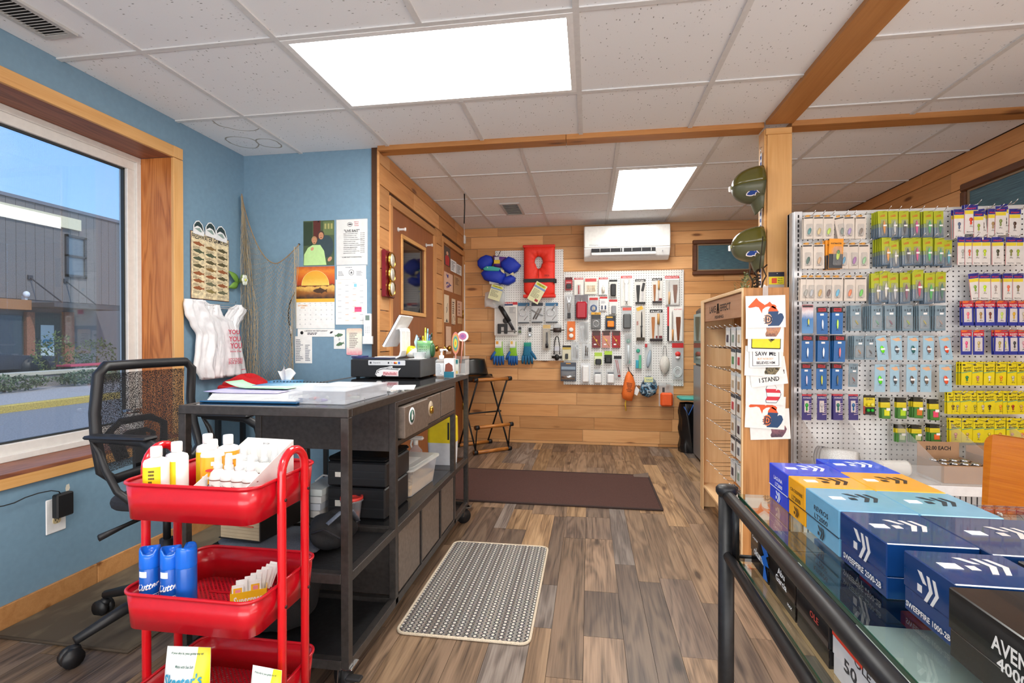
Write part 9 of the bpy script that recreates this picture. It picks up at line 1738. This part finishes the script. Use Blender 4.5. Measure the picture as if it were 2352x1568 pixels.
hang(KR_,[(1800,'#f07a8a','pink tail'),(1925,'#b08a50','gold blade'),(2017,'#7a3a2c','brown tail'),(2132,'#c8e06a','lime tail'),(2250,'#e0b028','yellow tail'),(2342,'#c8b8a0','cream tail')],1068,1310,106,g2,'fourth row right',stacks=[1]*6)
hang(KR_,[(1785,'#f05a90','hot pink tail'),(1905,'#c8b070','brass blade'),(2110,'#b0a050','olive gold blade'),(2165,'#d8e080','pale lime tail',.75,.1),(2255,'#3a3a3e','black tail'),(2342,'#d8a0a8','rose tail')],288,530,104,g3,'fifth row right',stacks=[0,0,1,0,1,0])
hang(KRP,[(375,'#d0dce8','white fish'),(523,'#b8e040','lime fish')],62,328,106,g3,'fourth row left',stacks=[0,1])
w =WT('clamshell_pack','white and blue clamshell pack with a yellow blue lure, fourth row','lure pack',GF.shift(.075),*g3(178,42),*g3(288,322));o =w.t;W2,H2 =w.w/2,w.h/2;q =MB();q.prism(rrect(-W2,W2,-H2,H2,.006),0,.0015);q.build('card',rampmat('ice_blue',[(0,'#5a98d0'),(.5,'#3a80c4'),(.75,'#e6e2e8'),(1,'#c8505a')],noise=.2),o);bx('dark_header',M('#2a2226',.5),o,-W2*.9,W2*.9,H2*.82,H2*.96,.0016,.002);lure(o,'minnow','#c8c840',W2*.1,-H2*.2,W2*.14,H2*.22)
hang(KRP,[(230,'#d8e4ec','silver white minnow'),(385,'#e8ecf0','pearl white minnow'),(545,'#e07070','red nosed minnow')],338,600,110,g3,'fifth row left',stacks=[0,1,2])
hang(KRP,[(220,'#d0c8e0','lilac white minnow'),(368,'#c8c828','yellow and red minnow'),(522,'#5a5a48','dark silver minnow')],612,868,100,g3,'sixth row left',stacks=[0,0,1])
hang(KLE,[(705,'#b0a040','purple and yellow jig'),(908,'#6aa888','green and white jig'),(1040,'#8a5a70','maroon jig'),(1210,'#a8c050','lime and plum jig'),(1372,'#b8b060','olive yellow jig'),(1530,'#b09890','rose grey jig')],48,295,104,g3,'fourth row middle',stacks=[2,4,1,3,3,3])
hang(KLE,[(735,'#c89058','orange brown jig'),(842,'#3a3a40','black jig')],345,578,98,g3,'fifth row middle',stacks=[3,1])
hang(KLE,[(678,'#a0483a','rust jig')],615,845,88,g3,'sixth row middle')
hang(KB,[(960,'#70f020','neon green oval',1,.1),(1102,'#5a6068','charcoal oval',1,.05),(1262,'#2f6a6a','dark teal oval'),(1415,'#8a6a60','brown silver oval'),(1585,'#e8502c','red orange oval',1,.12)],345,582,106,g3,'fifth row centre right')
hang(KB,[(940,'#60e828','bright green oval'),(1084,'#4a5058','small charcoal oval',.85),(1252,'#5a5450','dark bronze oval'),(1390,'#7a6c60','taupe oval'),(1582,'#f0603c','orange oval',1.15)],625,895,104,g3,'sixth row centre right')
hang(KF,[(224,'#28a838','green bladed jig'),(372,'#c8c4c8','white jig'),(530,'#2f7a6a','deep teal jig'),(680,'#2f6aa0','blue jig')],915,1170,92,g3,'seventh row left',stacks=[0,0,1,0])
hang(KJ,[(992,'#e8e820','yellow grub'),(1150,'#b8e020','lime grub'),(1312,'#e07a28','orange grub'),(1468,'#f04a70','pink grub')],950,1155,92,g3,'seventh row middle','bait pack',stacks=[1,1,2,1],dy=[0,0,-5,15])
hang(KJ,[(1142,'#b8c890','pale green grub'),(1298,'#d0d8a0','cream grub'),(1478,'#f06a28','bright orange grub')],1212,1385,96,g3,'lowest row middle','bait pack',stacks=[1,2,2],dy=[0,5,-3])
w =WT('float_pack','black and yellow pack with two yellow and two green floats','tackle pack',GF.shift(.075),*g3(778,925),*g3(892,1118));o =w.t;W2,H2 =w.w/2,w.h/2;bx('card',M('#222018',.5),o,-W2,W2,-H2,H2,0,.0015);bx('yellow_field',M('#e8d41e',.5),o,-W2*.95,W2*.95,-H2*.2,H2*.75,.0016,.002);flat(o,'red_edge',M('#b03a2a',.5),-W2,-W2*.7,-H2*.9,-H2*.1,.002);word(o,'THILL',0,H2*.6,W2*1.3,H2*.2,INK,.0022,rot=.15)
for (x,y,c_) in ((-.3,.05,'#f0e020'),(.4,.05,'#f4ec6a'),(-.3,-.52,'#28b838'),(.4,-.52,'#20c030')): q =MB();q.ell((x*W2,y*H2,.010),W2*.30,W2*.32,.008);q.build('float',M(c_,.25),o)
hang(KP,[(1790,'#2f8a5a','green blade'),(1895,'#c08a7a','rose blade'),(2010,'#e0e0d8','white blade'),(2125,'#f0902a','orange blade'),(2240,'#c8c4b0','cream blade'),(2335,'#d0b040','brass blade')],600,830,104,g3,'upper yellow row',stacks=[2,1,1,1,1,1])
hang(KP,[(1652,'#7a5a2a','brown feather tail'),(1700,'#a8a088','silver and fur tail',.8,-.1),(1780,'#e0c870','gold blade',1.0),(1870,'#b0a840','hidden olive blade',.9),(1945,'#c8b8a8','silver beige blade'),(2010,'#5a4018','dark brown blade'),(2118,'#f0a028','bright orange blade'),(2190,'#8a8a48','moss blade',.85),(2238,'#b03a2a','red brown blade',.9),(2320,'#d8b060','amber blade')],885,1112,106,g3,'middle yellow row',stacks=[1,0,1,0,1,0,1,0,0,1])
hang(KP,[(1678,'#d88a7a','red and white blade',1.1),(1795,'#c8a868','gold and black blade',1.0),(1905,'#b8b0a0','grey blade'),(2010,'#d8c048','yellow gold blade'),(2115,'#c88a30','copper blade'),(2232,'#e0a8a0','blush blade'),(2330,'#e8904a','peach blade')],1150,1390,106,g3,'lowest yellow row',stacks=[1,0,1,1,1,1,0])
# ================= GLASS RACK WITH REEL BOXES =================
RKM =M('#232325',.42,.3,'metal');RX,RYF,RYN,RXR =.30,1.17,.10,.92;GZT,GZL =.805,.665
rk =thing('glass_rack','black tube frame rack with glass shelves in the right foreground','shelving',(RX,RYF,0))
def rt(name,pts,r,m=RKM,n=14): q =MB();q.tube(pts,r,n);return q.build(name,m,rk,world=True)
for (x,y) in ((RX,RYF),(RX,RYN),(RXR,RYF),(RXR,RYN)):
    rt('post',[(x,y,.002),(x,y,.812)],.017);q =MB();q.lathe([(.019,.798),(.0225,.804),(.0225,.813),(.018,.818),(.001,.819)],(x,y,0),20);q.build('post_cap',RKM,rk,world=True)
rt('side_rail',[(RX,RYF-.017,.800),(RX,RYN+.017,.800)],.0125);rt('side_rail',[(RX,RYF-.017,.668),(RX,RYN+.017,.668)],.0108);rt('side_rail',[(RXR,RYF-.017,.800),(RXR,RYN+.017,.800)],.0105);rt('side_rail',[(RXR,RYF-.017,.668),(RXR,RYN+.017,.668)],.0095)
rt('cross_rail',[(RX+.0185,RYF,.66),(RXR-.0185,RYF,.66)],.007);rt('cross_rail',[(RX+.0185,RYN,.66),(RXR-.0185,RYN,.66)],.007);rt('cross_rail',[(RX+.0185,RYF,.30),(RXR-.0185,RYF,.30)],.009)
rt('upright_stay',[(RX+.012,RYF-.028,.795),(RX+.012,RYF-.028,.668)],.0075)
GLS =glassy((.86,.93,.90),1.0,'shelf_glass');EDG =M('#1f4a38',.1)
def glass(z,nm):
    g =bx(nm,GLS,rk,RX+.022,RXR-.012,RYN+.02,RYF-.012,z-.0075,z-.0005,world=True)
    q =MB();q.box(RX+.0205,RX+.0218,RYN+.02,RYF-.012,z-.0075,z-.0005);q.build('glass_edge',EDG,g,world=True)
glass(GZT,'glass_shelf');glass(GZL,'glass_shelf')
for z in (GZT,GZL):
    for (x,y) in ((RX+.024,RYF-.03),(RXR-.024,RYF-.03)): q =MB();q.bbox(x-.010,x+.010,y-.006,y+.01,z-.018,z-.008,.002);q.build('shelf_clip',RKM,rk,world=True)
DSH =([(-.5,.5),(-.28,.5),(-.02,.12),(-.2,.12)],[(-.5,-.02),(-.26,-.02),(-.26,-.3),(-.5,-.3)],[(-.02,.5),(.12,.5),(.30,.0),(.02,-.5),(-.14,-.5),(.12,.0)],[(.28,.5),(.42,.5),(.60,.0),(.32,-.5),(.18,-.5),(.44,.0)])
def reelbox(label,x0,x1,y0,y1,z0,h,col,ink,words=(),seam=True,logo=True,top=True,rough=.16,wm=None,tops=None,sticker=True,rz=0):
    t =thing('reel_box',label,'box',((x0+x1)/2,(y0+y1)/2,z0+.0006),rz);X,Y =(x1-x0)/2,(y1-y0)/2;m =M(col,rough,coat=.5);im =M(ink,.35)
    bx('carton',m,t,-X,X,-Y+.0008,Y-.0008,0,h*.40,b=.001);bx('lid',m,t,-X-.0012,X+.0012,-Y,Y,h*.405,h,b=.0012)
    def put(q,nm,mat,face,cx,cy,par=None):
        o =q.build(nm,mat,t)
        if face == 'L': o.matrix_basis =Matrix.Translation((-X-.0014,-cx,cy)) @ Matrix(((0,0,-1),(-1,0,0),(0,1,0))).to_4x4()
        elif face == 'T': o.matrix_basis =Matrix.Translation((cx,cy,h+.0003)) @ Matrix.Rotation(0,4,'Z')
        elif face == 'N': o.matrix_basis =Matrix.Translation((cx,-Y-.0003,cy)) @ Matrix.Rotation(pi/2,4,'X')
        return o
    if seam: bx('lid_seam',im,t,-X-.0016,-X-.001,-Y,Y,h*.395,h*.412)
    if logo:
        s =min(Y*.5,.022) if logo == 1 else logo;q =MB()
        for p_ in DSH: q.prism([(x*s,y*s*.9) for x,y in p_],0,.0003)
        put(q,'logo',im,'L',Y*(-.0),h*(.20 if words and logo == 1 else .62))
    for (s_,cx,cy,ww,hh) in words: q =MB();lets(q,s_,0,0,ww,hh,0);put(q,'lettering',im if wm is None else M(wm,.4),'L',cx,cy)
    if top:
        s =.042;q =MB();R =Matrix.Rotation(-.0,3,'Z')
        for p_ in DSH: q.prism([(x*s,y*s) for x,y in p_],0,.0003)
        put(q,'top_logo',im,'T',X*.18,Y*.15)
    if sticker: q =MB();q.box(-.010,.010,-.0075,.0075,0,.0004);put(q,'price_sticker',TAGW,'T',-X*.55,Y*.05)
    if tops:
        for (s_,cx,cy,ww,hh,c_) in tops: q =MB();lets(q,s_,0,0,ww,hh,0,-.0);put(q,'top_lettering',M(c_,.4),'T',cx,cy)
    return t,put,X,Y
BH =.073;c1a,c1b,c2a,c2b =.382,.4915,.495,.604
reelbox('royal blue reel box at the far left corner of the glass top',c1a,c1b,1.046,1.147,GZT,BH,'#1746d8','#dfe6f4',[('LAGUNA',.0,.050,.046,.0075),('LT2000',.004,.038,.038,.0075)])
reelbox('royal blue reel box in the right column, farthest back',c2a,c2b,1.092,1.198,GZT,BH,'#1746d8','#dfe6f4')
reelbox('golden yellow reel box in the left column behind the pale blue one',c1a,c1b,.967,1.043,GZT,BH,'#f2a81c','#3a2410',[('CROSSFIRE',0,.052,.056,.006),('LT2000',.0,.038,.040,.0085)])
reelbox('golden yellow reel box in the right column',c2a,c2b,.965,1.088,GZT,BH,'#f2a81c','#3a2410')
reelbox('pale steel blue reel box in the left column',c1a,c1b,.843,.964,GZT,BH,'#6ba4c6','#26323c',[('REVROS',0,.050,.052,.0085),('LT2000',.0,.037,.048,.0085)])
reelbox('pale steel blue reel box in the right column',c2a,c2b,.842,.962,GZT,BH,'#6fa6c2','#26323c')
reelbox('navy reel box in the left column with large silver logo',c1a,c1b-.004,.717,.839,GZT,BH,'#0f356c','#cfcccc',[('SWEEPFIRE 2500-2B',-.0,.012,.10,.0085)],logo=.040,seam=False)
reelbox('navy reel box in the right column behind the open corner',c2a-.004,c2b+.02,.700,.838,GZT,BH,'#12305e','#cfc6c2')
reelbox('nearer navy reel box in the left column beside the black box',c1a+.010,c1b+.006,.609,.699,GZT,BH,'#0f3468','#cfcccc',[('SWEEPFIRE 1000-2B',0,.010,.078,.007)],logo=.034,seam=False)
bl,put,X,Y =reelbox('black reel box with bold white name and blue splashes, lower right',c1a,c1b+.03,.455,.603,GZT,BH,'#262423','#d6d2ce',[('AVENGER',.022,.050,.075,.015),('4000B',.014,.034,.045,.012),('okuma',.03,.014,.05,.010)],logo=False,seam=False,top=False,tops=[('okuma',.01,.0,.07,.018,'#d6d2ce')],sticker=False)
q =MB();q.prism([(-.03,-.01),(-.01,.016),(.004,.0),(.014,.018),(.02,-.008),(.0,-.02)],0,.0003);q.prism(blob(.03,-.014,.012,.008,10),0,.0003);put(q,'blue_splash',M('#1f6ae0',.3),'L',.045,.030)
bl,put,X,Y =reelbox('black reel box with a blue splash behind the navy ones, right column',c2a+.02,c2b+.05,.56,.696,GZT,BH-.004,'#2b2825','#d6d2ce',logo=False,seam=False,top=False,sticker=False)
q =MB();q.prism([(-.03,.02),(0,.034),(.02,.02),(.0,.006)],0,.0003);put(q,'blue_splash',M('#1f6ae0',.3),'T',-.02,.03)
# lower glass shelf
LX =.343
bl,put,X,Y =reelbox('black and blue reel box at the far end of the lower glass',LX,LX+.10,1.035,1.14,GZL,.070,'#141416','#f0f0f0',[('okuma',.0,.036,.062,.017),('Ceymar',-.024,.060,.036,.008)],logo=False,seam=False,top=False,sticker=False)
q =MB();q.prism([(-.01,.03),(.012,.034),(.034,.022),(.02,.014),(.036,.0),(.014,-.004),(.030,-.03),(.004,-.034),(.008,-.008),(-.008,.004),(.010,.014)],0,.0003);put(q,'blue_plume',M('#1c6ac8',.35),'L',.022,.036)
reelbox('black reel box with white and red name on the lower glass',LX,LX+.10,.905,1.03,GZL,.072,'#1a1412','#f0f0f0',[('Abu',.0,.054,.034,.012),('Garcia',.0,.039,.052,.012),('MAX',.04,.016,.02,.005)],logo=False,seam=False,top=False)
bl,put,X,Y =reelbox('white and red box under the rail on the lower glass',LX+.003,LX+.13,.66,.78,GZL,.072,'#dcdadb','#3a3a3e',[('OLE',.02,.056,.04,.012),('50',-.01,.034,.034,.018)],logo=False,seam=False,top=False,sticker=False)
q =MB();q.box(-.06,.02,-.006,.010,0,.0003);put(q,'red_band',M('#e0402a',.4),'L',-.0,.062)
reelbox('black box with small red print, lower glass beside the white one',LX,LX+.10,.785,.90,GZL,.070,'#1c1a1c','#c0443c',[('OLE',.01,.05,.03,.010)],logo=False,seam=False,top=False)
reelbox('blue and white box in the second column of the lower glass',.46,.57,1.00,1.12,GZL,.066,'#1f62c0','#e6e6ee',[('Cardiff',0,.04,.07,.014)],logo=False,seam=False,top=False)
bl,put,X,Y =reelbox('dark slate reel box with white and red name under the glass top',.455,.575,.865,.985,GZL,.085,'#1f3442','#e8e8ea',[('Abu',.0,.062,.046,.016),('Garcia',.0,.040,.074,.016),('MAX LITE',.0,.016,.04,.005)],logo=False,seam=False,top=False)
q =MB();q.box(-.018,.018,-.004,.004,0,.0003);put(q,'red_flag',M('#c8203a',.4),'L',.012,.077)
bl,put,X,Y =reelbox('orange red box with grey reel picture on the lower glass',.475,.62,.70,.855,GZL,.060,'#e2481f','#2a2426',logo=False,seam=False,top=False,sticker=False)
q =MB();q.prism(blob(0,0,.045,.022,16,rot=.3),0,.0004);q.prism(blob(.03,-.03,.016,.012,12),0,.0004);put(q,'reel_picture',M('#5a5a60',.4),'T',-.01,.01);q =MB();q.prism([(-.06,.05),(.03,.06),(.01,.045),(-.05,.035)],0,.0004);put(q,'white_flash',WHITE,'T',0,.0)
bl,put,X,Y =reelbox('teal and white box with brown reel picture at the bottom edge',.475,.66,.50,.69,GZL,.060,'#1f9ab8','#e6eef2',logo=False,seam=False,top=False,sticker=False)
q =MB();q.prism([(-.02,-.08),(.09,-.09),(.09,.0),(.03,.03)],0,.0004);put(q,'white_panel',M('#e8e8e8',.3),'T',0,0);q =MB();q.prism(blob(-.03,.02,.045,.035,16),.0005,.0009);put(q,'brown_print',M('#6a4a20',.4),'T',0,0);q =MB();q.prism(blob(-.035,-.02,.026,.018,14),.001,.0014);put(q,'spool_print',M('#cfd0a8',.4),'T',0,0);q =MB();q.prism([(.0,.02),(.02,.03),(.035,.0),(.02,-.06),(.008,-.03)],.001,.0014);put(q,'handle_print',M('#2e2e32',.4),'T',0,0)
t =thing('hang_tag_pack','light blue plastic hanger tab poking out by the lower rail','pack',(LX+.03,.56,GZL+.001),.2);q =MB();q.prism(rrect(-.035,.035,-.03,.03,.008),0,.012);q.build('tab',M('#5ab8e0',.3),t);q =MB();q.prism([(-.012,-.006),(.014,0),(-.01,.012)],.0121,.0128);q.build('tab_slot',M('#d9cfc4',.6),t)
# ================= ORANGE CHAIR =================
P0,P1 =Vector((1.082,1.60,0)),Vector((1.29,1.24,0));d =(P1-P0).normalized();L_ =(P1-P0).length;ang =math.atan2(d.y,d.x)
ORW =wood('orange_wood','#e08a22','#c8701a','#8a3c0e',.2,scale=.8,vary=.02,knots=False,contrast=.6,ring=.2,coat=.6)
ch =thing('wooden_chair','glossy orange wooden chair back behind the reel boxes','chair',tuple((P0+P1)/2),ang)
q =MB();pr =rrect(-L_/2,L_/2,-.16,.16,.03,5);n =len(pr);
vs =[]
for zz in (-.008,.008): vs += [(x,zz-.03*cos(x/L_*pi)+.03,y+.012*cos(x/L_*pi)) for x,y in pr]
q.add(vs,[tuple(range(n)),tuple(range(n,2*n))[::-1]]+[(i,i+n,(i+1) % n+n,(i+1) % n) for i in range(n)]);o =q.build('backrest',ORW,ch);o.rotation_euler =(-.06,0,0);o.location =(0,0,.715)
q =MB();[q.lathe([(.008,0),(.009,.002),(.005,.005),(.001,.006)],(x_,0,z_),12,R=Matrix.Rotation(pi/2,3,'X')) for x_,z_ in ((-L_/2+.055,.05),(-L_/2+.10,.095))]
for k,(x_,z_) in enumerate(((-L_/2+.045,-.055),(-L_/2+.115,.055))): q =MB();q.lathe([(.009,0),(.009,.003),(.005,.006),(.001,.007)],(0,0,0),12,R=Matrix.Rotation(pi/2,3,'X'));s_ =q.build('screw',CHROME,ch);s_.location =(x_,-.010+.03-.03*cos(x_/L_*pi),.715+z_)
q =MB();q.prism(rrect(-.2,.2,-.2,.2,.05,5),.44,.458);o =q.build('seat',ORW,ch);o.location =(0,.22,0)
for (x_,y_) in ((-.17,.03),(.17,.03),(-.17,.39),(.17,.39)): q =MB();q.cyl((x_,y_,.002),(x_*.94,y_,.44),.014,10);q.build('leg',BKPL,ch)
for s_ in (-.12,.12): q =MB();q.tube([(s_,.04,.44),(s_,.03,.55),(s_,.018,.68)],.011,8);q.build('back_support',BKPL,ch)
